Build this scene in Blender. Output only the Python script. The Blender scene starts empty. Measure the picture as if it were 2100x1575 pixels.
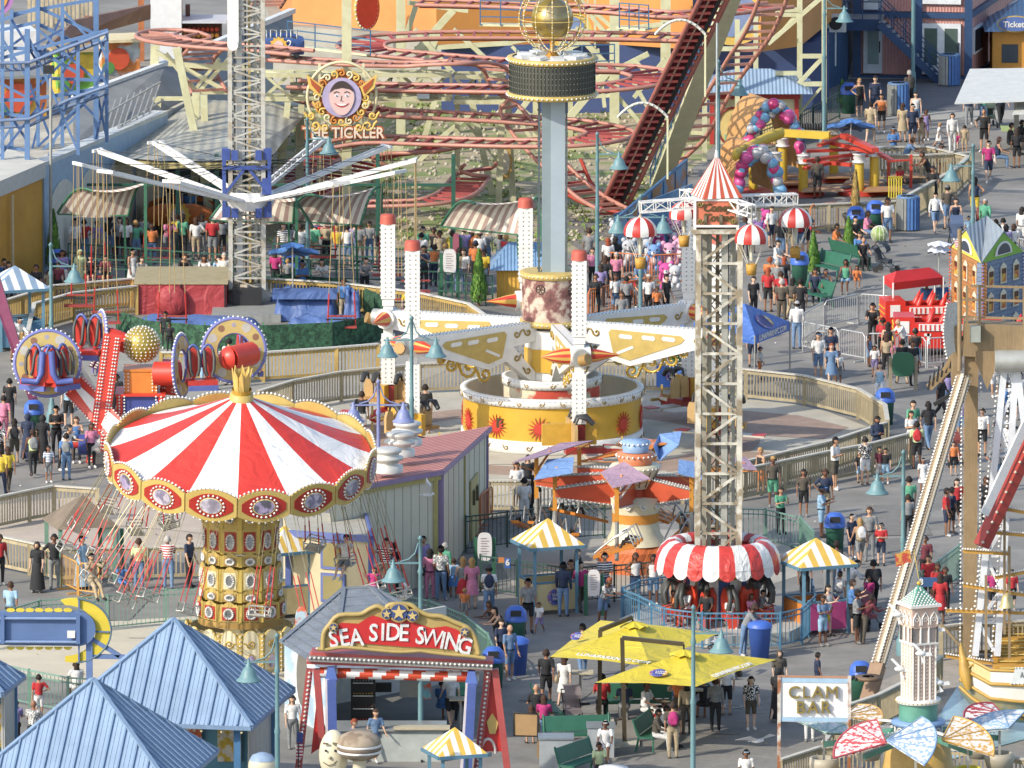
import bpy,math,random
from math import sin,cos,pi,radians as R,atan2,sqrt
from mathutils import Vector as Vc,Matrix
SC=bpy.context.scene
COL=SC.collection
H=67.6;FPX=23500.0;TH=math.atan(3887.5/FPX)
cd=bpy.data.cameras.new('camera');cam=bpy.data.objects.new('camera',cd);COL.objects.link(cam)
cam.location=(0,0,H);cam.rotation_euler=(pi/2-TH,0,0)
cd.sensor_width=36;cd.lens=36*FPX/2100;cd.clip_start=5;cd.clip_end=4000
SC.camera=cam
SUN_EL,SUN_AZ=R(33),R(38)
w=bpy.data.worlds.new('World');SC.world=w;w.use_nodes=True
nt=w.node_tree;bg=nt.nodes['Background'];sky=nt.nodes.new('ShaderNodeTexSky')
sky.sky_type='NISHITA';sky.sun_disc=False;sky.sun_elevation=SUN_EL
sky.sun_rotation=R(270)-SUN_AZ+0.0
sky.air_density=1.0;sky.dust_density=1.5
nt.links.new(sky.outputs[0],bg.inputs[0]);bg.inputs[1].default_value=0.15
ld=bpy.data.lights.new('sun','SUN');ld.energy=2.6;ld.angle=R(0.5);ld.color=(1,.92,.8)
lo=bpy.data.objects.new('sun',ld);COL.objects.link(lo)
lo.rotation_euler=Vc((-cos(SUN_EL)*cos(SUN_AZ),-cos(SUN_EL)*sin(SUN_AZ),sin(SUN_EL))).to_track_quat('Z','Y').to_euler()
SC.view_settings.view_transform='Standard';SC.view_settings.look='None'
SC.view_settings.exposure=0.8;SC.view_settings.gamma=1
RN=random.Random(7)
CT,ST=cos(TH),sin(TH)
def ray(px,py):
 u=(px-1050)/FPX;v=(py-787.5)/FPX
 return Vc((u,CT-v*ST,-ST-v*CT))
def at(px,py,z=0.0):
 d=ray(px,py);t=(H-z)/-d.z
 return Vc((d.x*t,d.y*t,z))
def V(px,py,Y):
 d=ray(px,py);t=Y/d.y
 return Vc((d.x*t,Y,H+d.z*t))
def K(px,py):return at(px,py,0)
def S(py):return FPX/(K(1050,py)-Vc((0,0,H))).length
MC={}
def lin(h):
 h=h.lstrip('#');o=[]
 for i in(0,2,4):
  c=int(h[i:i+2],16)/255;o.append(c/12.92 if c<=.04045 else((c+.055)/1.055)**2.4)
 g=(o[0]+o[1]+o[2])/3
 return[x*.92+g*.08 for x in o]
def M(hexc,rough=.5,metal=0.,var=.12,scale=3.,kind='',c2=None,p=8.):
 """procedural painted / weathered surface; kind adds stripes, planks, bricks, corrugation..."""
 key=(hexc,rough,metal,var,scale,kind,c2,p)
 if key in MC:return MC[key]
 m=bpy.data.materials.new('paint_'+(kind or 'plain'));m.use_nodes=True;MC[key]=m
 n=m.node_tree.nodes;L=m.node_tree.links;b=n['Principled BSDF']
 b.inputs['Roughness'].default_value=rough;b.inputs['Metallic'].default_value=metal
 c=[x*.82 for x in lin(hexc)]+[1]
 tc=n.new('ShaderNodeTexCoord');no=n.new('ShaderNodeTexNoise')
 no.inputs['Scale'].default_value=scale;no.inputs['Detail'].default_value=5;no.inputs['Roughness'].default_value=.65
 L.new(tc.outputs['Object'],no.inputs['Vector'])
 mr=n.new('ShaderNodeMapRange');mr.inputs[1].default_value=.3;mr.inputs[2].default_value=.72
 mr.inputs[3].default_value=1-var*1.3;mr.inputs[4].default_value=1+var*.7
 L.new(no.outputs[0],mr.inputs[0])
 mix=n.new('ShaderNodeMix');mix.data_type='RGBA';mix.blend_type='MULTIPLY';mix.inputs[0].default_value=1
 mix.inputs[6].default_value=c
 comb=n.new('ShaderNodeCombineColor')
 for i in range(3):L.new(mr.outputs[0],comb.inputs[i])
 L.new(comb.outputs[0],mix.inputs[7]);L.new(mix.outputs[2],b.inputs['Base Color'])
 def second(fac):
  mx=n.new('ShaderNodeMix');mx.data_type='RGBA';mx.inputs[6].default_value=c
  mx.inputs[7].default_value=[x*.82 for x in lin(c2)]+[1]
  L.new(fac,mx.inputs[0]);L.new(mx.outputs[2],mix.inputs[6]);return mx
 def bump(h,s=.5,d=.02):
  bp=n.new('ShaderNodeBump');bp.inputs['Strength'].default_value=s;bp.inputs['Distance'].default_value=d
  L.new(h,bp.inputs['Height']);L.new(bp.outputs[0],b.inputs['Normal'])
 if kind in('stripeX','stripeY','stripeZ','rib','ribY'):
  wv=n.new('ShaderNodeTexWave');wv.bands_direction={'stripeX':'X','rib':'X','stripeY':'Y','ribY':'Y','stripeZ':'Z'}[kind]
  wv.inputs['Scale'].default_value=p;wv.inputs['Distortion'].default_value=0
  L.new(tc.outputs['Object'],wv.inputs['Vector'])
  if kind[:3]=='rib':bump(wv.outputs[1],.9,.03)
  else:
   g=n.new('ShaderNodeMath');g.operation='GREATER_THAN';g.inputs[1].default_value=.5
   L.new(wv.outputs[1],g.inputs[0]);second(g.outputs[0])
 elif kind in('brick','wallbrick'):
  bk=n.new('ShaderNodeTexBrick');bk.inputs['Scale'].default_value=p
  bk.inputs['Color1'].default_value=c;bk.inputs['Color2'].default_value=[x*.8 for x in c[:3]]+[1]
  bk.inputs['Mortar'].default_value=[x*.82 for x in lin(c2)]+[1];bk.inputs['Mortar Size'].default_value=.012
  L.new(tc.outputs['Object'],bk.inputs['Vector']);L.new(bk.outputs[0],mix.inputs[6])
  if kind=='wallbrick':
   sx=n.new('ShaderNodeSeparateXYZ');ad=n.new('ShaderNodeMath');cx=n.new('ShaderNodeCombineXYZ');L.new(tc.outputs['Object'],sx.inputs[0]);L.new(sx.outputs[0],ad.inputs[0]);L.new(sx.outputs[1],ad.inputs[1]);L.new(ad.outputs[0],cx.inputs[0]);L.new(sx.outputs[2],cx.inputs[1]);L.new(cx.outputs[0],bk.inputs['Vector'])
 elif kind=='patch':
  n2=n.new('ShaderNodeTexNoise');n2.inputs['Scale'].default_value=p;n2.inputs['Detail'].default_value=6
  L.new(tc.outputs['Object'],n2.inputs['Vector'])
  g=n.new('ShaderNodeMapRange');g.inputs[1].default_value=.47;g.inputs[2].default_value=.56
  L.new(n2.outputs[0],g.inputs[0]);second(g.outputs[0]);bump(n2.outputs[0],.4,.03)
 elif kind=='fold':
  n2=n.new('ShaderNodeTexNoise');n2.inputs['Scale'].default_value=p;n2.inputs['Detail'].default_value=3;n2.inputs['Distortion'].default_value=1.2
  L.new(tc.outputs['Object'],n2.inputs['Vector']);bump(n2.outputs[0],1,.12)
 elif kind=='wood':
  mp=n.new('ShaderNodeMapping');mp.inputs['Scale'].default_value=(12,12,.8)
  n2=n.new('ShaderNodeTexNoise');n2.inputs['Scale'].default_value=p;n2.inputs['Detail'].default_value=6
  L.new(tc.outputs['Object'],mp.inputs[0]);L.new(mp.outputs[0],n2.inputs['Vector']);second(n2.outputs[0])
 elif kind=='grain':
  n2=n.new('ShaderNodeTexNoise');n2.inputs['Scale'].default_value=60;L.new(tc.outputs['Object'],n2.inputs['Vector']);bump(n2.outputs[0],.5,.02)
 return m
def OC(rough=.8,kind='cloth'):
 """cloth coloured per object (object colour), with fold shading put into the colour as noise"""
 key=('OC',rough,kind)
 if key in MC:return MC[key]
 m=bpy.data.materials.new(kind);m.use_nodes=True;MC[key]=m
 n=m.node_tree.nodes;L=m.node_tree.links;b=n['Principled BSDF'];b.inputs['Roughness'].default_value=rough
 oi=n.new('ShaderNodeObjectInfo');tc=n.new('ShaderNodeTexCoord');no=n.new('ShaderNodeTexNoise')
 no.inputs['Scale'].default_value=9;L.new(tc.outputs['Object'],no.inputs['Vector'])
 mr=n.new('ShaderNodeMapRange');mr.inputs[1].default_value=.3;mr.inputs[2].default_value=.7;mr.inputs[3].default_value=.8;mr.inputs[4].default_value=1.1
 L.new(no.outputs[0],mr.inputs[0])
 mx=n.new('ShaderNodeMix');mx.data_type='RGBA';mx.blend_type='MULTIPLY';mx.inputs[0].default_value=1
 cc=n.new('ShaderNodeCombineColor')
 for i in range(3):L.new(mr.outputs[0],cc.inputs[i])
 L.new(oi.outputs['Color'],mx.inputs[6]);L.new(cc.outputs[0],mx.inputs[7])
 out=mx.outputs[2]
 if kind in('striped_cloth','floral_cloth'):
  m2=n.new('ShaderNodeMix');m2.data_type='RGBA';m2.inputs[7].default_value=(.75,.74,.7,1)
  if kind=='striped_cloth':
   wv=n.new('ShaderNodeTexWave');wv.bands_direction='Z';wv.inputs['Scale'].default_value=4.2
   L.new(tc.outputs['Object'],wv.inputs['Vector']);src=wv.outputs[1];th=.55
  else:
   vo=n.new('ShaderNodeTexNoise');vo.inputs['Scale'].default_value=22;L.new(tc.outputs['Object'],vo.inputs['Vector']);src=vo.outputs[0];th=.54
  g=n.new('ShaderNodeMath');g.operation='GREATER_THAN';g.inputs[1].default_value=th
  L.new(src,g.inputs[0]);L.new(g.outputs[0],m2.inputs[0]);L.new(out,m2.inputs[6]);out=m2.outputs[2]
 L.new(out,b.inputs['Base Color'])
 return m
def glass(c='#2a3540',rough=.08):
 return M(c,rough,0,.1,2)
def frame(n):
 n=Vc(n).normalized();a=Vc((0,0,1))if abs(n.z)<.95 else Vc((0,1,0))
 u=a.cross(n).normalized();return u,n.cross(u)
class MB:
 def __init__(s):s.v=[];s.f=[];s.m=[];s.mats=[];s.sm=[]
 def add(s,vs,fs,m,smooth=False):
  if m not in s.mats:s.mats.append(m)
  k=s.mats.index(m);o=len(s.v)
  s.v+=[tuple(v)for v in vs]
  for f in fs:s.f.append([i+o for i in f]);s.m.append(k);s.sm.append(smooth)
  return s
 def box(s,c,d,m,rz=0):
  """c = centre of the base"""
  x,y,z=c;a,b,h=d[0]/2,d[1]/2,d[2];C,N=cos(rz),sin(rz);P=[]
  for k in(0,h):
   for i,j in((-a,-b),(a,-b),(a,b),(-a,b)):P.append((x+i*C-j*N,y+i*N+j*C,z+k))
  return s.add(P,[(3,2,1,0),(4,5,6,7),(0,1,5,4),(1,2,6,5),(2,3,7,6),(3,0,4,7)],m)
 def bar(s,p,q,w,m,h=None):
  p,q=Vc(p),Vc(q);h=h or w
  if(q-p).length<1e-5:return s
  u,v=frame(q-p);u=u*w/2;v=v*h/2
  P=[p-u-v,p+u-v,p+u+v,p-u+v,q-u-v,q+u-v,q+u+v,q-u+v]
  return s.add(P,[(3,2,1,0),(4,5,6,7),(0,1,5,4),(1,2,6,5),(2,3,7,6),(3,0,4,7)],m)
 def tube(s,p,q,r,m,n=8,r2=None,cap=True):
  p,q=Vc(p),Vc(q);r2=r if r2 is None else r2
  if(q-p).length<1e-5:return s
  u,v=frame(q-p);P=[]
  for c,rr in((p,r),(q,r2)):
   for i in range(n):a=2*pi*i/n;P.append(c+u*cos(a)*rr+v*sin(a)*rr)
  F=[(i,(i+1)%n,n+(i+1)%n,n+i)for i in range(n)]
  s.add(P,F,m,n>5)
  if cap:s.add(P,[tuple(range(n-1,-1,-1)),tuple(range(n,2*n))],m)
  return s
 def path(s,pts,r,m,n=6,closed=False):
  pts=[Vc(p)for p in pts];k=len(pts);P=[];pu=None
  for i,p in enumerate(pts):
   a=pts[(i-1)%k]if(i or closed)else p;b=pts[(i+1)%k]if(i<k-1 or closed)else p
   t=(b-a)
   if t.length<1e-6:t=Vc((0,0,1))
   t.normalize()
   if pu is None:u,v=frame(t)
   else:
    u=(pu-t*pu.dot(t));u=u.normalized()if u.length>1e-4 else frame(t)[0];v=t.cross(u)
   pu=u;rr=r[i]if isinstance(r,(list,tuple))else r
   for j in range(n):g=2*pi*j/n;P.append(p+u*cos(g)*rr+v*sin(g)*rr)
  F=[]
  for i in range(k if closed else k-1):
   for j in range(n):
    a,b=i*n,((i+1)%k)*n;F.append((a+j,a+(j+1)%n,b+(j+1)%n,b+j))
  s.add(P,F,m,True)
  if not closed:s.add(P,[tuple(range(n-1,-1,-1)),tuple(range((k-1)*n,k*n))],m)
  return s
 def lathe(s,prof,m,n=32,c=(0,0,0),ax=None,smooth=True,ms=None):
  """prof: (radius, height) list; ms: material per angular sector function"""
  c=Vc(c);A=Vc(ax).normalized()if ax else Vc((0,0,1));
  if ax:u,v=frame(A)
  else:u,v=Vc((1,0,0)),Vc((0,1,0))
  P=[]
  for r,z in prof:
   for j in range(n):g=2*pi*j/n;P.append(c+A*z+u*cos(g)*r+v*sin(g)*r)
  for i in range(len(prof)-1):
   for j in range(n):
    pass
  F=[(i*n+j,i*n+(j+1)%n,(i+1)*n+(j+1)%n,(i+1)*n+j)for i in range(len(prof)-1)for j in range(n)]
  if ms:
   groups={}
   for q,f in enumerate(F):groups.setdefault(ms(q%n),[]).append(f)
   for mm,fs in groups.items():
    idx=sorted({i for f in fs for i in f});mp={a:b for b,a in enumerate(idx)}
    s.add([P[i]for i in idx],[tuple(mp[i]for i in f)for f in fs],mm,smooth)
  else:s.add(P,F,m,smooth)
  return s
 def disc(s,c,r,m,n=24,ax=(0,0,1)):
  u,v=frame(ax);c=Vc(c)
  return s.add([c+u*cos(2*pi*j/n)*r+v*sin(2*pi*j/n)*r for j in range(n)],[tuple(range(n))],m)
 def ball(s,c,r,m,n=12,k=8,sc=(1,1,1)):
  c=Vc(c);P=[c+Vc((0,0,-r*sc[2]))];F=[]
  for i in range(1,k):
   a=-pi/2+pi*i/k
   for j in range(n):g=2*pi*j/n;P.append(c+Vc((cos(a)*cos(g)*r*sc[0],cos(a)*sin(g)*r*sc[1],sin(a)*r*sc[2])))
  P.append(c+Vc((0,0,r*sc[2])));e=len(P)-1
  for j in range(n):F.append((0,1+(j+1)%n,1+j));F.append((e,e-n+j,e-n+(j+1)%n))
  for i in range(k-2):
   for j in range(n):a,b=1+i*n,1+(i+1)*n;F.append((a+j,a+(j+1)%n,b+(j+1)%n,b+j))
  return s.add(P,F,m,True)
 def dots(s,pts,r,m=None):
  m=m or M('#f6f4ec',.35,0,.05)
  for c in pts:
   c=Vc(c);P=[c+Vc(d)*r for d in((1,0,0),(0,1,0),(-1,0,0),(0,-1,0),(0,0,1),(0,0,-1))]
   s.add(P,[(0,1,4),(1,2,4),(2,3,4),(3,0,4),(1,0,5),(2,1,5),(3,2,5),(0,3,5)],m,True)
  return s
 def poly(s,pts,m):return s.add(pts,[tuple(range(len(pts)))],m)
 def slab(s,pts,th,m,d=None,m2=None):
  """outline (3-D, planar) extruded by vector d*th"""
  pts=[Vc(p)for p in pts]
  if d is None:
   nn=Vc((0,0,0))
   for i in range(len(pts)):nn+=pts[i].cross(pts[(i+1)%len(pts)])
   d=nn.normalized()
  d=Vc(d).normalized()*th;n=len(pts)
  s.add(pts+[p+d for p in pts],[(i,(i+1)%n,n+(i+1)%n,n+i)for i in range(n)],m2 or m)
  s.add(pts,[tuple(range(n))],m);return s.add([p+d for p in pts],[tuple(range(n))],m)
 def build(s,name,parent=None,label=None,kind=None,bevel=0):
  me=bpy.data.meshes.new(name);me.from_pydata(s.v,[],s.f)
  for m in s.mats:me.materials.append(m)
  me.polygons.foreach_set('material_index',s.m);me.polygons.foreach_set('use_smooth',s.sm);me.update()
  o=bpy.data.objects.new(name,me);COL.objects.link(o)
  if parent is not None:
   r=parent;off=Vc((0,0,0))
   while r is not None:off+=r.location;r=r.parent
   me.transform(Matrix.Translation(-off));o.parent=parent
  if label:o['label']=label
  if kind:o['kind']=kind
  return o
def tag(o,label,cat,group=None,kind=None):
 o['label']=label;o['category']=cat
 if group:o['group']=group
 if kind:o['kind']=kind
 return o
def thing(name,label,cat,loc=(0,0,0),group=None):
 o=bpy.data.objects.new(name,None);COL.objects.link(o);o.location=loc;o.empty_display_size=.3
 return tag(o,label,cat,group)
def recentre(o):
 """origin of a one-mesh thing to its base"""
 vs=[v.co for v in o.data.vertices];n=len(vs)
 c=Vc((sum(v.x for v in vs)/n,sum(v.y for v in vs)/n,min(v.z for v in vs)))
 o.data.transform(Matrix.Translation(-c));o.location=c;return o
def dup(root,loc=None,rz=None,label=None,group=None,sc=None):
 r=root.copy();COL.objects.link(r)
 if loc is not None:r.location=loc
 if rz is not None:r.rotation_euler=(0,0,rz)
 if sc:r.scale=(sc,sc,sc)
 if label:r['label']=label
 if group:r['group']=group
 for ch in list(root.children):
  c=ch.copy();COL.objects.link(c);c.parent=r
  for g in list(ch.children):
   d=g.copy();COL.objects.link(d);d.parent=c
 return r
def text(_,body,p,size,m,parent=None,name='lettering',rx=pi/2,rz=0,ex=.01,bold=.0,align='CENTER',sx=1.,shear=0.,sp=1.):
 cu=bpy.data.curves.new(name,'FONT');cu.body=body;cu.size=size;cu.align_x=align;cu.align_y='CENTER'
 cu.extrude=ex;cu.space_character=sp;cu.offset=bold;cu.shear=shear;cu.resolution_u=3
 t=bpy.data.objects.new('tmp',cu);COL.objects.link(t);bpy.context.view_layer.update()
 dg=bpy.context.evaluated_depsgraph_get();me=bpy.data.meshes.new_from_object(t.evaluated_get(dg))
 bpy.data.objects.remove(t);me.materials.clear();me.materials.append(m)
 o=bpy.data.objects.new(name,me);COL.objects.link(o)
 rot=rx if isinstance(rx,Matrix)else(Matrix.Rotation(rz,4,'Z')@Matrix.Rotation(rx,4,'X'))
 me.transform(Matrix.Translation(Vc(p))@rot@Matrix.Diagonal((sx,1,1,1)))
 if parent is not None:
  r=parent;off=Vc((0,0,0))
  while r is not None:off+=r.location;r=r.parent
  me.transform(Matrix.Translation(-off));o.parent=parent
 return o
def circ(c,r,n,a0=0,a1=2*pi,u=(1,0,0),v=(0,1,0)):
 c,u,v=Vc(c),Vc(u),Vc(v);k=n if abs(a1-a0-2*pi)<1e-6 else n-1
 return[c+u*cos(a0+(a1-a0)*i/k)*r+v*sin(a0+(a1-a0)*i/k)*r for i in range(n)]
def along(p,q,step):
 p,q=Vc(p),Vc(q);n=max(1,int((q-p).length/step));return[p.lerp(q,(i+.5)/n)for i in range(n)]
def truss(mb,p,q,w,m,r=.03,step=1.,up=(0,0,1),rb=None):
 """square lattice beam from p to q"""
 p,q=Vc(p),Vc(q);t=(q-p).normalized();a=Vc(up).cross(t).normalized()*w/2;b=t.cross(a).normalized()*w/2
 cs=[a+b,-a+b,-a-b,a-b];n=max(1,round((q-p).length/step))
 for c in cs:mb.bar(p+c,q+c,r*2,m)
 for k in range(n):
  s,e=p.lerp(q,k/n),p.lerp(q,(k+1)/n)
  for j in range(4):
   c,d=cs[j],cs[(j+1)%4]
   if k%2:c,d=d,c
   mb.bar(s+c,e+d,(rb or r*.7)*2,m);mb.bar(e+cs[j],e+cs[(j+1)%4],(rb or r*.7)*2,m)
 return mb
WHITE=M('#f1f0ea',.4,0,.08);BULB=M('#fbf9f2',.3,0,.03);GOLD=M('#d9b13b',.35,.35,.15);GOLDP=M('#cfb25c',.5,0,.12)
RED=M('#cc3026',.45,0,.12);TEAL=M('#6f9a9c',.5,0,.1);STEEL=M('#b9bab3',.4,.3,.15);DARK=M('#2b2c2e',.6,0,.2)
GREEN=M('#2f6a4f',.5,0,.15);BLUEP=M('#4a78a0',.5,0,.15);PALE=M('#e2e0b4',.5,0,.1,1.5);WOODY=M('#d7b765',.7,0,.2,2,'wood','#a98a45',3.)
WOODG=M('#c9bb97',.75,0,.2,2,'wood','#9d8e6c',3.);BROWNW=M('#ac946c',.75,0,.2,1,'wood','#8a7250',2.)
def gsheet(name,px,m,z,sub=None):
 b=MB();b.poly([at(x,y,z)if sub is None else Vc((x,y,z))for x,y in px],m)
 o=b.build(name);o['kind']='structure';return o
def asphalt():
 return M('#96928a',.85,0,.2,.5,'patch','#8b8880',.28)
ASPH=asphalt();CONC=M('#c6bfac',.85,0,.14,.5,'grain');BRK=M('#b59a86',.85,0,.15,1,'brick','#9a8674',4.)
gsheet('ground',[(-900,200),(900,200),(900,1600),(-900,1600)],ASPH,0,1)
c0=K(1132,903)
def ell(c,r,z,n=64):return[(c.x+r*cos(2*pi*i/n),c.y+r*sin(2*pi*i/n))for i in range(n)]
def ring(name,c,r0,r1,z,m,n=72,kind='structure'):
 b=MB();P=[]
 for i in range(n):
  a=2*pi*i/n;P+=[(c.x+r0*cos(a),c.y+r0*sin(a),z),(c.x+r1*cos(a),c.y+r1*sin(a),z)]
 b.add(P,[(2*i,2*i+1,(2*i+3)%(2*n),(2*i+2)%(2*n))for i in range(n)],m)
 o=b.build(name);o['kind']=kind;return o
gsheet('ride_deck_pavement',[(560,845),(700,815),(860,800),(1000,795),(1200,795),(1420,800),(1560,812),(1700,845),(1805,885),(1790,925),(1650,962),(1500,1003),(1300,1042),(1000,1045),(790,1020),(600,960)],CONC,.006)
ring('brick_paving',c0,5.6,7.3,.012,BRK)
gsheet('brick_paving',[(1330,850),(1480,838),(1640,852),(1740,876),(1690,900),(1500,890)],BRK,.016)
gsheet('brick_paving',[(1330,945),(1500,925),(1650,930),(1560,965),(1400,985)],BRK,.017)
gsheet('swing_deck_pavement',[(-60,1300),(150,1278),(430,1262),(640,1300),(690,1370),(560,1440),(330,1440),(160,1400),(-60,1370)],M('#d9cfb6',.85,0,.12,.6,'grain'),.008)
gsheet('spin_ride_pavement',[(-60,1040),(150,1020),(430,1020),(560,1075),(540,1130),(200,1120),(-60,1100)],M('#c8b8a4',.85,0,.12,.6,'grain'),.008)
gsheet('flyer_deck_pavement',[(150,720),(400,690),(800,700),(960,740),(820,800),(500,830),(200,800)],M('#a8a59a',.85,0,.12,.6,'grain'),.008)
gsheet('glider_deck_pavement',[(1010,1120),(1130,1090),(1420,1085),(1620,1120),(1640,1180),(1450,1240),(1250,1230),(1050,1200)],M('#b9b3a4',.85,0,.12,.6,'grain'),.010)
gsheet('paver_walk',[(1560,1440),(1700,1372),(1830,1330),(2160,1300),(2160,1640),(1180,1640),(1330,1560)],M('#97938a',.85,0,.14,1,'brick','#7f7b72',3.),.006)
gsheet('paver_walk',[(1800,1400),(1960,1330),(2160,1310),(2160,1400),(1850,1490)],M('#b3a999',.85,0,.12,1,'brick','#978d7e',3.),.012)
gsheet('pond_water',[(1890,1520),(1965,1405),(2160,1395),(2160,1500),(1940,1560)],M('#8fb4c0',.2,0,.2,1.),.03)
gsheet('concrete_path',[(1760,228),(2200,225),(2200,245),(1820,245),(1780,238)],M('#b3b0a4',.85,0,.1,.8,'grain'),.006)
gsheet('concrete_path',[(1735,152),(1990,152),(1998,160),(1740,162)],M('#c4c0b2',.85,0,.1,.8,'grain'),.006)
gsheet('dark_asphalt_patch',[(1738,162),(2120,160),(2120,228),(1750,226)],M('#6f7175',.9,0,.1,.8,'grain'),.004)
gsheet('gravel_lot',[(-40,470),(240,380),(500,200),(1250,170),(1500,240),(1440,330),(1260,470),(1230,520),(900,520),(560,500)],M('#b7a98a',.95,0,.2,2.5,'patch','#8a9a58',.55),.006)
g=MB();gm=M('#7d9a45',.9,0,.3,2);gm2=M('#a9ad62',.9,0,.3,2)
for i in range(2600):
 px=RN.uniform(560,1400);py=RN.uniform(215,500)
 if sin(px*.021+py*.03)+sin(px*.05-py*.017)<.35:continue
 p=K(px,py)
 for k in range(4):
  a=RN.uniform(0,6.3);r=RN.uniform(.05,.22);h=RN.uniform(.06,.2)
  g.add([p+Vc((cos(a)*r,sin(a)*r,.01)),p+Vc((cos(a+.9)*r,sin(a+.9)*r,.01)),p+Vc((cos(a+.4)*r*1.6,sin(a+.4)*r*1.6,h))],[(0,1,2)],gm if k%2 else gm2)
g.build('grass',label='green grass growing in the gravel under the coaster',kind='stuff')['category']='grass'
st=MB();sm_=M('#c9bfa6',.95,0,.2,2)
for i in range(1500):
 p=K(RN.uniform(560,1420),RN.uniform(215,505));r=RN.uniform(.04,.13)
 st.dots([p+Vc((0,0,r*.3))],r,sm_)
o=st.build('loose_stones',kind='stuff');tag(o,'loose pale stones lying under the coaster tracks','stones',None,'stuff')
def ext(b,pts,z0,z1,m,mtop=None):
 P=[Vc((p[0],p[1],z0))for p in pts];n=len(P);Q=[Vc((p[0],p[1],z1))for p in pts]
 b.add(P+Q,[(i,(i+1)%n,n+(i+1)%n,n+i)for i in range(n)],m);b.poly(Q,mtop or m);b.poly(P,m)
def pxy(px,py,z=0):p=at(px,py,z);return(p.x,p.y)
def yellow_hall():
 A,B,C_,D=pxy(88,560),pxy(-150,668),pxy(-260,600),pxy(-40,510)
 t=thing('yellow_building','yellow walled building with white flat roof edge at the left border','building',(A[0],A[1],0))
 b=MB();ext(b,[A,B,C_,D],0,3.75,M('#e2a52a',.6,0,.12,.8));b.build('wall',t)
 b=MB();ext(b,[(A[0]+.15,A[1]-.2),(B[0]+.1,B[1]-.3),C_,D],3.75,4.35,M('#cfcec6',.6,0,.1),M('#d8d5c8',.8,0,.15,.6));b.build('roof',t)
 b=MB();p=at(27,590,0);b.tube(p+Vc((.0,-.25,0)),p+Vc((0,-.25,3.6)),.06,M('#d9c79a',.5),8);b.build('drain_pipe',t)
yellow_hall()
def arcade_wall():
 A,B=at(92,558),at(345,445)
 t=thing('arcade_wall','pale blue wall with arched openings running back beside the station','wall',A)
 d=(B-A).normalized();n=Vc((d.y,-d.x,0));L=(B-A).length;b=MB()
 bl=M('#a9c2d6',.7,0,.1);
 b.slab([A,B,B+Vc((0,0,4.1)),A+Vc((0,0,4.1))],.35,bl,-n);b.build('wall',t)
 for k in range(4):
  a=MB();c=A+d*(L*(.14+k*.23));out=[c-d*1.5,c+d*1.5]+[c+Vc((0,0,2.2))+d*cos(g)*1.5+Vc((0,0,sin(g)*1.1))for g in[i*pi/10 for i in range(11)]]
  a.slab([p+n*.02 for p in out],.03,M('#e6e1cf',.7,0,.1),n);a.build('arch',t)
 b=MB();b.slab([A+Vc((0,0,4.1)),B+Vc((0,0,4.1)),B+Vc((0,0,4.25)),A+Vc((0,0,4.25))],.6,M('#d5d9d6',.6),-n);b.build('roof_edge',t)
arcade_wall()
def low_roof():
 z=4.0;P=[pxy(-60,352,z),pxy(92,342,z),pxy(345,228,z),pxy(560,120,z),pxy(560,80,z),pxy(200,225,z),pxy(-60,275,z)]
 t=thing('flat_roof_hall','long low hall with pale tarred roof behind the blue arcade wall','building',(P[1][0],P[1][1],0))
 b=MB();ext(b,P,0,z,M('#a9b4ba',.8,0,.15,.8),M('#d4ccb8',.9,0,.25,.5,'patch','#b7b1a0',.3));b.build('wall',t)
 b=MB();A,B,C2=Vc((*pxy(150,292,z),z+.02)),Vc((*pxy(300,245,z),z+.02)),Vc((*pxy(600,95,z),z+.02));gr=M('#8e9190',.8,0,.2,.6)
 D,E_,F=Vc((*pxy(150,245,z),0)),Vc((*pxy(330,190,z),0)),Vc((*pxy(600,70,z),0))
 top=[V(150,200,D.y),V(340,130,E_.y),V(600,22,F.y)]
 b.add([A,B,C2,top[2],top[1],top[0]],[(0,1,4,5),(1,2,3,4)],gr)
 b.add([top[0],top[1],top[2],top[2]+Vc((0,3,-2)),top[1]+Vc((0,3,-2)),top[0]+Vc((0,3,-2))],[(0,1,4,3+2),(1,2,3,4)],gr);b.build('sloping_parapet',t)
 b=MB();b.bar(top[0],top[1],.28,M('#e9eae6',.5),.2);b.bar(top[1],top[2],.28,M('#e9eae6',.5),.2);b.build('coping',t)
 b=MB()
 for k in range(8):
  x=215+k*13;b.bar(V(x,275-k*6,A.y+2),V(x+22,205-k*5,A.y+6),.05,STEEL)
 b.bar(V(215,235,A.y+3),V(330,168,A.y+5),.06,STEEL);b.bar(V(220,275,A.y+2),V(335,205,A.y+5),.06,STEEL);b.build('stacked_rails',t)
low_roof()
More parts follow.
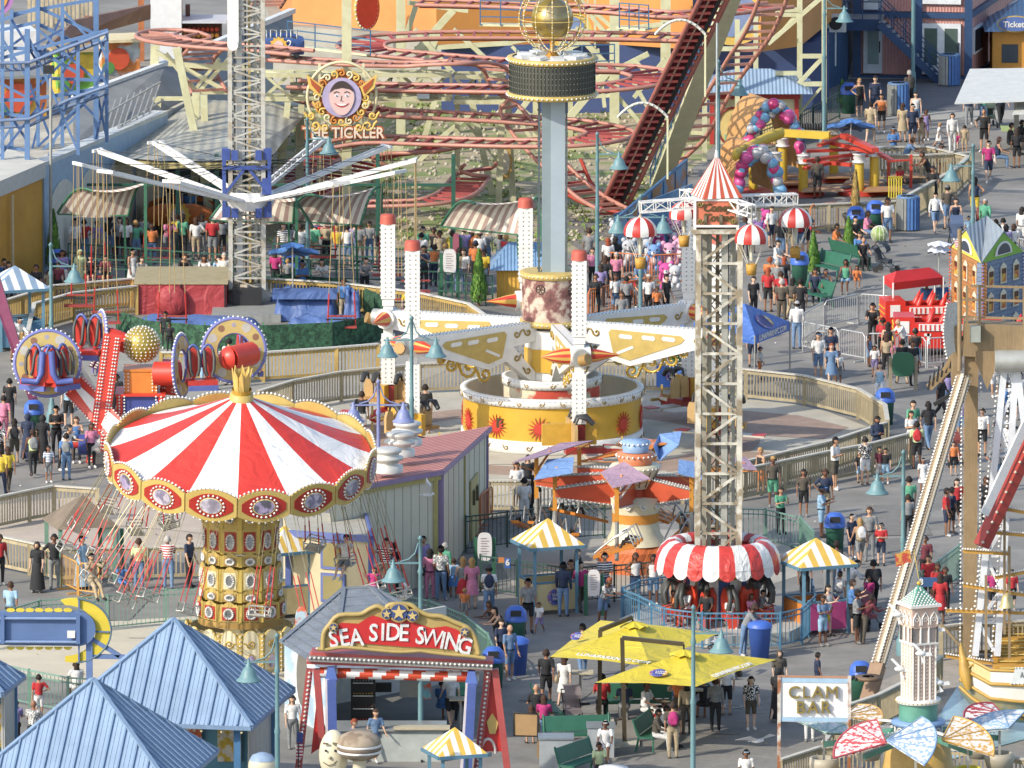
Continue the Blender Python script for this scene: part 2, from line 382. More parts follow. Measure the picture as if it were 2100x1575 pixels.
def station():
 t=thing('ride_station','coaster station shed with rusty curved corrugated roof on pale posts','station',K(330,440))
 cor=M('#c6c3b0',.5,.2,.25,.8,'rib',None,.8)
 b=MB();pts=[]
 for i,(x0,y0,x1,y1,z)in enumerate([(190,318,330,205,3.6),(330,330,440,205,4.2),(480,330,560,210,4.3),(560,318,625,235,3.9)]):
  pts.append(at(x0,y0,z-.5));pts.append(at(x1,y1,z))
 b.add(pts,[(0,2,3,1),(2,4,5,3),(4,6,7,5)],cor);b.build('roof',t)
 b=MB();b.add([p+Vc((0,-.05,-.06))for p in(pts[0],pts[2],pts[4],pts[6])]+[p+Vc((0,-.05,-.3))for p in(pts[0],pts[2],pts[4],pts[6])],[(0,1,5,4),(1,2,6,5),(2,3,7,6)],M('#b9a96a',.6));b.build('gutter',t)
 for x,y in((230,450),(330,445),(575,440),(612,430)):
  q=at(x,y);b=MB();b.bar(q,q+Vc((0,0,3.6)),.22,PALE);b.build('post',t)
 b=MB();q=[at(180,452),at(560,432)];b.slab([q[0],q[1],q[1]+Vc((0,0,2.4)),q[0]+Vc((0,0,2.4))],.2,M('#3c4f52',.7,0,.2),(0,1,0));b.build('back_wall',t)
station()
def orange_hall():
 t=thing('arcade_building','orange and blue arcade building behind the coaster','building',K(1150,232))
 orr=M('#dd943f',.6,0,.1,.6);blu=M('#46598a',.6,0,.12,.8)
 P=[pxy(905,232),pxy(1370,232),pxy(1700,225),pxy(1700,120),pxy(905,120)]
 b=MB();ext(b,P,0,2.9,blu);b.build('wall',t)
 P2=[pxy(895,236),pxy(1375,236),pxy(1640,300),pxy(1745,240),pxy(1745,115),pxy(895,120)]
 b=MB();b.slab([Vc((*p,2.9))for p in P2[:0]]or[Vc((*pxy(895,238),2.9)),Vc((*pxy(1190,226),2.9)),Vc((*pxy(1420,242),2.9)),Vc((*pxy(1420,120),2.9)),Vc((*pxy(895,120),2.9))],3.6,orr,(0,0,1));b.build('upper_wall',t)
 for x in(985,1195,1310):
  q=at(x,231.5);b=MB();b.box((q.x,q.y-.03,.1),(1.9,.08,2.2),M('#d98a2a',.5,0,.1,1,'stripeZ','#c27a22',4));b.build('shutter',t)
 for x,y,r in((1500,30,1.6),(1165,60,1.0)):
  q=V(x,y,K(x,240).y-1.9 if x>1300 else K(x,231).y-.9);b=MB();b.slab(circ(q,r,28,u=(1,0,0),v=(0,0,.8)),.08,M('#e7c35a',.5),(0,-1,0));b.slab(circ(q+Vc((0,-.09,0)),r*.72,28,u=(1,0,0),v=(0,0,.8)),.03,M('#7f95c0',.5),(0,-1,0));b.build('emblem',t)
orange_hall()
def left_orange():
 t=thing('amusement_hall','orange hall with concrete wall and white pipe behind the coaster car','building',K(760,180))
 b=MB();P=[pxy(560,175),pxy(905,200),pxy(905,120),pxy(540,120)]
 ext(b,P,0,2.6,M('#a9a79c',.8,0,.25,.5));b.build('concrete_wall',t)
 b=MB();ext(b,[pxy(600,172),pxy(905,196),pxy(905,100),pxy(540,100)],2.6,6.5,M('#dd9248',.6,0,.12,.6));b.build('upper_wall',t)
 b=MB();q,r=at(540,176,2.55),at(735,182,2.55);b.tube(q+Vc((0,-.3,0)),r+Vc((0,-.3,0)),.1,WHITE,8);b.tube(q+Vc((0,-.3,-.7)),r+Vc((0,-.3,-.7)),.1,WHITE,8);b.build('white_pipe',t)
 q=V(752,18,K(752,190).y-1.5);b=MB();b.slab(circ(q,.85,28,u=(.55,.3,0),v=(0,0,1)),.12,M('#c23a22',.5));b.path(circ(q,.85,28,u=(.55,.3,0),v=(0,0,1)),.09,GOLDP,6,True)
 b.dots(circ(q+Vc((0,-.1,0)),.85,26,u=(.55,.3,0),v=(0,0,1)),.05);b.build('wheel_sign',t)
left_orange()
def dark_containers():
 t=thing('container_store','dark blue corrugated container building in the shade beside the pink one','building',K(1690,195))
 b=MB();ext(b,[pxy(1648,206),pxy(1738,165),pxy(1762,60),pxy(1660,60)],0,3.2,M('#34577e',.6,0,.15,1,'rib',None,2.2));b.build('wall',t)
 b=MB();ext(b,[pxy(1560,262),pxy(1640,250),pxy(1725,178),pxy(1735,60),pxy(1500,60)],3.2,6.0,M('#dd943f',.6,0,.1,.6));b.build('upper_wall',t)
 q=V(1713,62,K(1713,190).y-.2);b=MB();b.box((q.x,q.y-.45,q.z),(.9,.4,.75),M('#d8d8d2',.5));b.slab(circ((q.x,q.y-.66,q.z+.38),.28,16,u=(1,0,0),v=(0,0,1)),.02,DARK,(0,-1,0))
 b.tube((q.x,q.y-.3,q.z),(q.x,q.y-.3,q.z-1.5),.04,WHITE,6);b.build('air_conditioner',t)
dark_containers()
def pink_containers():
 A,B,C_=at(1757,158),at(1985,162),at(2085,92)
 t=thing('pink_container_building','two storey building of pink containers with navy frame and outside stair','building',A)
 pk=M('#d79a8e',.6,0,.12,1,'rib',None,2.4);nv=M('#2f4f78',.5,0,.12);u=(B-A).normalized();w_=(C_-B).normalized();hh=2.75;Lf=(B-A).length;Ls=(C_-B).length
 D=A+(C_-B)
 for lv in range(3):
  b=MB();ext(b,[A,B,C_,D],lv*hh+.14,lv*hh+hh-.12,pk);b.build('wall',t)
  b=MB();z=lv*hh
  for p,q in((A,B),(B,C_),(C_,D),(D,A)):
   b.bar(p+Vc((0,0,z)),q+Vc((0,0,z)),.3,nv,.24)
  for p in(A,B,C_,A+u*Lf*.55):b.bar(p+Vc((0,-.02,z)),p+Vc((0,-.02,z+hh)),.34,nv)
  b.build('steel_frame',t)
  def door(s0,w,h,z0,nm='door',lab=None,glassy=True):
   b=MB();c=A+u*s0;n=Vc((u.y,-u.x,0))
   R0=lambda a,b_,zz0,zz1,d:[c+u*a+n*d+Vc((0,0,zz0)),c+u*b_+n*d+Vc((0,0,zz0)),c+u*b_+n*d+Vc((0,0,zz1)),c+u*a+n*d+Vc((0,0,zz1))]
   b.slab(R0(0,w,z0,z0+h,.02),.14,M('#e9edee',.4),n)
   k=2 if w>1.4 else 1;ww=w/k
   for i in range(k):b.slab(R0(i*ww+.18,i*ww+ww-.14,z0+.3*(h>1.6)+.1,z0+h-.2,.165),.02,glass('#9fb2ac' if k==1 else '#5d6f66'),n)
   o=b.build(nm,t);
   if nm=='door':
    b=MB();b.bar(c+u*(w-.1)+n*.2+Vc((0,0,z0+.9)),c+u*(w-.1)+n*.2+Vc((0,0,z0+1.4)),.05,DARK);b.build('handle',o)
  door(.3,.8,2.2,z+.2);door(2.75,1.75,2.2 if lv<1 else 1.9,z+.2+(.3 if lv else 0))
  for s0 in(.25,1.5,2.7):
   n=Vc((w_.y,-w_.x,0));c=B+w_*(s0/3.4*Ls)
   R1=lambda a,b_,zz0,zz1,d:[c+w_*a+n*d+Vc((0,0,zz0)),c+w_*b_+n*d+Vc((0,0,zz0)),c+w_*b_+n*d+Vc((0,0,zz1)),c+w_*a+n*d+Vc((0,0,zz1))]
   b=MB();ww=Ls*.17;b.slab(R1(0,ww,z+.95,z+2.1,.02),.1,M('#e9edee',.4),n);f=b.build('window',t)
   b=MB();b.slab(R1(.12,ww*.48,z+1.05,z+2.0,.125),.02,glass(),n);b.slab(R1(ww*.54,ww-.12,z+1.05,z+2.0,.125),.02,glass(),n);b.build('pane',f)
 b=MB();n=Vc((u.y,-u.x,0));S0=A+u*1.15+n*1.3+Vc((0,0,hh));E=at(1937,158)+n*1.1
 b.slab([A-u*.4+Vc((0,0,hh-.1))+n*.1,A+u*1.2+Vc((0,0,hh-.1))+n*.1,A+u*1.2+n*1.7+Vc((0,0,hh-.1)),A-u*.4+n*1.7+Vc((0,0,hh-.1))],.12,M('#9da4a6',.7),(0,0,1))
 b.bar(A-u*.4+n*1.7+Vc((0,0,hh-.25)),A+u*1.2+n*1.7+Vc((0,0,hh-.25)),.12,nv,.5);b.build('landing',t)
 b=MB();Wd=n*.8
 for o_ in(Vc((0,0,0)),Wd):b.bar(S0+o_-Vc((0,0,.15)),E+o_,.08,nv,.32)
 b.build('stair_stringer',t)
 b=MB()
 for k in range(13):c=S0.lerp(E,(k+.5)/13);b.box((c.x+Wd.x/2,c.y+Wd.y/2,c.z),(.3,.8,.04),M('#a9b0b2',.6))
 b.build('steps',t)
 b=MB()
 for o_ in(Vc((0,0,0)),Wd):
  for hz in(.55,1.0):b.bar(S0+o_+Vc((0,0,hz)),E+o_+Vc((0,0,hz)),.045,nv)
  for k in range(6):c=S0.lerp(E,k/5)+o_;b.bar(c,c+Vc((0,0,1.0)),.045,nv)
 for hz in(.4,.75,1.05):b.bar(A-u*.4+n*1.7+Vc((0,0,hh+hz)),A+u*1.2+n*1.7+Vc((0,0,hh+hz)),.045,nv)
 for k in range(3):c=A-u*.4+u*.8*k+n*1.7+Vc((0,0,hh));b.bar(c,c+Vc((0,0,1.05)),.05,nv)
 b.build('handrail',t)
pink_containers()
def ticket_booth():
 t=thing('ticket_booth','orange ticket booth with blue roof at the right edge of the upper path','booth',K(2075,150))
 A=at(2035,152);b=MB();og=M('#e09a2e',.6,0,.1)
 ext(b,[(A.x,A.y),(A.x+2.6,A.y),(A.x+2.6,A.y+3),(A.x,A.y+3)],0,1.9,og);b.build('wall',t)
 b=MB();b.box((A.x+.75,A.y-.02,.5),(.7,.04,.8),glass('#4b555c'));b.build('window',t)
 b=MB();ap=Vc((A.x+1.3,A.y+1.5,3.1));q=[Vc((A.x-.35,A.y-.4,1.9)),Vc((A.x+3,A.y-.4,1.9)),Vc((A.x+3,A.y+3.4,1.9)),Vc((A.x-.35,A.y+3.4,1.9))]
 b.add(q+[ap],[(0,1,4),(1,2,4),(2,3,4),(3,0,4),(3,2,1,0)],M('#8fb0cf',.5,0,.1,1,'rib',None,1.6));b.build('roof',t)
 c=Vc((A.x+.95,A.y-.45,2.25));b=MB()
 for e,(rx,m)in enumerate(((.78,GOLDP),(.72,M('#5b77b8',.5)))):b.slab([c+Vc((cos(a)*rx,-e*.04,sin(a)*(.36-e*.05)))for a in[i*pi/14 for i in range(28)]],.05,m,(0,-1,0))
 sg=b.build('sign',t);text(None,'Tickets',c+Vc((0,-.11,-.02)),.36,WHITE,sg,bold=.008)
ticket_booth()
def clutter_left():
 def panel(name,lab,cat,px,py,w,h,z,m,rz=0,th=.2):
  q=at(px,py,z);b=MB();b.box((q.x,q.y,q.z),(w,th,h),m,rz);o=b.build(name);recentre(o);tag(o,lab,cat);return o
 def booth(lab,px,py,w,h,m1,m2,z=0):
  q=at(px,py,z);t=thing('mural_booth',lab,'booth',q);b=MB();b.box(q,(w,1.6,h),m1,.25);b.build('wall',t)
  b=MB();b.box(q+Vc((0,-.2,h)),(w+.4,2.2,.12),m2,.25);b.build('roof',t)
  b=MB();b.slab(circ(q+Vc((.1,-.9,h*.5)),w*.28,16,u=(.97,.25,0),v=(0,0,1)),.06,M('#d9542c',.6),(0.25,-.97,0));b.slab(circ(q+Vc((-w*.2,-1.0,h*.25)),w*.16,12,u=(.97,.25,0),v=(0,0,1)),.08,M('#5c9a4a',.6),(0.25,-.97,0));b.build('mural',t)
 booth('bright yellow and green mural booth behind the blue steel frame',148,190,1.6,1.9,M('#e8c832',.6,0,.3,2,'patch','#6fb03f',1.2),M('#b7a27a',.7))
 booth('pale blue mural booth with orange beach scene behind the blue steel frame',240,150,1.7,1.5,M('#c7d9de',.6,0,.3,2,'patch','#e08a3c',1.5),M('#e8dcae',.7))
 booth('orange and red game booth under a torn roof at the far left',35,235,2.2,1.7,M('#c9692c',.6,0,.3,2,'patch','#e3b23a',2.),M('#8d8f8c',.7))
 t=thing('awning_row','rusty brown slatted awning roof above the mural booths','awning',at(200,60));q=[at(95,95,2.2),at(305,38,2.2),at(305,8,3.0),at(150,40,3.0)]
 b=MB();b.slab(q,.1,M('#a58a78',.7,0,.2,1,'stripeY','#8a7264',2.));b.build('roof',t)
 for x,y in((180,175),(290,125)):b=MB();p=at(x,y);b.bar(p,p+Vc((0,0,3)),.26,M('#b06a3a',.7,0,.2));b.build('post',t)
 t=thing('white_kiosk','tall plain white kiosk wall behind the coaster hairpin','kiosk',at(342,125));q=at(342,122);b=MB();b.box(q,(1.35,1.8,2.9),M('#dde3e6',.6,0,.08));b.build('wall',t);b=MB();b.box(q+Vc((.9,.9,.3)),(.2,.3,2),M('#6b4f44',.7));b.build('door',t)
 t=thing('prize_stall','game stall hung with rows of orange and green prizes','stall',at(410,118));q=at(415,118);b=MB();b.box(q,(1.7,1.2,1.6),M('#5b3f38',.8,0,.2));b.build('wall',t);b=MB()
 for i in range(8):
  for j in range(5):b.ball(q+Vc((-.75+i*.2,-.66,.25+j*.27)),.11,M(('#e7a33c','#c94a2c','#7fae4a')[(i*3+j)%3],.6),6,4)
 b.build('prizes',t);b=MB();b.box(q+Vc((0,-.4,1.7)),(2.2,2.2,.1),M('#c3ccd6',.6));b.build('roof',t)
 t=thing('red_container','white and red striped freight container at the left edge','container',at(25,118));q=at(22,118);b=MB();b.box(q,(2.0,2.4,1.3),M('#e6e9ea',.6),.2);b.build('body',t);b=MB();b.box(q+Vc((-.35,-1.22,.1)),(1.2,.08,1.1),M('#d0552e',.6,0,.1,1,'stripeX','#e9e4da',3),.2);b.build('slatted_side',t)
 t=thing('striped_disc_sign','orange and purple round sign cut by the top left corner','sign',at(-12,60));q=V(-14,-8,at(0,300).y);b=MB();b.slab(circ(q,.85,30,u=(1,0,0),v=(0,0,1)),.15,M('#b779bf',.5),(0,-1,0));b.build('outer_ring',t);b=MB();b.slab(circ(q+Vc((0,-.16,0)),.62,30,u=(1,0,0),v=(0,0,1)),.05,M('#e8a33a',.5),(0,-1,0));b.build('centre',t)
 t=thing('beige_facade','torn beige slatted facade behind the left steel frame','facade',at(90,60));b=MB()
 for k in range(16):p=at(60+k*9,48+(k%3)*4,0);b.box(p,(.14,.1,1.4+(k%4)*.25),M('#c8bb9c',.8,0,.2))
 b.build('slats',t)
clutter_left()
def steel_frame():
 t=thing('blue_coaster_structure','tall blue steel coaster frame with crossed braces at top left','coaster structure',at(110,330,4));bl=M('#6187b8',.5,0,.15,2);bd=M('#41659b',.5,0,.15,2)
 Yf=at(100,335,4.2).y;Yb=Yf+5
 cols=[(5,Yf,335,-30),(56,Yf,345,60),(78,Yb,300,-30),(160,Yf,318,88),(197,Yb,285,-30),(219,Yb-2,292,62),(128,Yb,300,10),(24,Yb,300,20)]
 for i,(x,Y,y0,y1)in enumerate(cols):
  b=MB();b.bar(V(x,y0,Y),V(x,y1,Y),.14 if i not in(1,4)else.2,bl);b.build('column',t)
 beams=[(0,98,1,60,100),(0,120,0,222,62),(0,205,0,60,205),(56,205,0,222,178),(0,232,0,60,240),(56,242,0,222,178),(56,130,0,160,85),(160,85,1,219,62),(20,30,1,197,-2),(0,42,1,80,15),(78,15,1,197,70),(80,50,1,160,90),(0,300,0,56,308),(56,205,1,197,185),(0,62,1,78,45),(78,160,1,219,165),(56,90,0,160,150),(80,310,1,160,312)]
 for j,(x0,y0,k,x1,y1)in enumerate(beams):b=MB();Y=(Yb if k else Yf)+.09+j*.013;b.bar(V(x0,y0,Y),V(x1,y1,Y),.12,bl);b.build('beam',t)
 dg=[(56,70,160,310),(160,95,56,200),(0,170,56,200),(0,320,78,220),(56,340,160,235),(78,300,197,190),(197,70,219,120),(219,70,197,130),(197,130,219,175),(219,130,197,175),(197,180,219,285),(219,185,197,285),(78,60,197,165),(128,30,78,130),(128,20,197,95),(24,40,78,130),(0,110,56,70),(56,100,128,60),(100,320,160,150),(60,330,90,210),(5,80,56,160),(5,210,56,290),(5,290,56,210),(56,160,110,300),(128,150,160,100),(128,170,197,240),(128,250,197,180)]
 for i,(x0,y0,x1,y1)in enumerate(dg):Y=(Yf,Yb,(Yf+Yb)/2)[i%3]+i*.017;b=MB();b.bar(V(x0,y0,Y),V(x1,y1,Y),.09,bd if i%2 else bl);b.build('brace',t)
 b=MB()
 for dy in(0,14):
  b.path([V(x,y+dy,Yf-.2+dy*.08)for x,y in((-10,130),(60,128),(120,105),(222,66))],.07,M('#7188ad',.5),6)
  b.path([V(x,y+dy,Yf-.2+dy*.08)for x,y in((-10,248),(60,244),(140,205),(222,176))],.07,M('#7188ad',.5),6)
 for k in range(14):x=10+k*16;b.bar(V(x,128-max(0,x-60)*.38,Yf),V(x+3,142-max(0,x-60)*.38,Yf+1),.05,bl)
 b.build('track',t)
 q=V(104,440,K(104,560).y);f=thing('floodlight_pole','thin grey pole with square floodlight before the blue steel frame','floodlight',q)
 b=MB();b.tube(K(104,560),V(104,160,K(104,560).y),.06,STEEL,6);b.build('pole',f);b=MB();p=V(100,140,K(104,560).y);b.box(p-Vc((0,0,.2)),(.42,.25,.3),DARK);b.build('lamp_head',f)
steel_frame()
def scroll(b,c,u,v,r,m,w=.06,turns=1.6,flip=1,tail=1.2):
 """flat spiral scroll in the plane u,v"""
 pts=[]
 for i in range(14):k=i/13;a=-turns*2*pi*(1-k);rr=r*(.18+.82*k);pts.append(Vc(c)+Vc(u)*cos(a)*rr*flip+Vc(v)*sin(a)*rr)
 e=pts[-1];pts+=[e+Vc(v)*r*.5*tail*.5+Vc(u)*flip*r*.1,e+Vc(v)*r*tail*.7+Vc(u)*flip*r*.6]
 b.path(pts,w,m,5)
SUNM=M('#d43a22',.45)
def star(c,u,v,n,r0,r1,rot=0):
 return[Vc(c)+Vc(u)*cos(rot+pi*i/n)*(r1 if i%2==0 else r0)+Vc(v)*sin(rot+pi*i/n)*(r1 if i%2==0 else r0)for i in range(2*n)]
def aero_ride():
 c=K(1132,903);t=thing('tower_ride','tall grey column ride topped by a golden globe over a yellow sunburst drum','ride',c)
 Y=c.y;zz=lambda py:V(1132,py,Y).z
 yel=M('#dcae2c',.3,0,.1,1.);cream=M('#d9d2b4',.6,0,.12,1.);R0=3.13;h=zz(791)
 b=MB();b.lathe([(R0,0),(R0+.07,.02),(R0+.07,.45),(R0,.46)],WHITE,64,c);
 for k in range(24):
  a=2*pi*k/24;q=c+Vc((cos(a)*(R0+.09),sin(a)*(R0+.09),.24));u=Vc((-sin(a),cos(a),0));scroll(b,q,u,(0,0,1),.1,M('#a8862c',.5),.018,1,1 if k%2 else-1)
 b.build('base_band',t)
 b=MB();b.lathe([(R0,.46),(R0,h-.3)],yel,64,c);b.build('drum_wall',t)
 for k in range(12):
  a=-pi/2+(k-.5)*pi/6+.12;q=c+Vc((cos(a)*(R0+.012),sin(a)*(R0+.012),h*.47));u=Vc((-sin(a),cos(a),0));n=Vc((cos(a),sin(a),0))
  b=MB();b.slab(star(q,u,(0,0,1),16,.16,.44),.03,SUNM,n);b.build('sunburst',t)
 b=MB();a=-pi/2-.62;b.box(c+Vc((cos(a)*(R0+.02),sin(a)*(R0+.02),h*.45)),(.26,.05,.34),M('#4b3f22',.5),a+pi/2);b.build('notice_plate',t)
 b=MB();b.lathe([(R0,h-.3),(R0+.09,h-.29),(R0+.09,h),(R0-.12,h+.02),(R0-.13,.3)],WHITE,64,c)
 b.dots(circ(c+Vc((0,0,h-.05)),R0+.11,110),.022,M('#8f8f86',.5));b.dots(circ(c+Vc((0,0,h-.25)),R0+.11,110),.022,M('#8f8f86',.5))
 for k in range(26):
  a=2*pi*k/26;q=c+Vc((cos(a)*(R0+.1),sin(a)*(R0+.1),h-.16));u=Vc((-sin(a),cos(a),0));scroll(b,q,u,(0,0,1),.08,M('#a8862c',.5),.016,1,1 if k%2 else-1)
 b.build('rim',t)
 b=MB();b.lathe([(R0-.14,h),(R0-.14,.35),(1.75,.33)],cream,64,c);b.build('inner_wall',t)
 h2=zz(768);b=MB();b.lathe([(1.7,.3),(1.7,h2-.28)],M('#cf4a33',.5,0,.1,1,'patch','#e4d9b8',1.3),48,c);b.build('inner_drum',t)
 b=MB();b.lathe([(1.7,h2-.3),(1.76,h2-.29),(1.76,h2),(1.62,h2+.02),(1.6,.5),(.2,.5)],WHITE,48,c);b.dots(circ(c+Vc((0,0,h2-.05)),1.78,60),.022,M('#8f8f86',.5));b.dots(circ(c+Vc((0,0,h2-.25)),1.78,60),.022,M('#8f8f86',.5))
 for k in range(12):
  a=2*pi*k/12;q=c+Vc((cos(a)*1.77,sin(a)*1.77,h2-.15));scroll(b,q,Vc((-sin(a),cos(a),0)),(0,0,1),.08,M('#a8862c',.5),.016,1,1 if k%2 else-1)
 b.build('inner_rim',t)
 zt=zz(672);b=MB();b.lathe([(.92,.5),(.92,zz(755)),(.86,zz(755)),],WHITE,8,c,smooth=False);b.lathe([(.95,zz(712)),(.95,zt),(.3,zt+.05)],WHITE,8,c,smooth=False);b.build('hub',t)
 b=MB();b.lathe([(.98,zz(757)),(.98,zz(710))],yel,8,c,smooth=False);b.build('hub_panel',t)
 zb,z1=zz(662),zz(566);st=M('#a06a64',.5,0,.5,2.6,'patch','#cdb8a4',2.6)
 b=MB();b.lathe([(1.06,zb),(1.06,z1)],st,48,c);b.build('picture_drum',t)
 for k in(1,3,4):
  a=-pi/2+(-1.1,-.4,.25,.7,1.2)[k];u=Vc((-sin(a),cos(a),0));n=Vc((cos(a),sin(a),0));q=c+n*1.068+Vc((0,0,(zb+z1)/2+(-.1,.5,-.15,.45,-.5)[k]))
  b=MB();rr=(.3,.16,.36,.2,.16)[k];b.path(circ(q,rr,20,u=u,v=(0,0,.6 if k in(0,2)else 1)),.022,M('#5b4238',.7),4,True)
  if k in(1,3,4):
   for j in range(6):g=j*pi/3;b.bar(q,q+u*cos(g)*rr+Vc((0,0,sin(g)*rr)),.03,M('#5b4238',.7))
  b.build('painted_gear' if k in(1,3,4)else 'painted_airship',t)
 for z in(zb-.04,z1):
  b=MB();b.lathe([(1.06,z-.02),(1.13,z),(1.13,z+.18),(1.0,z+.2),(.4,z+.2)],GOLDP,48,c);b.dots(circ(c+Vc((0,0,z+.09)),1.14,40),.035);b.build('trim_ring',t)
 zr=zz(197);b=MB();col=M('#8fa0a6',.45,.1,.12,.6)
 b.box(c+Vc((-.1,0,z1)),(.52,.8,zr-z1+.2),col);b.box(c+Vc((.2,-.32,z1)),(.5,.18,zr-z1+.2),M('#a9bac4',.45,.1,.1,.6));b.box(c+Vc((.2,.3,z1)),(.52,.2,zr-z1+.2),col)
 b.build('column',t)
 b=MB()
 for x in(-.46,-.3,.5):b.bar(c+Vc((x,-.36,z1)),c+Vc((x,-.36,zr)),.07,M('#5f6a6c',.5,.2))
 for k in range(24):b.box(c+Vc((-.46,-.3,z1+.3+k*(zr-z1)/25)),(.12,.2,.04),M('#5f6a6c',.5,.2))
 b.build('guide_rails',t)
 zt=zz(117);Rr=1.5;b=MB();b.lathe([(Rr,zr+.1),(Rr,zt-.1)],M('#55584f',.4,.3,.15,1),64,c);b.dots([c+Vc((cos(a)*(Rr+.01),sin(a)*(Rr+.01),zr+.2+j*(zt-zr-.4)/5))for j in range(6)for a in[2*pi*i/72 for i in range(72)]],.018,M('#d9d7c5',.4))
 for i in range(72):a=2*pi*i/72;b.bar(c+Vc((cos(a)*Rr,sin(a)*Rr,zr+.1)),c+Vc((cos(a)*Rr,sin(a)*Rr,zt-.1)),.03,M('#33352f',.5,.2))
 b.build('lamp_drum',t)
 for z,nm in((zr,'lower_ring'),(zt-.14,'upper_ring')):
  b=MB();b.lathe([(Rr-.1,z-.03),(Rr+.05,z),(Rr+.08,z+.16),(Rr-.1,z+.18)],GOLDP,64,c);b.dots(circ(c+Vc((0,0,z+.08)),Rr+.09,56),.042)
  if nm=='upper_ring':b.disc(c+Vc((0,0,z+.13)),Rr-.05,WHITE,48)
  else:b.disc(c+Vc((0,0,z)),Rr-.05,STEEL,48)
  b.build(nm,t)
 b=MB()
 for k in range(9):a=k*.7;b.box(c+Vc((cos(a)*.95,sin(a)*.95,zt)),(.55,.4,.12),M('#dfe0dc',.4,0,.15),a)
 b.build('roof_hatches',t)
 zg=zz(38);gold=M('#d8b64c',.28,.75,.25,.9,'patch','#b8a77a',.8);b=MB();b.lathe([(.3,zt),(.1,zt+.25),(.07,zt+.3),(.1,zg-.7)],M('#c8902a',.4,.4),16,c);b.build('globe_stand',t)
 b=MB();b.ball(c+Vc((0,0,zg)),.74,gold,28,18);b.build('globe',t)
 for k in range(6):
  a=k*pi/6;u=Vc((cos(a),sin(a),0));b=MB();P=circ(c+Vc((0,0,zg)),1.16,40,u=u,v=(0,0,1));b.path(P,.02,GOLDP,5,True);b.dots(P,.035);b.build('cage_hoop',t)
 for z in(-.55,0,.55):
  b=MB();rr=sqrt(1.16**2-z*z);P=circ(c+Vc((0,0,zg+z)),rr,40);b.path(P,.018,GOLDP,5,True);b.build('cage_ring',t)
 for k in range(6):
  a=R(-81.5+60*k);u=Vc((cos(a),sin(a),0));n=Vc((-sin(a),cos(a),0));z0=4.0
  P=lambda r,z:c+u*r+Vc((0,0,z))
  b=MB();out=[P(.85,z0+.3),P(5.9,z0+.28),P(6.25,z0+.1),P(6.2,z0-.35),P(5.4,z0-.45),P(3.0,z0-1.15),P(2.2,z0-.95),P(.9,z0-1.9),P(.9,z0-2.35+.9),P(1.9,z0-.45),P(.85,z0-.35)]
  b.slab([p-n*.2 for p in out],.4,WHITE,n);b.dots([P(1.+i*.16,z0+.31)+n*s_*.17 for i in range(32)for s_ in(-1,1)],.028,M('#a9a9a2',.5));arm=b.build('arm',t)
  b=MB()
  for s_ in(-1,1):
   o=n*s_*.205;pan=[P(2.3,z0+.12),P(4.9,z0+.02),P(5.05,z0-.1),P(4.9,z0-.25),P(3.0,z0-.95),P(2.4,z0-.8),P(2.2,z0)]
   b.slab([p+o for p in pan],.02,GOLDP,n*s_)
   for r0 in(2.55,3.4,4.15):b.slab([P(r0+.1,z0-.2+.02)+o*1.12,P(r0+.5,z0-.2)+o*1.12,P(r0+.56,z0-.13)+o*1.12,P(r0+.5,z0-.05)+o*1.12,P(r0+.1,z0-.03)+o*1.12,P(r0+.04,z0-.1)+o*1.12],.01,WHITE,n*s_)
   b.slab([P(2.5,z0-.68)+o*1.12,P(3.1,z0-.42)+o*1.12,P(3.16,z0-.5)+o*1.12,P(2.56,z0-.76)+o*1.12],.01,WHITE,n*s_)
   for r0,z_,f in((1.25,0,1),(1.75,-.02,-1),(5.5,-.1,1),(1.25,-1.35,1),(1.75,-.85,-1)):scroll(b,P(r0,z0+z_)+o*1.1,u,(0,0,1),.14,M('#a8892e',.5),.03,1,f)
  b.build('gold_panel',arm)
  b=MB()
  for r0,z_,rr in((3.7,-1.0,.42),(4.5,-.85,.26),(3.0,-1.35,.28),(4.95,-.6,.18)):scroll(b,P(r0,z0+z_),u,(0,0,1),rr,GOLD,.055,1.3,1 if rr>.27 else-1);b.dots([P(r0,z0+z_)+u*cos(g)*rr+Vc((0,0,sin(g)*rr))-n*.07 for g in[i*.5 for i in range(12)]],.03)
  b.build('scrollwork',arm)
  q=P(6.2,z0);wv=.26
  b=MB();b.bar(q+Vc((0,0,3.35)),q+Vc((0,0,.7)),.5,WHITE);b.bar(q+Vc((0,0,.7)),q+Vc((0,0,.45)),.42,WHITE);b.bar(q+Vc((0,0,.45)),q+Vc((0,0,-.6)),.34,WHITE);b.bar(q+Vc((0,0,-.6)),q+Vc((0,0,-2.35)),.48,WHITE)
  pb=b.build('upright_beam',t)
  b=MB();fu,fv=frame(Vc((0,0,1)))
  for z_ in[.8+.16*i for i in range(16)]+[-2.25+.16*i for i in range(10)]:
   for d in((1,0),(-1,0),(0,1),(0,-1)):
    for s_ in(-.1,.1):
     dd=Vc((d[0],d[1],0));e=Vc((-d[1],d[0],0));b.dots([q+dd*(.25 if z_>0 else.24)+e*s_+Vc((0,0,z_))],.04,M('#c9c8c0',.35,.1))
  b.build('bulbs',pb)
  b=MB();b.lathe([(.3,3.35),(.28,3.4),(.27,3.6),(.24,3.68),(.0,3.7)],M('#c4553f',.6,0,.1),12,q);b.build('red_cap',pb)
  b=MB();rk=M('#dfb04a',.4,0,.1)
  cols=(M('#d63a1e',.4),rk)
  b.lathe([(.3,.3),(.29,.6),(.2,.95),(.0,1.35)],rk,16,q,ax=-n,ms=lambda j:cols[j%2]);b.lathe([(.26,.35),(.2,.7),(0,1.45)],M('#c22a3a',.4),16,q,ax=n,ms=lambda j:cols[j%3==0]);b.build('rocket',pb)
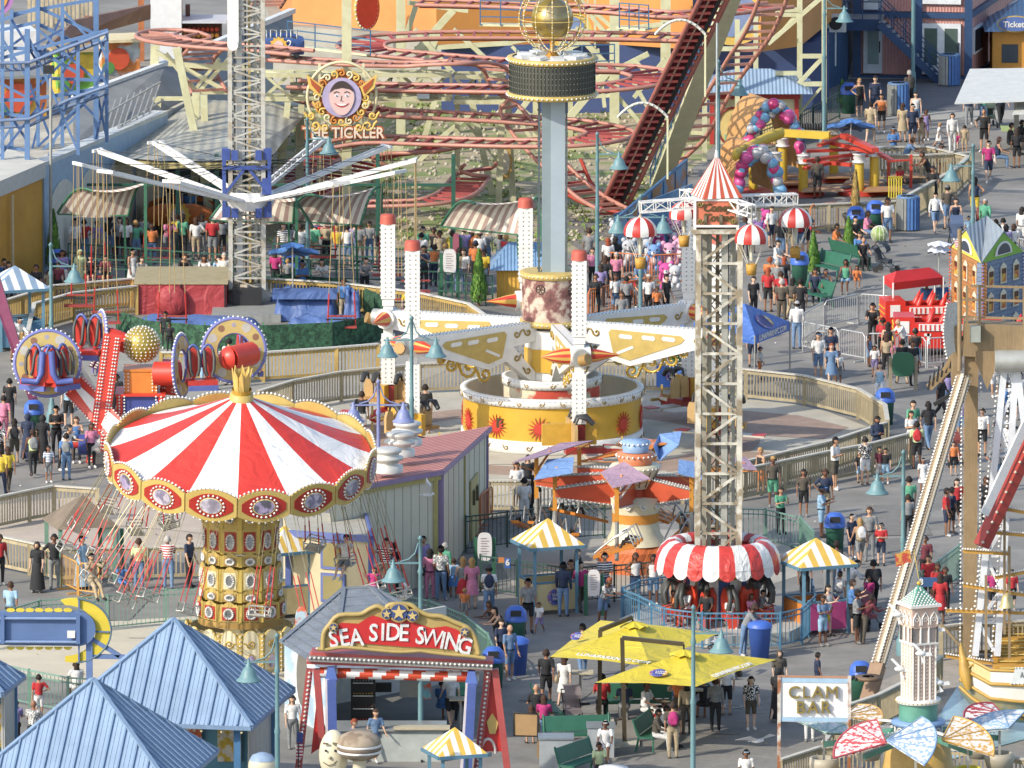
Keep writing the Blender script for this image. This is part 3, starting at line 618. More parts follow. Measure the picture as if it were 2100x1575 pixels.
  b=MB();b.tube(q-n*.34,q+n*.36,.36,WHITE,12);b.tube(q+u*.1,q+u*.55,.3,STEEL,12);b.tube(q+u*.5+Vc((0,0,-.1)),q+u*.75+n*.2,.2,M('#b08a4a',.5,.2),10);b.build('pivot',pb)
  g=q+Vc((0,0,-2.4));cr=M('#a82a22',.45,0,.15)
  b=MB();b.bar(g,g+Vc((0,0,-.9)),.42,cr);b.bar(g+Vc((0,0,-.9))-n*.5,g+Vc((0,0,-.9))+n*.9,.5,cr,.2);go=b.build('gondola_frame',t)
  for s_ in(-1,1):
   for e in(0,1):
    b=MB();sx=g+u*s_*(.42+e*.42)+Vc((0,0,-.62));b.box(sx,(.36,.4,.12),M('#b98a4a',.5),a+pi/2);b.slab([sx-n*.2+u*x*.17+Vc((0,0,z))for x,z in((-1,0),(1,0),(1,.55),(.6,.75),(-.6,.75),(-1,.55))],.12,M('#c9a468',.5,0,.1),-n);b.build('seat',go)
    b=MB();p=sx-n*.25+Vc((0,0,.75));b.path([p,p+n*.1+Vc((0,0,.25)),p+n*.42+Vc((0,0,.22)),p+n*.62+Vc((0,0,.0))],[.04,.05,.11,.08],M('#3c3d3e',.5),7);b.build('harness',go)
  b=MB();y2=M('#d8a62c',.4);b.box(g+Vc((0,0,-.7))-n*.35,(1.9,.18,.75),y2,a+pi/2);b.build('seat_shell',go)
  b=MB();b.lathe([(.25,0),(.22,.4),(.12,.7),(0,.85)],M('#d2342a',.4),12,g+Vc((0,0,-.95))+n*.85,ax=n,ms=lambda j:RED if j%4 else M('#e6e0c4',.4));
  b.bar(g+Vc((0,0,-.95))+n*1.5-u*.5,g+Vc((0,0,-.95))+n*1.5+u*.5,.07,GOLDP,.1);b.bar(g+Vc((0,0,-.45))+n*1.5,g+Vc((0,0,-1.4))+n*1.5,.07,GOLDP,.1);b.build('nose',go)
  b=MB();b.slab([g+Vc((0,0,-1.05))+u*x+n*y for x,y in((-1.7,.1),(1.7,.1),(1.6,.6),(-1.6,.6))],.06,M('#cfc9b9',.4,0,.1),(0,0,1));b.slab([g+Vc((0,0,-.98))+u*x+n*y for x,y in((-1.7,.12),(-1.2,.12),(-1.2,.6),(-1.6,.6))],.02,RED,(0,0,1));b.slab([g+Vc((0,0,-.98))+u*x+n*y for x,y in((1.2,.12),(1.7,.12),(1.6,.6),(1.2,.6))],.02,RED,(0,0,1));b.build('wing',go)
aero_ride()
def seat_pod(t,c,fx,n=2,cloth='#d5382a'):
 """row of n red seats with dark harnesses facing fx"""
 fx=Vc(fx).normalized();sd=Vc((-fx.y,fx.x,0));r=M(cloth,.4);bl=M('#5f6fb8',.4)
 b=MB();w=.52*n
 b.slab([c+sd*x+Vc((0,0,-.25))-fx*.2 for x in(-w/2,w/2)]+[c+sd*x+Vc((0,0,-.25))+fx*.5 for x in(w/2,-w/2)],.2,r,(0,0,-1));b.bar(c-sd*w/2+fx*.5+Vc((0,0,-.5)),c+sd*w/2+fx*.5+Vc((0,0,-.5)),.14,bl,.18);base=b.build('seat_base',t)
 for i in range(n):
  q=c+sd*(-w/2+.26+i*.52);b=MB();b.slab([q+sd*.2*cos(g)+Vc((0,0,.3+.55*sin(g)))-fx*.15 for g in[j*pi/6 for j in range(12)]],.16,r,fx);b.path([q+sd*.24*cos(g)+Vc((0,0,.35+.58*sin(g)))-fx*.1 for g in[j*pi/8 for j in range(-1,10)]],.05,bl,5);b.build('seat',base)
  b=MB()
  for s_ in(-1,1):b.path([q+sd*.15*s_+Vc((0,0,.75))+fx*.05,q+sd*.17*s_+Vc((0,0,.5))+fx*.25,q+sd*.15*s_+Vc((0,0,.1))+fx*.3,q+sd*.08*s_+Vc((0,0,-.1))+fx*.32],.06,M('#4a4a46',.5),6)
  b.build('harness',base)
def bulb_disc(t,c,ax,r,name='bulb_disc',arc=1.0,holes=True):
 ax=Vc(ax).normalized();u,v=frame(ax);m=M('#d8bf72',.45,0,.12);bl=M('#7f85c8',.45);k=32
 b=MB();inner=r*.55;O=circ(c,r,k,u=u,v=v);I=circ(c,inner,k,u=u,v=v)
 for s_,off in((1,ax*.05),(-1,ax*-.05)):
  b.add([p+off for p in O]+[p+off for p in I],[(i,(i+1)%k,k+(i+1)%k,k+i)for i in range(k)],m)
 b.path(O,.07,bl,6,True);b.path(I,.05,bl,6,True);b.dots([p*1 for p in circ(c,r+.07,44,u=u,v=v)],.05)
 if holes:
  for i in range(12):
   a=i*pi/6;q=c+(u*cos(a)+v*sin(a))*r*.8
   for off in(.055,-.055):b.add([q+u*cos(g)*r*(.07+.04*(i%3))+v*sin(g)*r*(.07+.04*(i%3))+ax*off for g in[j*pi/5 for j in range(10)]],[tuple(range(10))],M(('#b9b2c4','#a87a5a','#d6d2c6')[i%3],.4,.2))
 return b.build(name,t)
def spin_ride():
 c=K(290,935);Y=c.y;t=thing('spinning_arm_ride','red spinning ride with golden bulb ball and round gold seat discs','ride',c);P=lambda x,y,d=0:V(x,y,Y+d)
 og=M('#e98a2a',.4,0,.1);rd=M('#e0381f',.4,0,.08);bu=M('#46549e',.45,0,.1)
 b=MB();b.box(c,(3.2,3.2,.4),M('#b8b0a4',.6));b.box(c+Vc((0,0,.4)),(2.2,2.2,.5),rd);b.build('platform',t)
 z1,z2,z3=P(290,842).z,P(290,805).z,P(290,757).z
 b=MB();b.lathe([(.55,.9),(.55,z1)],M('#7b2a3a',.5),16,c);b.build('mast',t)
 b=MB();b.box(c+Vc((0,0,z1)),(1.45,1.45,z2-z1),bu);b.box(c+Vc((-.73,-.73,z1)),(.22,.22,z2-z1+.02),rd);b.box(c+Vc((.73,-.73,z1)),(.22,.22,z2-z1+.02),rd);b.box(c+Vc((0,0,z2)),(1.75,1.75,.08),rd)
 for x in(-.73,.73,-.55,.55):b.dots([c+Vc((x,-.88,z1+.08+i*.11))for i in range(6)],.045)
 b.build('lower_box',t)
 b=MB();b.box(c+Vc((0,0,z2+.08)),(1.15,1.15,z3-z2-.1),og);b.box(c+Vc((0,0,z3)),(1.2,1.2,.08),og)
 for x in(-.56,-.42,.42,.56):b.dots([c+Vc((x,-.6,z2+.16+i*.12))for i in range(6)],.045)
 b.build('upper_box',t)
 q=P(291,706);rr=37/58;b=MB();b.ball(q,rr,M('#b9a13f',.35,.3,.15),24,16)
 pts=[]
 for i in range(1,15):
  a=-pi/2+pi*i/15;n=max(4,int(26*cos(a)))
  for j in range(n):g=2*pi*(j+.5*(i%2))/n;pts.append(q+Vc((cos(a)*cos(g),cos(a)*sin(g),sin(a)))*rr)
 b.dots(pts,.042);b.build('bulb_ball',t)
 def arm(x0,y0,x1,y1,w,d0=0,d1=0,nm='arm',mm=None,stripes=False):
  p,q=P(x0,y0,d0),P(x1,y1,d1);b=MB();dr=(q-p).normalized();sd=Vc((0,1,0)).cross(dr).normalized();n=sd.cross(dr).normalized()
  if n.y>0:n=-n
  b.slab([p-sd*w/2,q-sd*w/2,q+sd*w/2,p+sd*w/2],.4,mm or rd,-n)
  if stripes:b.slab([p-sd*w*.16+n*.01,q-sd*w*.42+n*.01,q+sd*w*.42+n*.01,p+sd*w*.02+n*.01],.02,WHITE,n)
  L=(q-p).length;k=int(L/.12)
  for s_ in((-.36,-.22,.22,.36)if not stripes else(-.5,.5)):b.dots([p.lerp(q,i/k)+sd*w*s_+n*.03 for i in range(1,k)],.045)
  return b.build(nm,t)
 arm(231,686,184,1025,.62,-.8,-1.6);arm(150,790,255,900,.85,-.5,-1.6,stripes=True);arm(350,745,345,810,.6,-.2,0);arm(225,690,190,755,.3,1.5,2.5,mm=M('#7a2a62',.4));arm(420,790,520,690,.3,.5,1.5);arm(150,1060,250,945,.5,-1,.5,stripes=True)
 b=MB();b.tube(P(318,766,-.6),P(368,766,-.8),.42,rd,14);b.tube(P(222,690,.3),P(262,706,.2),.35,rd,12);b.tube(P(470,735,-.5),P(515,725,.5),.42,rd,14);b.lathe([(.42,0),(.3,.25),(0,.3)],rd,14,P(470,735,-.5),ax=(-1,-.6,0));b.build('drive_hub',t)
 bulb_disc(t,P(97,745,-1),(.15,-1,.15),66/58);seat_pod(t,P(83,762,-1.4),(-.5,-.8,0),2);seat_pod(t,P(120,762,-1.4),(.6,-.7,0),2)
 b=MB();s=P(97,770,-1.9);b.slab([s+Vc((x,0,z))for x,z in((-.35,-.25),(.35,-.25),(.2,.75),(-.2,.75))],.15,rd,(0,-1,0))
 for s_ in(-1,1):b.path([s+Vc((s_*.15,-.15,.85)),s+Vc((s_*.2,-.2,.1)),s+Vc((s_*.35,-.2,-.2)),s+Vc((s_*.9,-.2,-.15))],.11,M('#5f6fb8',.4),6)
 b.build('seat_yoke',t)
 bulb_disc(t,P(208,690,.8),(-1,-.25,.05),50/58,holes=True);seat_pod(t,P(180,700,.6),(-.25,-1,0),2)
 bulb_disc(t,P(372,750,-.8),(1,-.25,.05),62/58);seat_pod(t,P(412,762,-1),(.2,-1,0),2)
 bulb_disc(t,P(480,718,.8),(.2,-1,.1),64/58);seat_pod(t,P(500,735,1.6),(1,.3,0),2)
 bulb_disc(t,P(140,1040,-2.5),(.2,-1,.2),60/60);seat_pod(t,P(120,1080,-2.9),(-.3,-1,0),1);bulb_disc(t,P(420,1050,-1),(.8,-.6,.1),55/60);seat_pod(t,P(400,1075,-1.2),(.6,-.7,0),1)
 q=P(282,1075,-2.6);b=MB();b.slab(star(q,(1,0,0),(0,0,1),14,.72,.86),.08,GOLDP,(0,-1,0));b.slab(circ(q+Vc((0,-.09,0)),.58,28,v=(0,0,1)),.04,M('#c02a26',.45),(0,-1,0));b.slab(circ(q+Vc((0,-.14,0)),.36,24,v=(0,0,1)),.03,M('#3a4f8e',.4),(0,-1,0));b.dots(circ(q+Vc((0,-.15,0)),.5,22,v=(0,0,1)),.045);b.build('medallion',t)
 b=MB();b.box(Vc((q.x,q.y+1,0)),(2.4,1.6,q.z+.5),og);b.build('loading_box',t);b=MB();b.box(P(175,1110,-2.8)-Vc((0,0,.4)),(1.6,.8,.8),M('#b8262c',.4));b.build('red_housing',t)
 q=P(182,912,-2.2);b=MB();b.tube(q+Vc((-.35,0,0)),q+Vc((0,0,0)),.36,bu,16);b.tube(q,q+Vc((.4,0,0)),.36,M('#d8cfc8',.4),16);b.tube(q+Vc((-.6,0,0)),q+Vc((-.34,0,0)),.12,RED,10);b.build('cross_drum',t)
spin_ride()
def swing_carousel():
 c=K(495,1362);Y=c.y;t=thing('swing_carousel','wave swinger with red and white striped canopy and gilded centre column','swing ride',c)
 zc=V(495,925,Y).z;Rr=4.22
 TM=Matrix.Rotation(R(12),4,'X')@Matrix.Rotation(R(1.5),4,'Y');TL=Matrix.Translation(c+Vc((0,0,zc)))@TM
 def tb(b,nm,par=t,**k):
  b.v=[tuple(TL@Vc(v))for v in b.v];return b.build(nm,par,**k)
 NS=16;cm=(M('#dc3322',.5,0,.05,.6,'fold',None,.9),M('#f3f1ec',.5,0,.05,.6,'fold',None,.9))
 b=MB();prof=[(Rr*k,1.95*(1-k)**1.25+.05*sin(k*pi))for k in(.04,.15,.3,.45,.6,.75,.88,.97)]
 n=NS*6;b.lathe(prof,None,n,ms=lambda j:cm[(j//6)%2]);tb(b,'canopy')
 b=MB();b.lathe([(.0,2.0),(.36,1.95),(.38,1.75),(.42,1.7)][::-1],GOLDP,20);b.lathe([(.3,1.95),(.32,2.1)],GOLD,12);cr=b
 for i in range(8):
  a=i*pi/4;u=Vc((cos(a),sin(a),0));e=Vc((-sin(a),cos(a),0));cr.slab([u*.2-e*.09+Vc((0,0,1.95)),u*.2+e*.09+Vc((0,0,1.95)),u*.24+e*.09+Vc((0,0,2.55)),u*.3+Vc((0,0,2.8)),u*.24-e*.09+Vc((0,0,2.55))],.03,M('#e0bf62',.45),u)
 tb(cr,'crown')
 pur=[M('#b7a6cc',.5,0,.3,3,'patch','#6c6a78',3.5),M('#cfc4d2',.5,0,.3,3,'patch','#8d86a0',4.2),M('#9d96a8',.5,0,.3,3,'patch','#d8d2dc',3.1)]
 for k in range(NS):
  a0=2*pi*k/NS;a1=2*pi*(k+1)/NS;p,q=Vc((cos(a0)*Rr,sin(a0)*Rr,0)),Vc((cos(a1)*Rr,sin(a1)*Rr,0));u=(q-p).normalized();nn=Vc((cos((a0+a1)/2),sin((a0+a1)/2),0));m_=(p+q)/2;hw=(q-p).length/2-.01
  def oval(sx,sy,off,cut=.58):
   P=[]
   for i in range(25):s_=-1+2*i/24;P.append(m_+u*s_*hw*sx+nn*off+Vc((0,0,-.2+(cut+(1-cut)*(1-s_*s_))*.52*sy)))
   for i in range(25):s_=1-2*i/24;P.append(m_+u*s_*hw*sx+nn*off+Vc((0,0,-.2-(cut+(1-cut)*(1-s_*s_))*.52*sy)))
   return P
  b=MB();b.slab(oval(1,1,0),.07,M('#d7ba63',.4,.1,.1),nn);b.dots([v+Vc((0,0,.05))for v in oval(1,1,.04)[1:24:2]]+[v+Vc((0,0,-.03))for v in oval(1,1,.04)[27:48:3]],.05);pn=tb(b,'rim_panel')
  b=MB();b.slab(oval(.86,.76,.075,.3),.015,M('#b52a1c',.4),nn);tb(b,'red_inset',pn)
  b=MB();E=[m_+u*cos(g)*hw*.42+Vc((0,0,-.2+sin(g)*.25))+nn*.1 for g in[i*pi/12 for i in range(24)]];b.slab(E,.02,pur[k%3],nn);b.path(E,.025,M('#e2cf8a',.4),4,True)
  b.dots([m_+u*cos(g)*hw*.52+Vc((0,0,-.2+sin(g)*.34))+nn*.11 for g in[i*pi/9 for i in range(18)]],.048);tb(b,'picture_oval',pn)
 b=MB();b.lathe([(Rr*.96,-.05),(Rr*.6,.15),(1.0,.35)],M('#c9c4b4',.7,0,.15),48);tb(b,'canopy_underside')
 zt=zc-.1;zz=lambda y:V(495,y,Y).z;red=M('#b23222',.5);br=M('#b89248',.5,0,.2,2);crm=M('#e8dcae',.5,0,.1)
 mir=M('#cfd5d8',.15,.8,.3,5)
 def tier(y1,y0,r0,r1,wall,inset,panels=12,plus=0,top=True,frameM=GOLDP):
  z0,z1=zz(y0),zz(y1);b=MB();b.lathe([(r0,z0),(r1,z1)],wall,panels,c,smooth=False);b.build('column_tier',t)
  for k in range(panels):
   a=2*pi*(k+.5)/panels;rr=(r0+r1)/2*cos(pi/panels)+.02;n=Vc((cos(a),sin(a),0));u=Vc((-sin(a),cos(a),0));q=c+n*rr+Vc((0,0,(z0+z1)/2));hw=rr*math.tan(pi/panels)*.82;hh=(z1-z0)/2*.88
   if n.y>.3:continue
   b=MB();top_=[(hw*.9*cos(g),hh+.04+.1*sin(g)*abs(cos(2*g)))for g in[i*pi/8 for i in range(9)]]
   b.slab([q+u*x+Vc((0,0,z))for x,z in[(-hw,-hh),(hw,-hh),(hw,hh)]+top_+[(-hw,hh)]],.04,frameM,n);b.slab([q+n*.045+u*x*hw*.8+Vc((0,0,z*hh*.85))for x,z in((-1,-1),(1,-1),(1,1),(-1,1))],.01,inset,n);f=b.build('panel',t)
   b=MB();E=[q+n*.06+u*cos(g)*hw*.5+Vc((0,0,sin(g)*hh*.62))for g in[i*pi/8 for i in range(16)]];b.slab(E,.015,mir,n);b.dots([e_+n*.03 for e_ in E],.05,M('#e9e7e0',.3));b.build('mirror',f)
   a2=2*pi*k/panels;b=MB();e0=c+Vc((cos(a2)*r0,sin(a2)*r0,z0));e1=c+Vc((cos(a2)*r1,sin(a2)*r1,z1));b.bar(e0,e1,.12,M('#d9bb52',.45,.1));b.dots(along(e0*1+n*.04,e1+n*.04,.15),.03);b.build('pilaster',t)
 tier(1015,1072,1.18,1.08,GOLDP,M('#c9a648',.5));tier(1072,1125,1.12,1.14,M('#c0a050',.5),red);tier(1128,1150,1.14,1.17,br,br,12);tier(1155,1200,1.24,1.22,M('#d8bc5c',.5),crm);tier(1202,1222,1.22,1.22,br,br);tier(1226,1262,1.34,1.32,M('#d8bc5c',.5),red)
 b=MB();b.lathe([(1.36,zz(1275)),(1.36,zz(1262))],br,24,c);b.lathe([(1.35,zz(1030)),(1.55,zz(1015)),(1.55,zz(1008))],GOLDP,24,c);b.build('cornice',t)
 z0,z1=.05,zz(1280);b=MB();b.lathe([(1.75,0),(1.62,z1)],crm,16,c,smooth=False);b.build('base_drum',t)
 for k in range(16):
  a=2*pi*(k+.5)/16;n=Vc((cos(a),sin(a),0));u=Vc((-sin(a),cos(a),0));q=c+n*1.72;
  if n.y>.35:continue
  hw=.3;H_=z1+.05
  b=MB();out=[(-hw,.1),(hw,.1),(hw,H_*.75)]+[(hw*cos(g),H_*.75+sin(g)*H_*.3)for g in[i*pi/8 for i in range(1,8)]]+[(-hw,H_*.75)]
  b.slab([q+u*x+Vc((0,0,z))for x,z in out],.05,M('#e3c96e',.45),n);b.slab([q+n*.055+u*x*.84+Vc((0,0,z*.97+.03))for x,z in out],.01,M('#ece2bb',.5),n);f=b.build('base_panel',t)
  b=MB();scroll(b,q+n*.08+Vc((0,0,H_*.72)),u,(0,0,1),.15,GOLD,.022,1.5,1 if k%2 else-1,.4);E=[q+n*.075+u*cos(g)*.15+Vc((0,0,H_*.3+sin(g)*.22))for g in[i*pi/8 for i in range(16)]];b.slab(E,.015,pur[k%3],n);b.path(E,.02,GOLD,4,True);b.build('ornament',f)
  a2=2*pi*k/16;b=MB();e=c+Vc((cos(a2)*1.76,sin(a2)*1.76,0));b.bar(e,e+Vc((0,0,z1)),.13,GOLDP);b.dots(along(e+n*.05+Vc((0,-.05,0)),e+n*.05+Vc((0,-.05,z1)),.14),.035);b.build('pilaster',t)
 chairs=[]
 ch=M('#9c9270',.4,.3,.1);rs=M('#c9302a',.5)
 def chair(i,seat_px,rim_px,dy,rider=None):
  A=V(rim_px[0],rim_px[1],Y+dy*.8);Bp=V(seat_px[0],seat_px[1],Y+dy)
  o=thing('swing_chair','x','swing chair',Bp,'chairs flying from the swing carousel')
  up=(A-Bp).normalized();f=Vc((1,0,0))if seat_px[0]<495 else Vc((-1,0,0));f=(f-up*f.dot(up)).normalized();f=Vc((f.x*.4,-.9,f.z*.4)).normalized();f=(f-up*f.dot(up)).normalized();sd=up.cross(f).normalized()
  b=MB();g2=M('#c9c7bd',.35,.5)
  pl=lambda a,e,z:Bp+sd*a+f*e+up*z
  for k in range(6):b.bar(pl(-.26,-.18+k*.08,-.28),pl(.26,-.18+k*.08,-.28),.04,g2)
  for k in range(3):b.bar(pl(-.26,-.22,-.2+k*.12),pl(.26,-.22,-.2+k*.12),.035,g2)
  b.build('seat',o)
  b=MB()
  for s_ in(-.27,.27):b.path([pl(s_,.24,-.28),pl(s_,.26,0),pl(s_,-.2,.02),pl(s_,-.22,-.28),pl(s_,.24,-.28)],.028,g2,4)
  b.bar(pl(-.24,.27,0),pl(.24,.27,0),.035,g2);b.build('chair_frame',o)
  b=MB();L=(A-Bp).length
  for s_ in(-.24,.24):
   for e in(-.18,.18):
    top=A+sd*s_*.9+f*e*.5;p0=pl(s_,e,0);mid=p0.lerp(top,.42);b.tube(mid,top,.011,ch,4)
  b.build('chains',o)
  b=MB()
  for s_ in(-.24,.24):
   for e in(-.18,.18):top=A+sd*s_*.9+f*e*.5;p0=pl(s_,e,0);b.tube(p0,p0.lerp(top,.42),.022,rs,4)
  b.build('red_sleeves',o);return o,Bp,up,f,sd
 specs=[((142,1117),(228,965),0,'beside the roofed booth'),((204,1130),(262,990),-2,'over the grey fence, empty'),((190,1180),(300,1010),-3,'carrying a rider in cream clothes'),((250,1185),(330,1020),-3.2,'carrying a child in blue'),((259,1223),(352,1025),-3.8,'lowest on the left, empty'),((307,1212),(372,1030),-4,'beside the striped shirt man, empty'),((225,1030),(262,960),2.5,'high behind the spinning ride medallion'),((166,1072),(240,955),1.5,'above the round green sign'),((281,1075),(300,980),2.6,'in front of the red medallion'),((345,1062),(345,990),3.6,'far side near the gold column'),((388,1240),(440,1045),-4.2,'beside the column base'),((535,1245),(560,1045),-4.2,'before the gold column'),((645,1108),(640,1030),3,'empty above the beige booth'),((708,1140),(690,1030),1,'carrying a rider in white shirt'),((790,1150),(745,990),0,'carrying a man in checked shirt'),((765,1195),(710,1020),-2,'carrying a child in pink'),((640,1270),(590,1048),-4,'over the slate roof, empty'),((820,1210),(755,975),-1,'outermost on the right, empty')]
 for i,(s_,r_,d,l)in enumerate(specs):
  o,p,up,f,sd=chair(i,s_,r_,d);o['label']='wire swing chair '+l;chairs.append((o,p,f,l))
 return chairs
SWING_CHAIRS=swing_carousel()
def star_flyer():
 c=K(508,632);Y=c.y;t=thing('flyer_tower','tall white lattice tower with long swing arms over a tarp covered deck','ride',c);wt=M('#d6d4c8',.5,.1,.25,2,'patch','#b3aa98',2.);z=lambda y:V(508,y,Y).z
 b=MB();w2=.62;top=z(-30)
 for sx in(-1,1):
  for sy in(-1,1):b.bar(c+Vc((sx*w2,sy*w2,.8)),c+Vc((sx*w2,sy*w2,top)),.16 if sy<0 else.12,wt)
 b.build('mast_legs',t)
 b=MB();n=26
 for k in range(n):
  a,e=.8+(top-.8)*k/n,.8+(top-.8)*(k+1)/n;f=1 if k%2 else-1
  for(x0,y0,x1,y1)in((-1,-1,1,-1),(1,-1,1,1),(1,1,-1,1),(-1,1,-1,-1)):
   if f<0:x0,y0,x1,y1=x1,y1,x0,y0
   b.bar(c+Vc((x0*w2,y0*w2,a)),c+Vc((x1*w2,y1*w2,e)),.06,wt);b.bar(c+Vc((x0*w2,y0*w2,e)),c+Vc((x1*w2,y1*w2,e)),.06,wt)
 b.build('mast_lattice',t)
 b=MB()
 for x,m,w_ in((-.28,WHITE,.2),(.1,M('#c9b070',.5),.09),(.32,STEEL,.12),(-.05,DARK,.05),(.5,STEEL,.06),(-.46,M('#6b6f70',.5),.07)):b.bar(c+Vc((x,-.2,1)),c+Vc((x,-.2,top)),w_,m)
 for k in range(60):b.box(c+Vc((.22,-.25,1+k*.19)),(.16,.05,.03),M('#7a7c78',.4,.3))
 b.build('guide_rails',t)
 b=MB();b.box(V(478,95,Y-.75),(.42,.12,4),WHITE);b.slab(circ(V(478,93,Y-.82),.19,16,v=(0,0,1)),.1,WHITE,(0,-1,0));b.build('white_panel',t)
 b=MB();b.lathe([(1.0,.0),(1.0,.3),(.78,.8),(.75,1.0)],wt,4,c+Vc((0,0,.0)),smooth=False);b.box(c+Vc((0,-.9,.3)),(1.1,.5,.6),DARK);b.build('mast_foot',t)
 bl=M('#3f57a0',.45,0,.15);zh=z(400);b=MB()
 for sx in(-1,1):
  for zz_ in(z(322),z(440)):
   b.box(c+Vc((sx*.78,-.6,zz_)),(.3,.35,.42),bl);b.box(c+Vc((sx*.45,-.78,zz_)),(.24,.25,.36),bl)
  b.bar(c+Vc((sx*.85,-.7,z(440))),c+Vc((sx*.85,-.7,z(320))),.14,bl);b.bar(c+Vc((sx*.8,-.72,z(390))),c+Vc((0,-.72,z(335))),.1,bl)
 b.bar(c+Vc((-.9,-.75,z(338))),c+Vc((.9,-.75,z(338))),.14,bl);b.box(c+Vc((.75,-.8,z(392))),(.35,.2,.6),bl);b.build('carriage',t)
 b=MB();b.lathe([(.9,zh-.5),(1.1,zh-.1),(.95,zh+.2)],WHITE,12,c,smooth=False);b.build('hub_ring',t)
 tips=[(160,336,-4),(200,308,3),(320,292,7.5),(216,352,-8),(660,286,8),(793,300,3.5),(852,328,-.5),(820,352,-5),(352,372,-9),(700,375,-9)]
 TP=[]
 for i,(x,y,d)in enumerate(tips):
  q=V(x,y,Y+d);u=(q-c);u.z=0;u.normalize();p=c+u*.9+Vc((0,0,zh-.1));b=MB();sd=Vc((-u.y,u.x,0))
  for s_ in(-.14,.14):b.bar(p+sd*s_,q+sd*s_,.07,WHITE,.14)
  for j in range(12):a,e=p.lerp(q,j/12),p.lerp(q,(j+1)/12);b.bar(a-sd*.14,e+sd*.14,.04,WHITE)
  b.bar(q-sd*.35,q+sd*.35,.09,WHITE,.12);ar=b.build('arm',t)
  b=MB();b.tube(p+Vc((0,0,1.3)),q,.012,DARK,4);b.tube(c+u*.7+Vc((0,0,z(330))),p.lerp(q,.6),.012,DARK,4);b.build('stay_cable',ar);TP.append((q,sd,u))
 lab=['farthest left','left, with two riders over the wooden fence','beside the red tarpaulin box','over the left wooden ramp','behind the flyer tower','right, above the hedge','right end above the wooden fence','low, with one rider over the hedge fence','in front of the red tarp','in front of the blue tarp']
 drop=[5.2,5.0,4.6,4.6,4.2,4.6,4.8,5.9,4.0,4.6];pos=[]
 for i,(q,sd,u)in enumerate(TP):
  L=q.z-.8;s0=q-Vc((0,0,L));o=thing('hanging_swing_seat','hanging flyer tower swing seat, '+lab[i],'swing seat',s0,'seats hanging from the flyer tower')
  b=MB();cr=M('#c9ab74',.5,.2,.1)
  for s_ in(-.5,-.1,.1,.5):
   mid=s0+Vc((0,0,1.2));b.tube(q+sd*s_*.6,mid+sd*s_,.014,cr,4)
  b.build('chains',o);b=MB()
  for s_ in(-.5,.5):b.tube(s0+Vc((0,0,1.2))+sd*s_,s0+sd*s_*1.1,.028,RED,5)
  b.build('red_straps',o);b=MB();b.box(s0+Vc((0,0,-.1)),(1.1,.36,.07),M('#b5453a',.5));b.bar(s0+Vc((-.55,.2,.3)),s0+Vc((.55,.2,.3)),.06,M('#b5453a',.5));b.bar(s0+Vc((-.58,-.25,.25)),s0+Vc((.58,-.25,.25)),.05,DARK);b.build('seat',o);pos.append(s0)
 return pos
FLYER_SEATS=star_flyer()
def tarps():
 red=M('#b63c42',.6,0,.15,.8,'fold',None,1.6);blu=M('#5574b0',.5,0,.15,.8,'fold',None,1.1)
 t=thing('tarp_covered_box','machine box wrapped in red tarpaulin with tan roof beside the flyer tower','covered box',K(370,645));A=K(277,645);w=K(465,645).x-A.x
 b=MB();b.box((A.x+w/2,A.y+2,0),(w,4.0,1.15),red);b.build('tarp',t);b=MB();b.box((A.x+w/2,A.y+2,1.15),(w+.1,4.1,.05),M('#b0a37c',.8,0,.15));b.build('roof',t)
 b=MB();b.ball((A.x+w*.4,A.y-.15,.55),.62,red,14,10,(1,.45,.95));b.build('tarp_bulge',t);b=MB()
 for k in range(3):b.bar(Vc((A.x+w*(.02+.48*k),A.y-.03,0)),Vc((A.x+w*(.02+.48*k),A.y-.03,1.15)),.05,DARK)
 b.build('frame_posts',t)
 for lab,x,y,w,d,h,cx in(('long blue tarpaulin covered machine in front of the red tarp box',400,690,4.8,2.4,.5,0),('tray shaped blue tarpaulin cover right of the flyer tower',625,660,2.4,2.6,.95,1),('tall narrow blue tarpaulin cover at the right end of the deck',722,668,.65,1.2,1.2,0),('low blue tarpaulin sheet over machinery right of the flyer tower',655,690,2.6,1.5,.6,0),('pale blue tarpaulin cover behind the tray shaped one',595,635,1.6,2.,.8,0)):
  q=K(x,y);n=22;b=MB();P=[];
  for j in range(9):
   for i in range(n):
    sx=(i/(n-1)-.5);sy=(j/8-.5);ed=min(1,(.5-abs(sx))*7,(.5-abs(sy))*5);zz=h*(ed**.6 if ed>0 else 0)*(1-.1*sin(i*.7+j*.8+x));zz=max(.02,zz+.04*sin(i*1.1+j*.9+x))if 0<i<n-1 else.02
    P.append((q.x+sx*w,q.y+sy*d+d/2,zz))
  b.add(P,[(j*n+i,j*n+i+1,(j+1)*n+i+1,(j+1)*n+i)for j in range(8)for i in range(n-1)],blu,True)
  if cx:b.box((q.x,q.y+.4,h-.1),(w,.8,.3),blu)
  tag(recentre(b.build('tarpaulin')),lab,'tarpaulin')
 b=MB();b.box(K(508,640)+Vc((0,.5,0)),(2.6,6,.28),M('#9a9c96',.7));tag(recentre(b.build('machine_deck')),'low grey steel deck under the flyer tower foot','platform')
tarps()
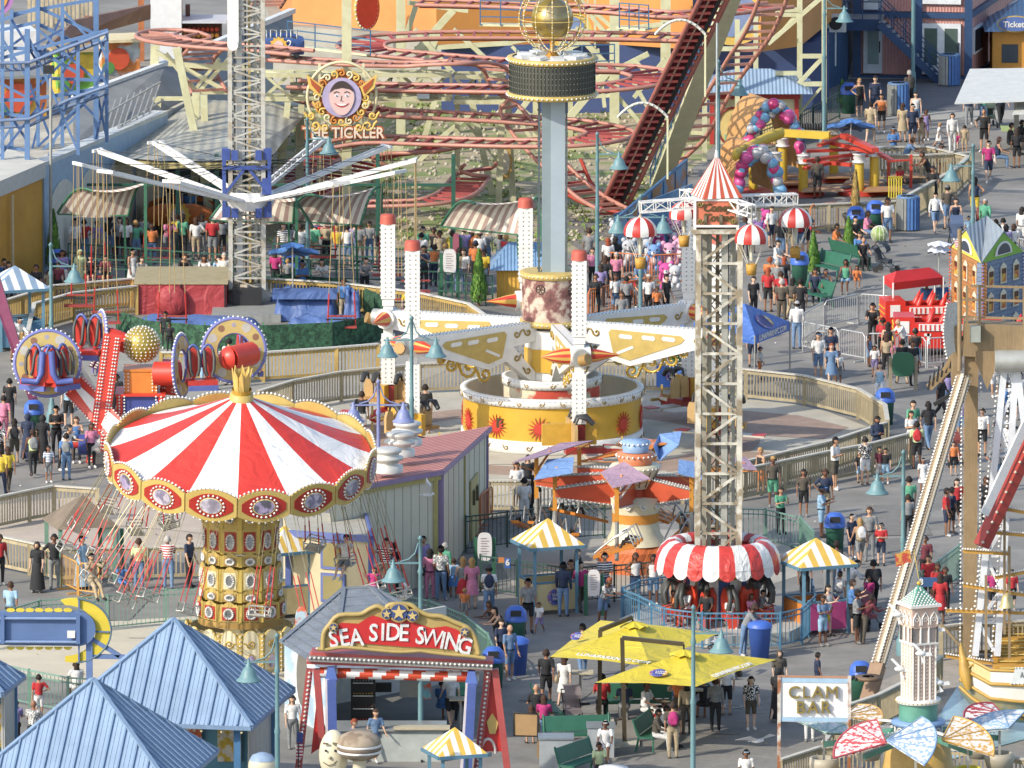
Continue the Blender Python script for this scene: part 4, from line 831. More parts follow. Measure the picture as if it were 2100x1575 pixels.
def coney_tower():
 c=K(1472,1292);Y=c.y;t=thing('drop_tower','white lattice drop tower with red and white scalloped ring and striped pyramid top','ride',c);z=lambda y,d=0:V(1472,y,Y+d).z
 wt=M('#dcd8c8',.5,.05,.3,2,'patch','#a89a80',2.2);w2=.66;top=z(472);zg=.35
 b=MB()
 for sx in(-1,1):
  for sy in(-1,1):b.bar(c+Vc((sx*w2,sy*w2,zg)),c+Vc((sx*w2,sy*w2,top)),.17,wt)
 b.build('mast_legs',t);b=MB();n=13
 for k in range(n):
  a,e=zg+(top-zg)*k/n,zg+(top-zg)*(k+1)/n;f=k%2
  for(x0,y0,x1,y1)in((-1,-1,1,-1),(1,-1,1,1),(1,1,-1,1),(-1,1,-1,-1)):
   if f:x0,y0,x1,y1=x1,y1,x0,y0
   b.bar(c+Vc((x0*w2,y0*w2,a)),c+Vc((x1*w2,y1*w2,e)),.08,wt);b.bar(c+Vc((x0*w2,y0*w2,e)),c+Vc((x1*w2,y1*w2,e)),.08,wt)
 b.build('mast_lattice',t);b=MB()
 for x,y,m,w_ in((.18,-.45,M('#b5b6ac',.5,.2),.2),(-.3,-.4,M('#8f8a76',.6),.14),(.45,0,M('#c9c6b8',.5),.16),(-.05,-.3,M('#6a5d48',.6),.1),(-.45,.2,M('#a9a696',.5),.14),(.3,.3,DARK,.05),(0,.4,DARK,.05)):b.bar(c+Vc((x,y,zg)),c+Vc((x,y,top)),w_,m)
 for k in range(9):b.path([c+Vc((.1+.1*sin(k),-.35,1+k*1.3)),c+Vc((-.25,-.45,1.5+k*1.3)),c+Vc((.2,-.4,2.1+k*1.3))],.02,DARK,4)
 b.build('guide_rails',t)
 b=MB();b.box(c+Vc((0,0,top)),(1.75,1.6,.12),wt)
 for x in(-.5,.0,.5):b.tube(c+Vc((x,-.5,top+.4)),c+Vc((x+.1,-.5,top+.4)),.22,M('#7c6f55',.5,.3),12)
 b.build('sheave_deck',t)
 zs0,zs1=z(461,-.6),z(412,-.6);b=MB();b.box(c+Vc((-.1,0,zs0)),(1.3,1.2,zs1-zs0),M('#dc7a58',.5,0,.1));b.box(c+Vc((-.1,0,zs0-.07)),(1.45,1.35,.07),WHITE);b.box(c+Vc((-.1,0,zs1)),(1.42,1.3,.06),WHITE)
 for sx in(-.78,.58):b.bar(c+Vc((sx,-.62,zs0-.8)),c+Vc((sx,-.62,zs1)),.09,WHITE)
 b.build('sign_box',t);dk=M('#5b4a24',.5)
 text(0,'Coney',c+Vc((-.08,-.615,zs0+.54)),.34,dk,t,bold=.012,shear=.25,ex=.015);text(0,'Tower',c+Vc((-.05,-.615,zs0+.22)),.34,dk,t,bold=.012,shear=.25,ex=.015)
 b=MB()
 for x,zz_ in((-.62,.12),(.44,.12),(-.62,.66),(.44,.66)):scroll(b,c+Vc((x,-.63,zs0+zz_)),(1,0,0),(0,0,1),.09,M('#8a7a3c',.5),.03,1.3,1 if x<0 else-1,.5)
 b.build('sign_scrolls',t)
 zp=zs1+.08;za=z(316);b=MB();N=9;ap=c+Vc((-.08,0,za));hw=.66;rz=.3;cr=[c+Vc((-.08+(x*cos(rz)-y*sin(rz))*hw,(x*sin(rz)+y*cos(rz))*hw,zp))for x,y in((-1,-1),(1,-1),(1,1),(-1,1))]
 for f in range(4):
  p,q=cr[f],cr[(f+1)%4]
  for i in range(N):
   a,e=p.lerp(q,i/N),p.lerp(q,(i+1)/N);m=WHITE if i%2 else M('#cf5a38',.5)
   b.add([a,e,e.lerp(ap,.93),a.lerp(ap,.93)],[(0,1,2,3)],m)
 b.lathe([(.07,za-.1),(.05,za+.1),(.0,za+.2)],WHITE,8,c+Vc((-.08,0,0)));b.build('striped_roof',t)
 b=MB();b.tube(c+Vc((-.08,0,za)),c+Vc((-.08,0,za+4.2)),.035,M('#b9c4c6',.4,.2),6);b.build('flag_pole',t)
 specs=[('left of the tower sign',1313,458,33,541,-.6),('right of the tower sign, lower',1541,473,33,554,-1.4),('farthest right of the tower sign',1631,438,33,519,1.2),('behind the tower sign on the left',1403,423,30,496,2.2)]
 for lab,x,y,r,yb,d in specs:
  q=V(x,y+18,Y+d);rr=r/62;u=(q-c);u.z=0;u.normalize()
  b=MB();truss(b,c+u*.7+Vc((0,0,zs1-.12)),Vc((q.x,q.y,zs1-.2)),.32,WHITE,.022,.45);arm=b.build('truss_arm',t)
  o=thing('parachute','red and white striped parachute with yellow basket hanging '+lab,'parachute',q,'parachutes around the drop tower');n=24
  b=MB();prof=[(rr*cos(a),rr*.92*sin(a))for a in[i*pi/2/7 for i in range(8)]];b.lathe([(rr*.97,-.1)]+prof,None,n,q,ms=lambda j:(RED,WHITE)[(j//2)%2]);b.build('canopy',o)
  b=MB();zb=V(x,yb,Y+d);b.tube(q+Vc((0,0,rr)),zb+Vc((0,0,.3)),.06,M('#d9d5c0',.5),6);b.tube(q+Vc((0,0,rr)),Vc((q.x,q.y,zs1)),.04,STEEL,5);b.build('stem',o)
  b=MB()
  for k in range(6):a=k*pi/3+.3;b.tube(q+Vc((cos(a)*rr*.95,sin(a)*rr*.95,-.05)),zb+Vc((cos(a)*.15,sin(a)*.15,.2)),.012,M('#e2dfd0',.5),4)
  b.build('cords',o)
  b=MB();b.lathe([(.02,-.15),(.15,-.15),(.18,.2),(.15,.2),(.14,-.1)],M('#dda93a',.6,0,.1,1,'stripeZ','#b98520',7),14,zb);b.build('basket',o)
 b=MB();nS=48;ro=2.02;prof=[(1.15,2.75),(1.22,2.9),(1.4,2.98),(1.62,2.93),(1.83,2.75),(1.96,2.5),(ro,2.25)]
 colr=lambda j:(M('#d5392f',.45,0,.08,.8,'fold',None,2.),M('#efefea',.45,0,.08,.8,'fold',None,2.))[(j//2)%2]
 b.lathe(prof,None,nS,c,ms=colr)
 for k in range(24):
  a0,a1=2*pi*2*k/nS,2*pi*(2*k+2)/nS;P=[c+Vc((cos(a0)*ro,sin(a0)*ro,2.25))]+[c+Vc((cos(a0+(a1-a0)*i/8)*(ro+.02),sin(a0+(a1-a0)*i/8)*(ro+.02),2.25-.16-.17*sin(pi*i/8)**.7))for i in range(9)]+[c+Vc((cos(a1)*ro,sin(a1)*ro,2.25))]
  b.poly(P,colr(2*k))
 b.build('scalloped_canopy',t);b=MB();b.lathe([(1.15,2.75),(1.15,2.1)],M('#c22a24',.5),32,c);b.build('inner_collar',t)
 b=MB();b.lathe([(.98,.5),(.98,2.6)],None,32,c,smooth=False,ms=lambda j:(M('#44609f',.45),WHITE)[(j//2)%2]);b.build('striped_core',t)
 for k in range(16):
  a=2*pi*(k+.25)/16;n_=Vc((cos(a),sin(a),0));u=Vc((-sin(a),cos(a),0));b=MB();b.slab([c+n_*1.0+u*cos(g)*.17+Vc((0,0,1.95+sin(g)*.17))for g in[i*pi/8 for i in range(16)]],.05,GOLD,n_);b.build('gold_medallion',t)
 for k in range(12):
  a=2*pi*(k+.5)/12-pi/2;n_=Vc((cos(a),sin(a),0));u=Vc((-sin(a),cos(a),0));q=c+n_*1.35+Vc((0,0,.75));r2=M('#e2431f',.4,0,.08)
  b=MB();b.slab([q+u*x-n_*.15+Vc((0,0,z_))for x,z_ in((-.24,-.1),(.24,-.1),(.26,.6),(.16,.85),(-.16,.85),(-.26,.6))],.1,r2,n_);b.slab([q+u*x+n_*y for x,y in((-.24,-.1),(.24,-.1),(.2,.42),(-.2,.42))],.14,r2,(0,0,-1));b.slab([q+u*x+n_*.38+Vc((0,0,z_))for x,z_ in((-.2,0),(.2,0),(.14,-.45),(-.14,-.45))],.08,r2,n_);st=b.build('seat',t)
  up=.75 if k in(1,4,11)else 0
  b=MB();b.path([q+Vc((0,0,.8)),q+n_*.25+Vc((0,0,.95+up*.2)),q+n_*.45+Vc((0,0,.55+up*.4))+u*.1,q+n_*.4+Vc((0,0,.2+up))+u*.15],.085,M('#454642',.5),7);b.path([q+Vc((0,0,.8))-u*.05,q+n_*.25+Vc((0,0,.95+up*.2))-u*.1,q+n_*.45+Vc((0,0,.55+up*.4))-u*.1,q+n_*.4+Vc((0,0,.2+up))-u*.15],.085,M('#454642',.5),7);b.build('harness',st)
 b=MB();b.lathe([(0,0),(3.15,0),(3.15,.36),(0,.36)],M('#c5c4ba',.7,0,.12),8,c,smooth=False);b.lathe([(1.3,.36),(1.3,.5),(0,.5)],M('#8f8f88',.6),24,c);b.build('platform',t)
 return c
CT_C=coney_tower()
def glider_ride():
 c=K(1303,1168);Y=c.y;t=thing('hang_glider_ride','kite glider ride with cream cone base and tiered orange and blue top','ride',c);z=lambda y:V(1303,y,Y).z
 crm=M('#e6dcb8',.45,0,.1);orr=M('#d2552c',.45,0,.12)
 b=MB();b.lathe([(1.05,.9),(.82,1.25),(.74,1.7),(.8,2.1),(.88,2.45),(.0,2.46)],crm,40,c);b.build('cone_base',t)
 b=MB();b.lathe([(.765,1.62),(.775,1.9),(.785,1.93)],M('#e89a30',.45),40,c+Vc((0,0,0)));b.build('orange_band',t)
 b=MB()
 for k in range(10):a=2*pi*k/10;scroll(b,c+Vc((cos(a)*.86,sin(a)*.86,2.2)),Vc((-sin(a),cos(a),0)),(0,0,1),.1,WHITE,.03,1,1 if k%2 else-1)
 b.build('white_scrolls',t)
 b=MB();b.lathe([(1.25,0),(1.2,.7),(1.0,.95),(.9,.97)],M('#d96f2c',.5,0,.15,1,'fold',None,1.5),8,c,smooth=False);b.build('orange_cover',t)
 b=MB();b.lathe([(.36,2.4),(.36,3.9)],orr,20,c);b.build('centre_column',t)
 b=MB();b.lathe([(.45,z(1000)),(.7,z(972)),(.82,z(958)),(.8,z(952)),(.0,z(950))],crm,28,c)
 for i in range(14):a=i*2*pi/14;b.bar(c+Vc((cos(a)*.5,sin(a)*.5,z(995))),c+Vc((cos(a)*.78,sin(a)*.78,z(962))),.03,DARK)
 b.dots(circ(c+Vc((0,0,z(957))),.83,30),.04);b.build('cream_tier',t)
 b=MB();b.lathe([(.55,z(950)),(.62,z(928)),(0,z(927))],M('#e08050',.45),28,c);b.dots(circ(c+Vc((0,0,z(933))),.64,22),.045);b.build('orange_tier',t)
 b=MB();b.lathe([(.42,z(926)),(.47,z(903)),(0,z(902))],M('#8fb2dc',.45),28,c);b.dots(circ(c+Vc((0,0,z(908))),.49,18),.045);b.build('blue_tier',t)
 tips=[(1138,1010,-.5,0),(1265,1032,-3.2,1),(1418,1012,-1,0),(1440,985,1.4,1),(1340,960,3,2),(1188,965,2.2,2),(1100,985,.8,1)]
 cl=[M('#7fa6dc',.6,0,.1,1,'fold',None,2),M('#a98a9e',.6,0,.1,1,'fold',None,2),M('#d98a6a',.6,0,.1,1,'fold',None,2)]
 labs=['blue, left','mauve, in front of the ride column','blue, beside the drop tower mast','pink, right of the drop tower mast','orange, behind the tiered top','orange, behind the left arm','pink, far left']
 can=[(0,[(1095,983),(1122,942),(1177,937),(1174,969)]),(1,[(1232,968),(1280,946),(1334,981),(1256,1000)]),(0,[(1390,970),(1392,942),(1443,950),(1444,983)]),(1,[(1497,938),(1530,937),(1553,963),(1530,962)]),(2,[(1268,907),(1320,898),(1376,908),(1335,912)]),(0,[(1340,915),(1352,890),(1398,884),(1392,912),(1352,945)]),(1,[(1050,948),(1150,908),(1216,903),(1100,938)])]
 for k,(x,y,d,ci)in enumerate(tips):
  q=V(x,y,Y+d);u=q-c;u.z=0;u.normalize();n_=Vc((-u.y,u.x,0));p=c+u*.35+Vc((0,0,q.z+.25))
  b=MB();b.slab([p+Vc((0,0,.1))-n_*.08,q+Vc((0,0,.1))-n_*.08,q-Vc((0,0,.15))-n_*.08,p-Vc((0,0,.75))-n_*.08],.16,orr,n_)
  L=(q-p).length;
  for s_ in(-.09,.09):b.bar(p+n_*s_+Vc((0,0,.14)),q+n_*s_+Vc((0,0,.14)),.05,STEEL);b.bar(p+n_*s_*1.1-Vc((0,0,.78)),q+n_*s_*1.1-Vc((0,0,.16)),.04,STEEL)
  b.dots([p.lerp(q,i/16)+n_*s_+Vc((0,0,.16))for i in range(1,16)for s_ in(-.12,.12)]+[(p-Vc((0,0,.78))).lerp(q-Vc((0,0,.16)),i/16)+n_*s_ for i in range(1,16)for s_ in(-.12,.12)],.035)
  b.build('arm',t)
  b=MB();b.bar(q+Vc((0,0,.75)),q+Vc((0,0,-.6)),.14,M('#e39a28',.45));b.tube(q+Vc((0,0,-.6)),q+Vc((0,0,-1.9)),.07,STEEL,8);pst=b.build('end_post',t)
  o=thing('hang_glider','x','glider',q-Vc((0,0,1.9)),'gliders of the kite ride');o['label']='kite glider car with '+labs[k]+' canopy'
  m,P=can[k];qq=[V(x_,y_,q.y)for x_,y_ in P];ctr=sum(qq,Vc((0,0,0)))/len(qq)
  qq=[V(x_,y_,q.y+(1.2 if y_<sum(p_[1]for p_ in P)/len(P)else-.8))for x_,y_ in P]
  b=MB();b.slab(qq,.03,cl[m],(0,0,-1));b.build('canopy',o);b=MB();ctr=sum(qq,Vc((0,0,0)))/len(qq)
  for v in qq[::2]:b.bar(v-Vc((0,0,.05)),q+Vc((0,0,.3)),.03,M('#e08a28',.5))
  b.bar(ctr,q+Vc((0,0,.3)),.06,M('#e08a28',.5));b.build('canopy_frame',o)
  b=MB();s=q+n_*.0-Vc((0,0,1.55));og=M('#e08a22',.45,0,.1)
  for e in(-.55,0,.55):
   g=s+u*e;b.slab([g-n_*.65+u*x+Vc((0,0,-.1))for x in(-.17,.17)]+[g+n_*.75+u*x+Vc((0,0,.32))for x in(.12,-.12)],.1,og,(0,0,-1))
  b.build('belly_bed',o);b=MB()
  for e in(-.72,-.27,.27,.72):b.path([s+u*e-n_*.6,s+u*e+Vc((0,0,.5)),s+u*e+n_*.5+Vc((0,0,.75)),s+u*e+n_*.7+Vc((0,0,.3))],.03,M('#c9c9c2',.3,.5),5)
  b.build('frame_rails',o)
  b=MB()
  for e in(-.5,0,.5):b.path([s+u*e+n_*.2+Vc((0,0,.1)),s+u*e+n_*.3+Vc((0,0,.4)),s+u*e+n_*.65+Vc((0,0,.35))],.05,DARK,6)
  b.build('harness',o)
glider_ride()
def venetian_ride():
 c=K(1882,1678);Y=c.y;t=thing('bell_tower_ride','little Venetian bell tower ride with green spire and patterned fan wings','ride',c);z=lambda y:V(1882,y,Y).z
 pk=M('#d8b8a4',.5,0,.1);wh=M('#eeeae2',.45,0,.08);gr=M('#5f9f8b',.45,0,.12);rz=.42
 def sq(w,z0,z1,m,b,w1=None):
  w1=w1 or w;P=[c+Vc(((x*cos(rz)-y*sin(rz))*ww,(x*sin(rz)+y*cos(rz))*ww,zz))for zz,ww in((z0,w),(z1,w1))for x,y in((-1,-1),(1,-1),(1,1),(-1,1))]
  b.add(P,[(0,1,5,4),(1,2,6,5),(2,3,7,6),(3,0,4,7),(4,5,6,7)],m);return P
 zb,zt=z(1432),z(1318);b=MB();P=sq(.37,zb,zt,pk,b)
 for f in range(4):
  a,e=P[f],P[(f+1)%4]
  for k in range(4):s=a.lerp(e,k/4);b.bar(s,s+Vc((0,0,zt-zb)),.05,wh)
  for k in range(4):s=a.lerp(e,(k+.5)/4);b.dots([s+Vc((0,0,.1+i*.11))for i in range(int((zt-zb)/.11)-1)],.033,M('#f3ead8',.4))
 b.build('tower_shaft',t);b=MB();sq(.43,zt,zt+.06,wh,b);P=sq(.36,zt+.06,zt+.5,M('#b9a89c',.6),b,.36)
 z3=z(1288)
 for f in range(4):
  a,e=P[f],P[(f+1)%4]
  for k in range(4):s=a.lerp(e,k/3)+(a.lerp(e,k/3)-Vc((c.x,c.y,a.z)))*.1;b.tube(s,s+Vc((0,0,.48)),.035,wh,6)
 b.build('belfry',t);z4=zt+.5;z5=z(1262);b=MB();P=sq(.42,z4,z4+.62,pk,b)
 for f in range(4):
  a,e=P[f],P[(f+1)%4];d=(e-a).normalized();nn=Vc((d.y,-d.x,0))
  for k in range(3):s=a.lerp(e,(k+.5)/3)+nn*.02+Vc((0,0,.1));w=.11;b.path([s-d*w,s-d*w+Vc((0,0,.2)),s+Vc((0,0,.38)),s+d*w+Vc((0,0,.2)),s+d*w],.025,wh,5);b.path(circ(s+Vc((0,0,.16)),.06,8,u=d,v=(0,0,1)),.015,wh,4,True)
 b.build('arched_gallery',t)
 z6=z4+.62;b=MB();sq(.5,z6,z6+.08,wh,b);P=sq(.42,z6+.08,z(1200),gr,b,.02)
 for f in range(4):
  for i in range(9):L=P[f].lerp(P[4+f],i/9.5);Q=P[(f+1)%4].lerp(P[4+(f+1)%4],i/9.5);n=max(1,8-i);b.dots([L.lerp(Q,(j+.5)/n)for j in range(n)],.04)
 b.build('spire',t);b=MB();b.ball(c+Vc((0,0,z(1196))),.07,GOLD);b.tube(c+Vc((0,0,z(1190))),c+Vc((-.15,0,z(1128))),.015,GOLDP,4);fl=b.build('finial',t)
 q=V(1867,1128,Y);b=MB();fm=M('#b8402e',.6,0,.1,1,'patch','#c9973a',6.);b.add([q+Vc((-i*.09,0,.03*sin(i*1.2)-.02*i))for i in range(6)]+[q+Vc((-i*.09+.03,0,-.38+.03*sin(i*1.2)-.02*i))for i in range(6)],[(i,i+1,7+i,6+i)for i in range(5)],fm);b.build('flag',fl)
 b=MB();b.lathe([(.62,zb-.12),(.66,zb-.1),(.66,zb),(.3,zb+.01)],wh,32,c);b.dots(circ(c+Vc((0,0,zb-.05)),.67,34),.03,M('#d8c27a',.4));b.lathe([(.57,zb-.62),(.57,zb-.1)],gr,32,c);b.build('green_drum',t)
 bl=M('#7ea3cf',.45,0,.1);b=MB();b.lathe([(.62,zb-1.15),(.66,zb-.8),(.8,zb-.75),(.8,zb-.66),(.5,zb-.62)],bl,32,c)
 for k in range(10):a=2*pi*k/10;n_=Vc((cos(a),sin(a),0));u=Vc((-sin(a),cos(a),0));b.path(circ(c+n_*.68+Vc((0,0,zb-.95)),.13,12,u=u,v=(0,0,1)),.03,wh,5,True)
 b.build('gear_collar',t)
 for i,(x,y)in enumerate(((1888,1340),(1915,1290),(1845,1372),(1925,1400),(1840,1260))):
  p=V(x,y,Y-.7 if i in(0,)else Y-.1);b=MB();g=M('#dfe3e4',.5,0,.08);b.ball(p,.1,g,10,6,(1.6,.8,.8));b.slab([p,p+Vc((-.28,0,.3)),p+Vc((-.2,0,.32)),p+Vc((.08,0,.04))],.02,g,(0,-1,0));b.slab([p,p+Vc((.3,0,.05)),p+Vc((.34,0,-.06)),p+Vc((.05,0,-.08))],.02,g,(0,-1,0));b.slab([p+Vc((0,0,-.05)),p+Vc((.03,0,-.3)),p+Vc((.15,0,-.25))],.02,g,(0,-1,0));b.build('sculpted_gull',t)
 zr=zb-1.35
 wings=[('blue','#8fb0d4',1878,1520,-2.9,1.0),('red','#c8505a',1765,1518,-2.2,1.05),('teal','#a9cdc6',1690,1492,.2,1.),('yellow','#d9a94e',1985,1512,-2.2,1.05),('sky blue','#9fc0da',2050,1482,1.,1.1),('crimson','#a83a48',2010,1458,3.,.8),('ochre','#c9a05a',1780,1462,3.,.8)]
 for i,(nm,hx,x,y,d,sc)in enumerate(wings):
  q=V(x,y,Y+d);u=q-c;u.z=0;L=u.length;u.normalize();n_=Vc((-u.y,u.x,0));tl=(.75,.6,.3,.6,.35,.2,.2)[i]
  b=MB();s0=c+u*.75+Vc((0,0,zb-.85));e0=q-Vc((0,0,.18));b.bar(s0,e0,.07,wh);b.bar(s0+n_*.12-Vc((0,0,.25)),e0+n_*.12-Vc((0,0,.3)),.1,M('#5f9f8b',.45),.16);b.dots([(s0+n_*.16).lerp(e0+n_*.16,k/18)-Vc((0,0,.16))for k in range(18)],.028);b.build('arm',t)
  o=thing('fan_car',nm+' patterned fan shaped wing car of the bell tower ride','fan car',Vc((q.x,q.y,.3)),'fan winged cars round the bell tower')
  fm=M('#efece6',.5,0,.06,1,'patch',hx,8.);rim=M(hx,.5)
  hub=q-u*.1;dirs=n_ if x>1870 else-n_
  if i==0:dirs=Vc((1,0,0))
  side=Vc((-dirs.y,dirs.x,0));Rf=1.45*sc;w0=hub-dirs*.85
  P=[w0]+[w0+(dirs*cos(a)+side*sin(a))*Rf+Vc((0,0,.12*cos(2.2*a)-(tl*sin(a)if side.y<0 else-tl*sin(a))*1.0))for a in[(-.75+1.5*k/14)for k in range(15)]]
  b=MB();b.add([P[0]]+P[1:]+[p-Vc((0,0,.05))for p in P],[(0,k,k+1)for k in range(1,15)]+[(16,16+k+1,16+k)for k in range(1,15)]+[(k,16+k,17+k,k+1)for k in range(1,15)],fm);b.path(P[1:],.035,rim,5)
  for k in(1,5,8,11,15):b.bar(P[0]+Vc((0,0,.01)),P[k]+Vc((0,0,.012)),.03,rim)
  b.build('fan_wing',o)
  b=MB();m=RED if i==1 else(M('#e2d32c',.4)if i in(0,3)else M('#b9b09a',.5));z_=q.z-1.2;b.lathe([(.05,-.25),(.35,-.2),(.45,.1),(.42,.3),(.34,.3),(.3,0)],m,14,Vc((q.x,q.y,z_)));b.build('tub',o);b=MB();b.bar(Vc((q.x,q.y,z_+.1)),Vc((q.x,q.y,q.z)),.07,STEEL);b.build('mast',o)
 b=MB();b.lathe([(1.2,0),(1.2,.8),(.9,zb-1.2),(.6,zb-1.1)],M('#cda650',.5,0,.15),24,c);b.build('base',t)
venetian_ride()
def ship_ride():
 bs=K(1988,1352);Y=bs.y;t=thing('ship_ride_tower','timber and white steel frame of the swinging ship ride with rows of bulbs','ride frame',bs);b=MB();P=lambda x,y,d=0:V(x,y,Y+d)
 b.box(Vc((bs.x,Y,0)),(.42,.5,P(1988,700).z),BROWNW);b.build('timber_post',t);b=MB();e=P(1965,700);b.dots([Vc((bs.x+s_*.3,Y-.2,.4+i*.13))for i in range(66)for s_ in(-1,1)],.045);b.build('post_bulbs',t)
 b=MB();q0=P(1985,690,-.3);b.bar(P(1975,692),P(2140,700),.9,BROWNW,1.05);b.slab([P(2000,720,-.5),P(2040,720,-.5),P(2040,760,-.5),P(2025,800,-.5),P(2000,740,-.5)],.6,BROWNW,(0,1,0));b.build('timber_beam',t)
 b=MB();b.box(P(1960,790,-.3),(.28,.3,1.9),BROWNW);b.box(P(2000,700,-.6),(.32,.4,.5),M('#9fa59c',.6));b.bar(P(1935,760),P(1975,690),.1,BROWNW);b.build('cap_blocks',t)
 ft=K(1772,1462);tp=P(1975,775,-.6);d=(tp-ft);b=MB();m=M('#b9a486',.7,0,.15,1,'wood','#9a8262',2);j=ft.lerp(tp,.14)
 b.bar(ft,j,.42,M('#a6876a',.7,0,.15),.34);b.bar(j,tp,.34,m,.34);b.build('diagonal_strut',t)
 b=MB();sd=Vc((0,1,0)).cross(d).normalized();fr=sd.cross(d.normalized());fr=-fr if fr.y>0 else fr
 b.bar(j+fr*.2-sd*.07,tp+fr*.2-sd*.07,.1,M('#d9cbb0',.5),.06);b.bar(j+fr*.2+sd*.12,tp+fr*.2+sd*.12,.1,M('#a59d8c',.5),.06);b.build('light_channel',t)
 b=MB();b.dots([j.lerp(tp,i/92)+sd*s_+fr*o for i in range(92)for s_,o in((-.22,.1),(.22,.1),(-.04,.25))],.048);b.build('strut_bulbs',t)
 b=MB();b.dots([ft+Vc((cos(a)*.4,sin(a)*.3,1.1))for a in[i*.5 for i in range(12)]],.07,DARK);b.lathe([(.2,-.05),(.42,-.05),(.42,.05),(.2,.05)],M('#7a624a',.6),12,ft+Vc((.13,0,1.1)));b.build('flange',t)
 for x,y,w_,yy in((1940,860,70,0),(1945,900,60,0)):
  pass
 b=MB();b.bar(P(1905,795,1),P(1955,745,1),.22,BROWNW);b.bar(P(1915,830,1),P(1965,800,1),.12,DARK)
 for k in range(6):b.bar(P(1903+k*9,800-k*9,.9),P(1908+k*9,770-k*9,.9),.05,DARK)
 b.build('rear_arm',t)
 wh=M('#dfe4ea',.4,0,.1)
 for nm,x0,y0,x1,y1,w0,w1 in(('front_leg',2000,1345,2062,730,.0,0),('rear_leg',2045,1345,2085,730,.0,0),('outer_leg',2150,1250,2082,730,0,0)):
  b=MB();b.bar(P(x0,y0,-1),P(x1,y1,-.2),.2,wh);b.build(nm,t)
 b=MB()
 for k in range(9):
  a,e=k/9,(k+1)/9;L0=P(2000,1345,-1).lerp(P(2062,730,-.2),a);R0=P(2045,1345,-1).lerp(P(2085,730,-.2),a);L1=P(2000,1345,-1).lerp(P(2062,730,-.2),e);R1=P(2045,1345,-1).lerp(P(2085,730,-.2),e)
  b.bar(*((L0,R1)if k%2 else(R0,L1)),.1,wh);b.bar(L1,R1,.08,wh)
 b.build('leg_bracing',t);b=MB()
 for(x0,y0,x1,y1)in((2000,1345,2062,730),(2045,1345,2085,730)):b.dots([P(x0,y0,-1).lerp(P(x1,y1,-.2),i/60)+Vc((-.17,-.05,0))for i in range(60)],.05)
 b.build('leg_bulbs',t)
 b=MB();b.tube(P(2040,740,-.6),P(2130,740,-.6),.35,STEEL,14);b.build('axle',t)
 b=MB();b.bar(P(2012,1120,-2),P(2130,870,-1),.5,M('#a8382c',.5),.3);b.bar(P(2018,1055,-2.1),P(2122,830,-1.1),.08,WHITE,.3);b.dots([P(2016,1112,-2.3).lerp(P(2130,866,-1.3),i/12)for i in range(12)],.06,M('#d8c9b4',.4));b.build('red_beam',t)
 yl=M('#d6a03a',.5,0,.12);rails=[(1975,1130,2070,1136),(1975,1200,2130,1225),(1940,1252,2130,1258),(1940,1345,2035,1360),(2020,1036,2130,1056),(2035,1092,2130,1100),(2040,1185,2130,1168)]
 b=MB()
 for x0,y0,x1,y1 in rails:b.bar(P(x0,y0,-1.3),P(x1,y1,-1.3),.1,yl)
 b.build('light_rails',t);b=MB()
 for x0,y0,x1,y1 in rails:p,q=P(x0,y0,-1.4),P(x1,y1,-1.4);b.dots([p.lerp(q,i/18)+Vc((0,0,.07))for i in range(19)],.045)
 b.build('rail_bulbs',t)
 b=MB()
 for k in range(7):b.box(P(2085,1290+k*14,1.5-k*.5),(1.5,.45,.18),M('#d09a2a',.6,0,.15));b.bar(P(2050,1286+k*14,1.2-k*.5),P(2120,1286+k*14,1.2-k*.5),.03,M('#e6d27a',.4))
 b.build('yellow_steps',t)
 b=MB()
 for x,y0,y1 in((2022,1352,1180),(2070,1350,1120),(2060,1000,1300)):b.bar(P(x,y0,-1.6),P(x,y1,-1.6),.08,BROWNW)
 b.build('thin_posts',t);q=P(2065,1245,-1.7);b=MB();b.lathe([(.26,0),(.2,.1),(.17,.3),(.08,.42),(0,.45)],M('#d8c68a',.35,.3),20,q);o=b.build('brass_bell');recentre(o);tag(o,'brass bell hanging among the ship ride posts','bell')
 s=thing('ship_sail','white sail edged with bulbs beside the timber beam','sail',P(1955,740));b=MB();n=8
 A=[P(1942+12*sin(i/n*pi)*-.6,622+i*14,-.8)for i in range(n+1)];B=[P(1972,618+i*12-4*sin(i),-.2)for i in range(n+1)];b.add(A+B,[(i,n+1+i,n+2+i,i+1)for i in range(n)],M('#e4e4dc',.6,0,.08,1,'fold',None,1.5));b.build('cloth',s);b=MB();b.dots([p+Vc((0,-.05,0))for p in A]+[(A[i]+A[i+1])/2 for i in range(n)],.05);b.build('bulbs',s)
 r=thing('deck_railing','brown pipe railing on top of the timber beam','railing',P(2020,660));b=MB()
 for y in(586,614,650):b.bar(P(1965 if y>586 else 1990,y,-.4),P(2130,y+4,-.4),.07,BROWNW)
 for x in(1983,2009,2100):b.bar(P(x,680,-.4),P(x,586,-.4),.08,BROWNW)
 b.build('rails',r);r=thing('mast_pole','slender brown mast pole standing before the fire house','pole',P(1968,760));b=MB();b.tube(P(1968,760,-1),P(1968,470,-1),.07,BROWNW,8);b.build('pole',r);b=MB();b.add([P(1966+x,y,-1.05)for x,y in((0,488),(-9,496),(-7,510),(0,505))],[(0,1,2,3)],M('#c8505a',.6,0,.1,1,'stripeZ','#f0eee8',6));b.build('flag',r)
 h=K(2045,1500);sy=h.y;S_=thing('swing_ship','gold and white galleon gondola hanging over painted water','ship',h);Q=lambda x,y,d=0:V(x,y,sy+d)
 wh=M('#eeebdf',.45,0,.08);gd=M('#c79d3e',.45,0,.15);gr=M('#b3a77c',.5,0,.2,1.5,'patch','#8d9a8a',1.)
 stations=[(0,.15,1.0),(.35,.6,.55),(.9,.95,.15),(1.8,1.15,-.05),(3.2,1.2,-.1),(5.5,1.2,-.1)]
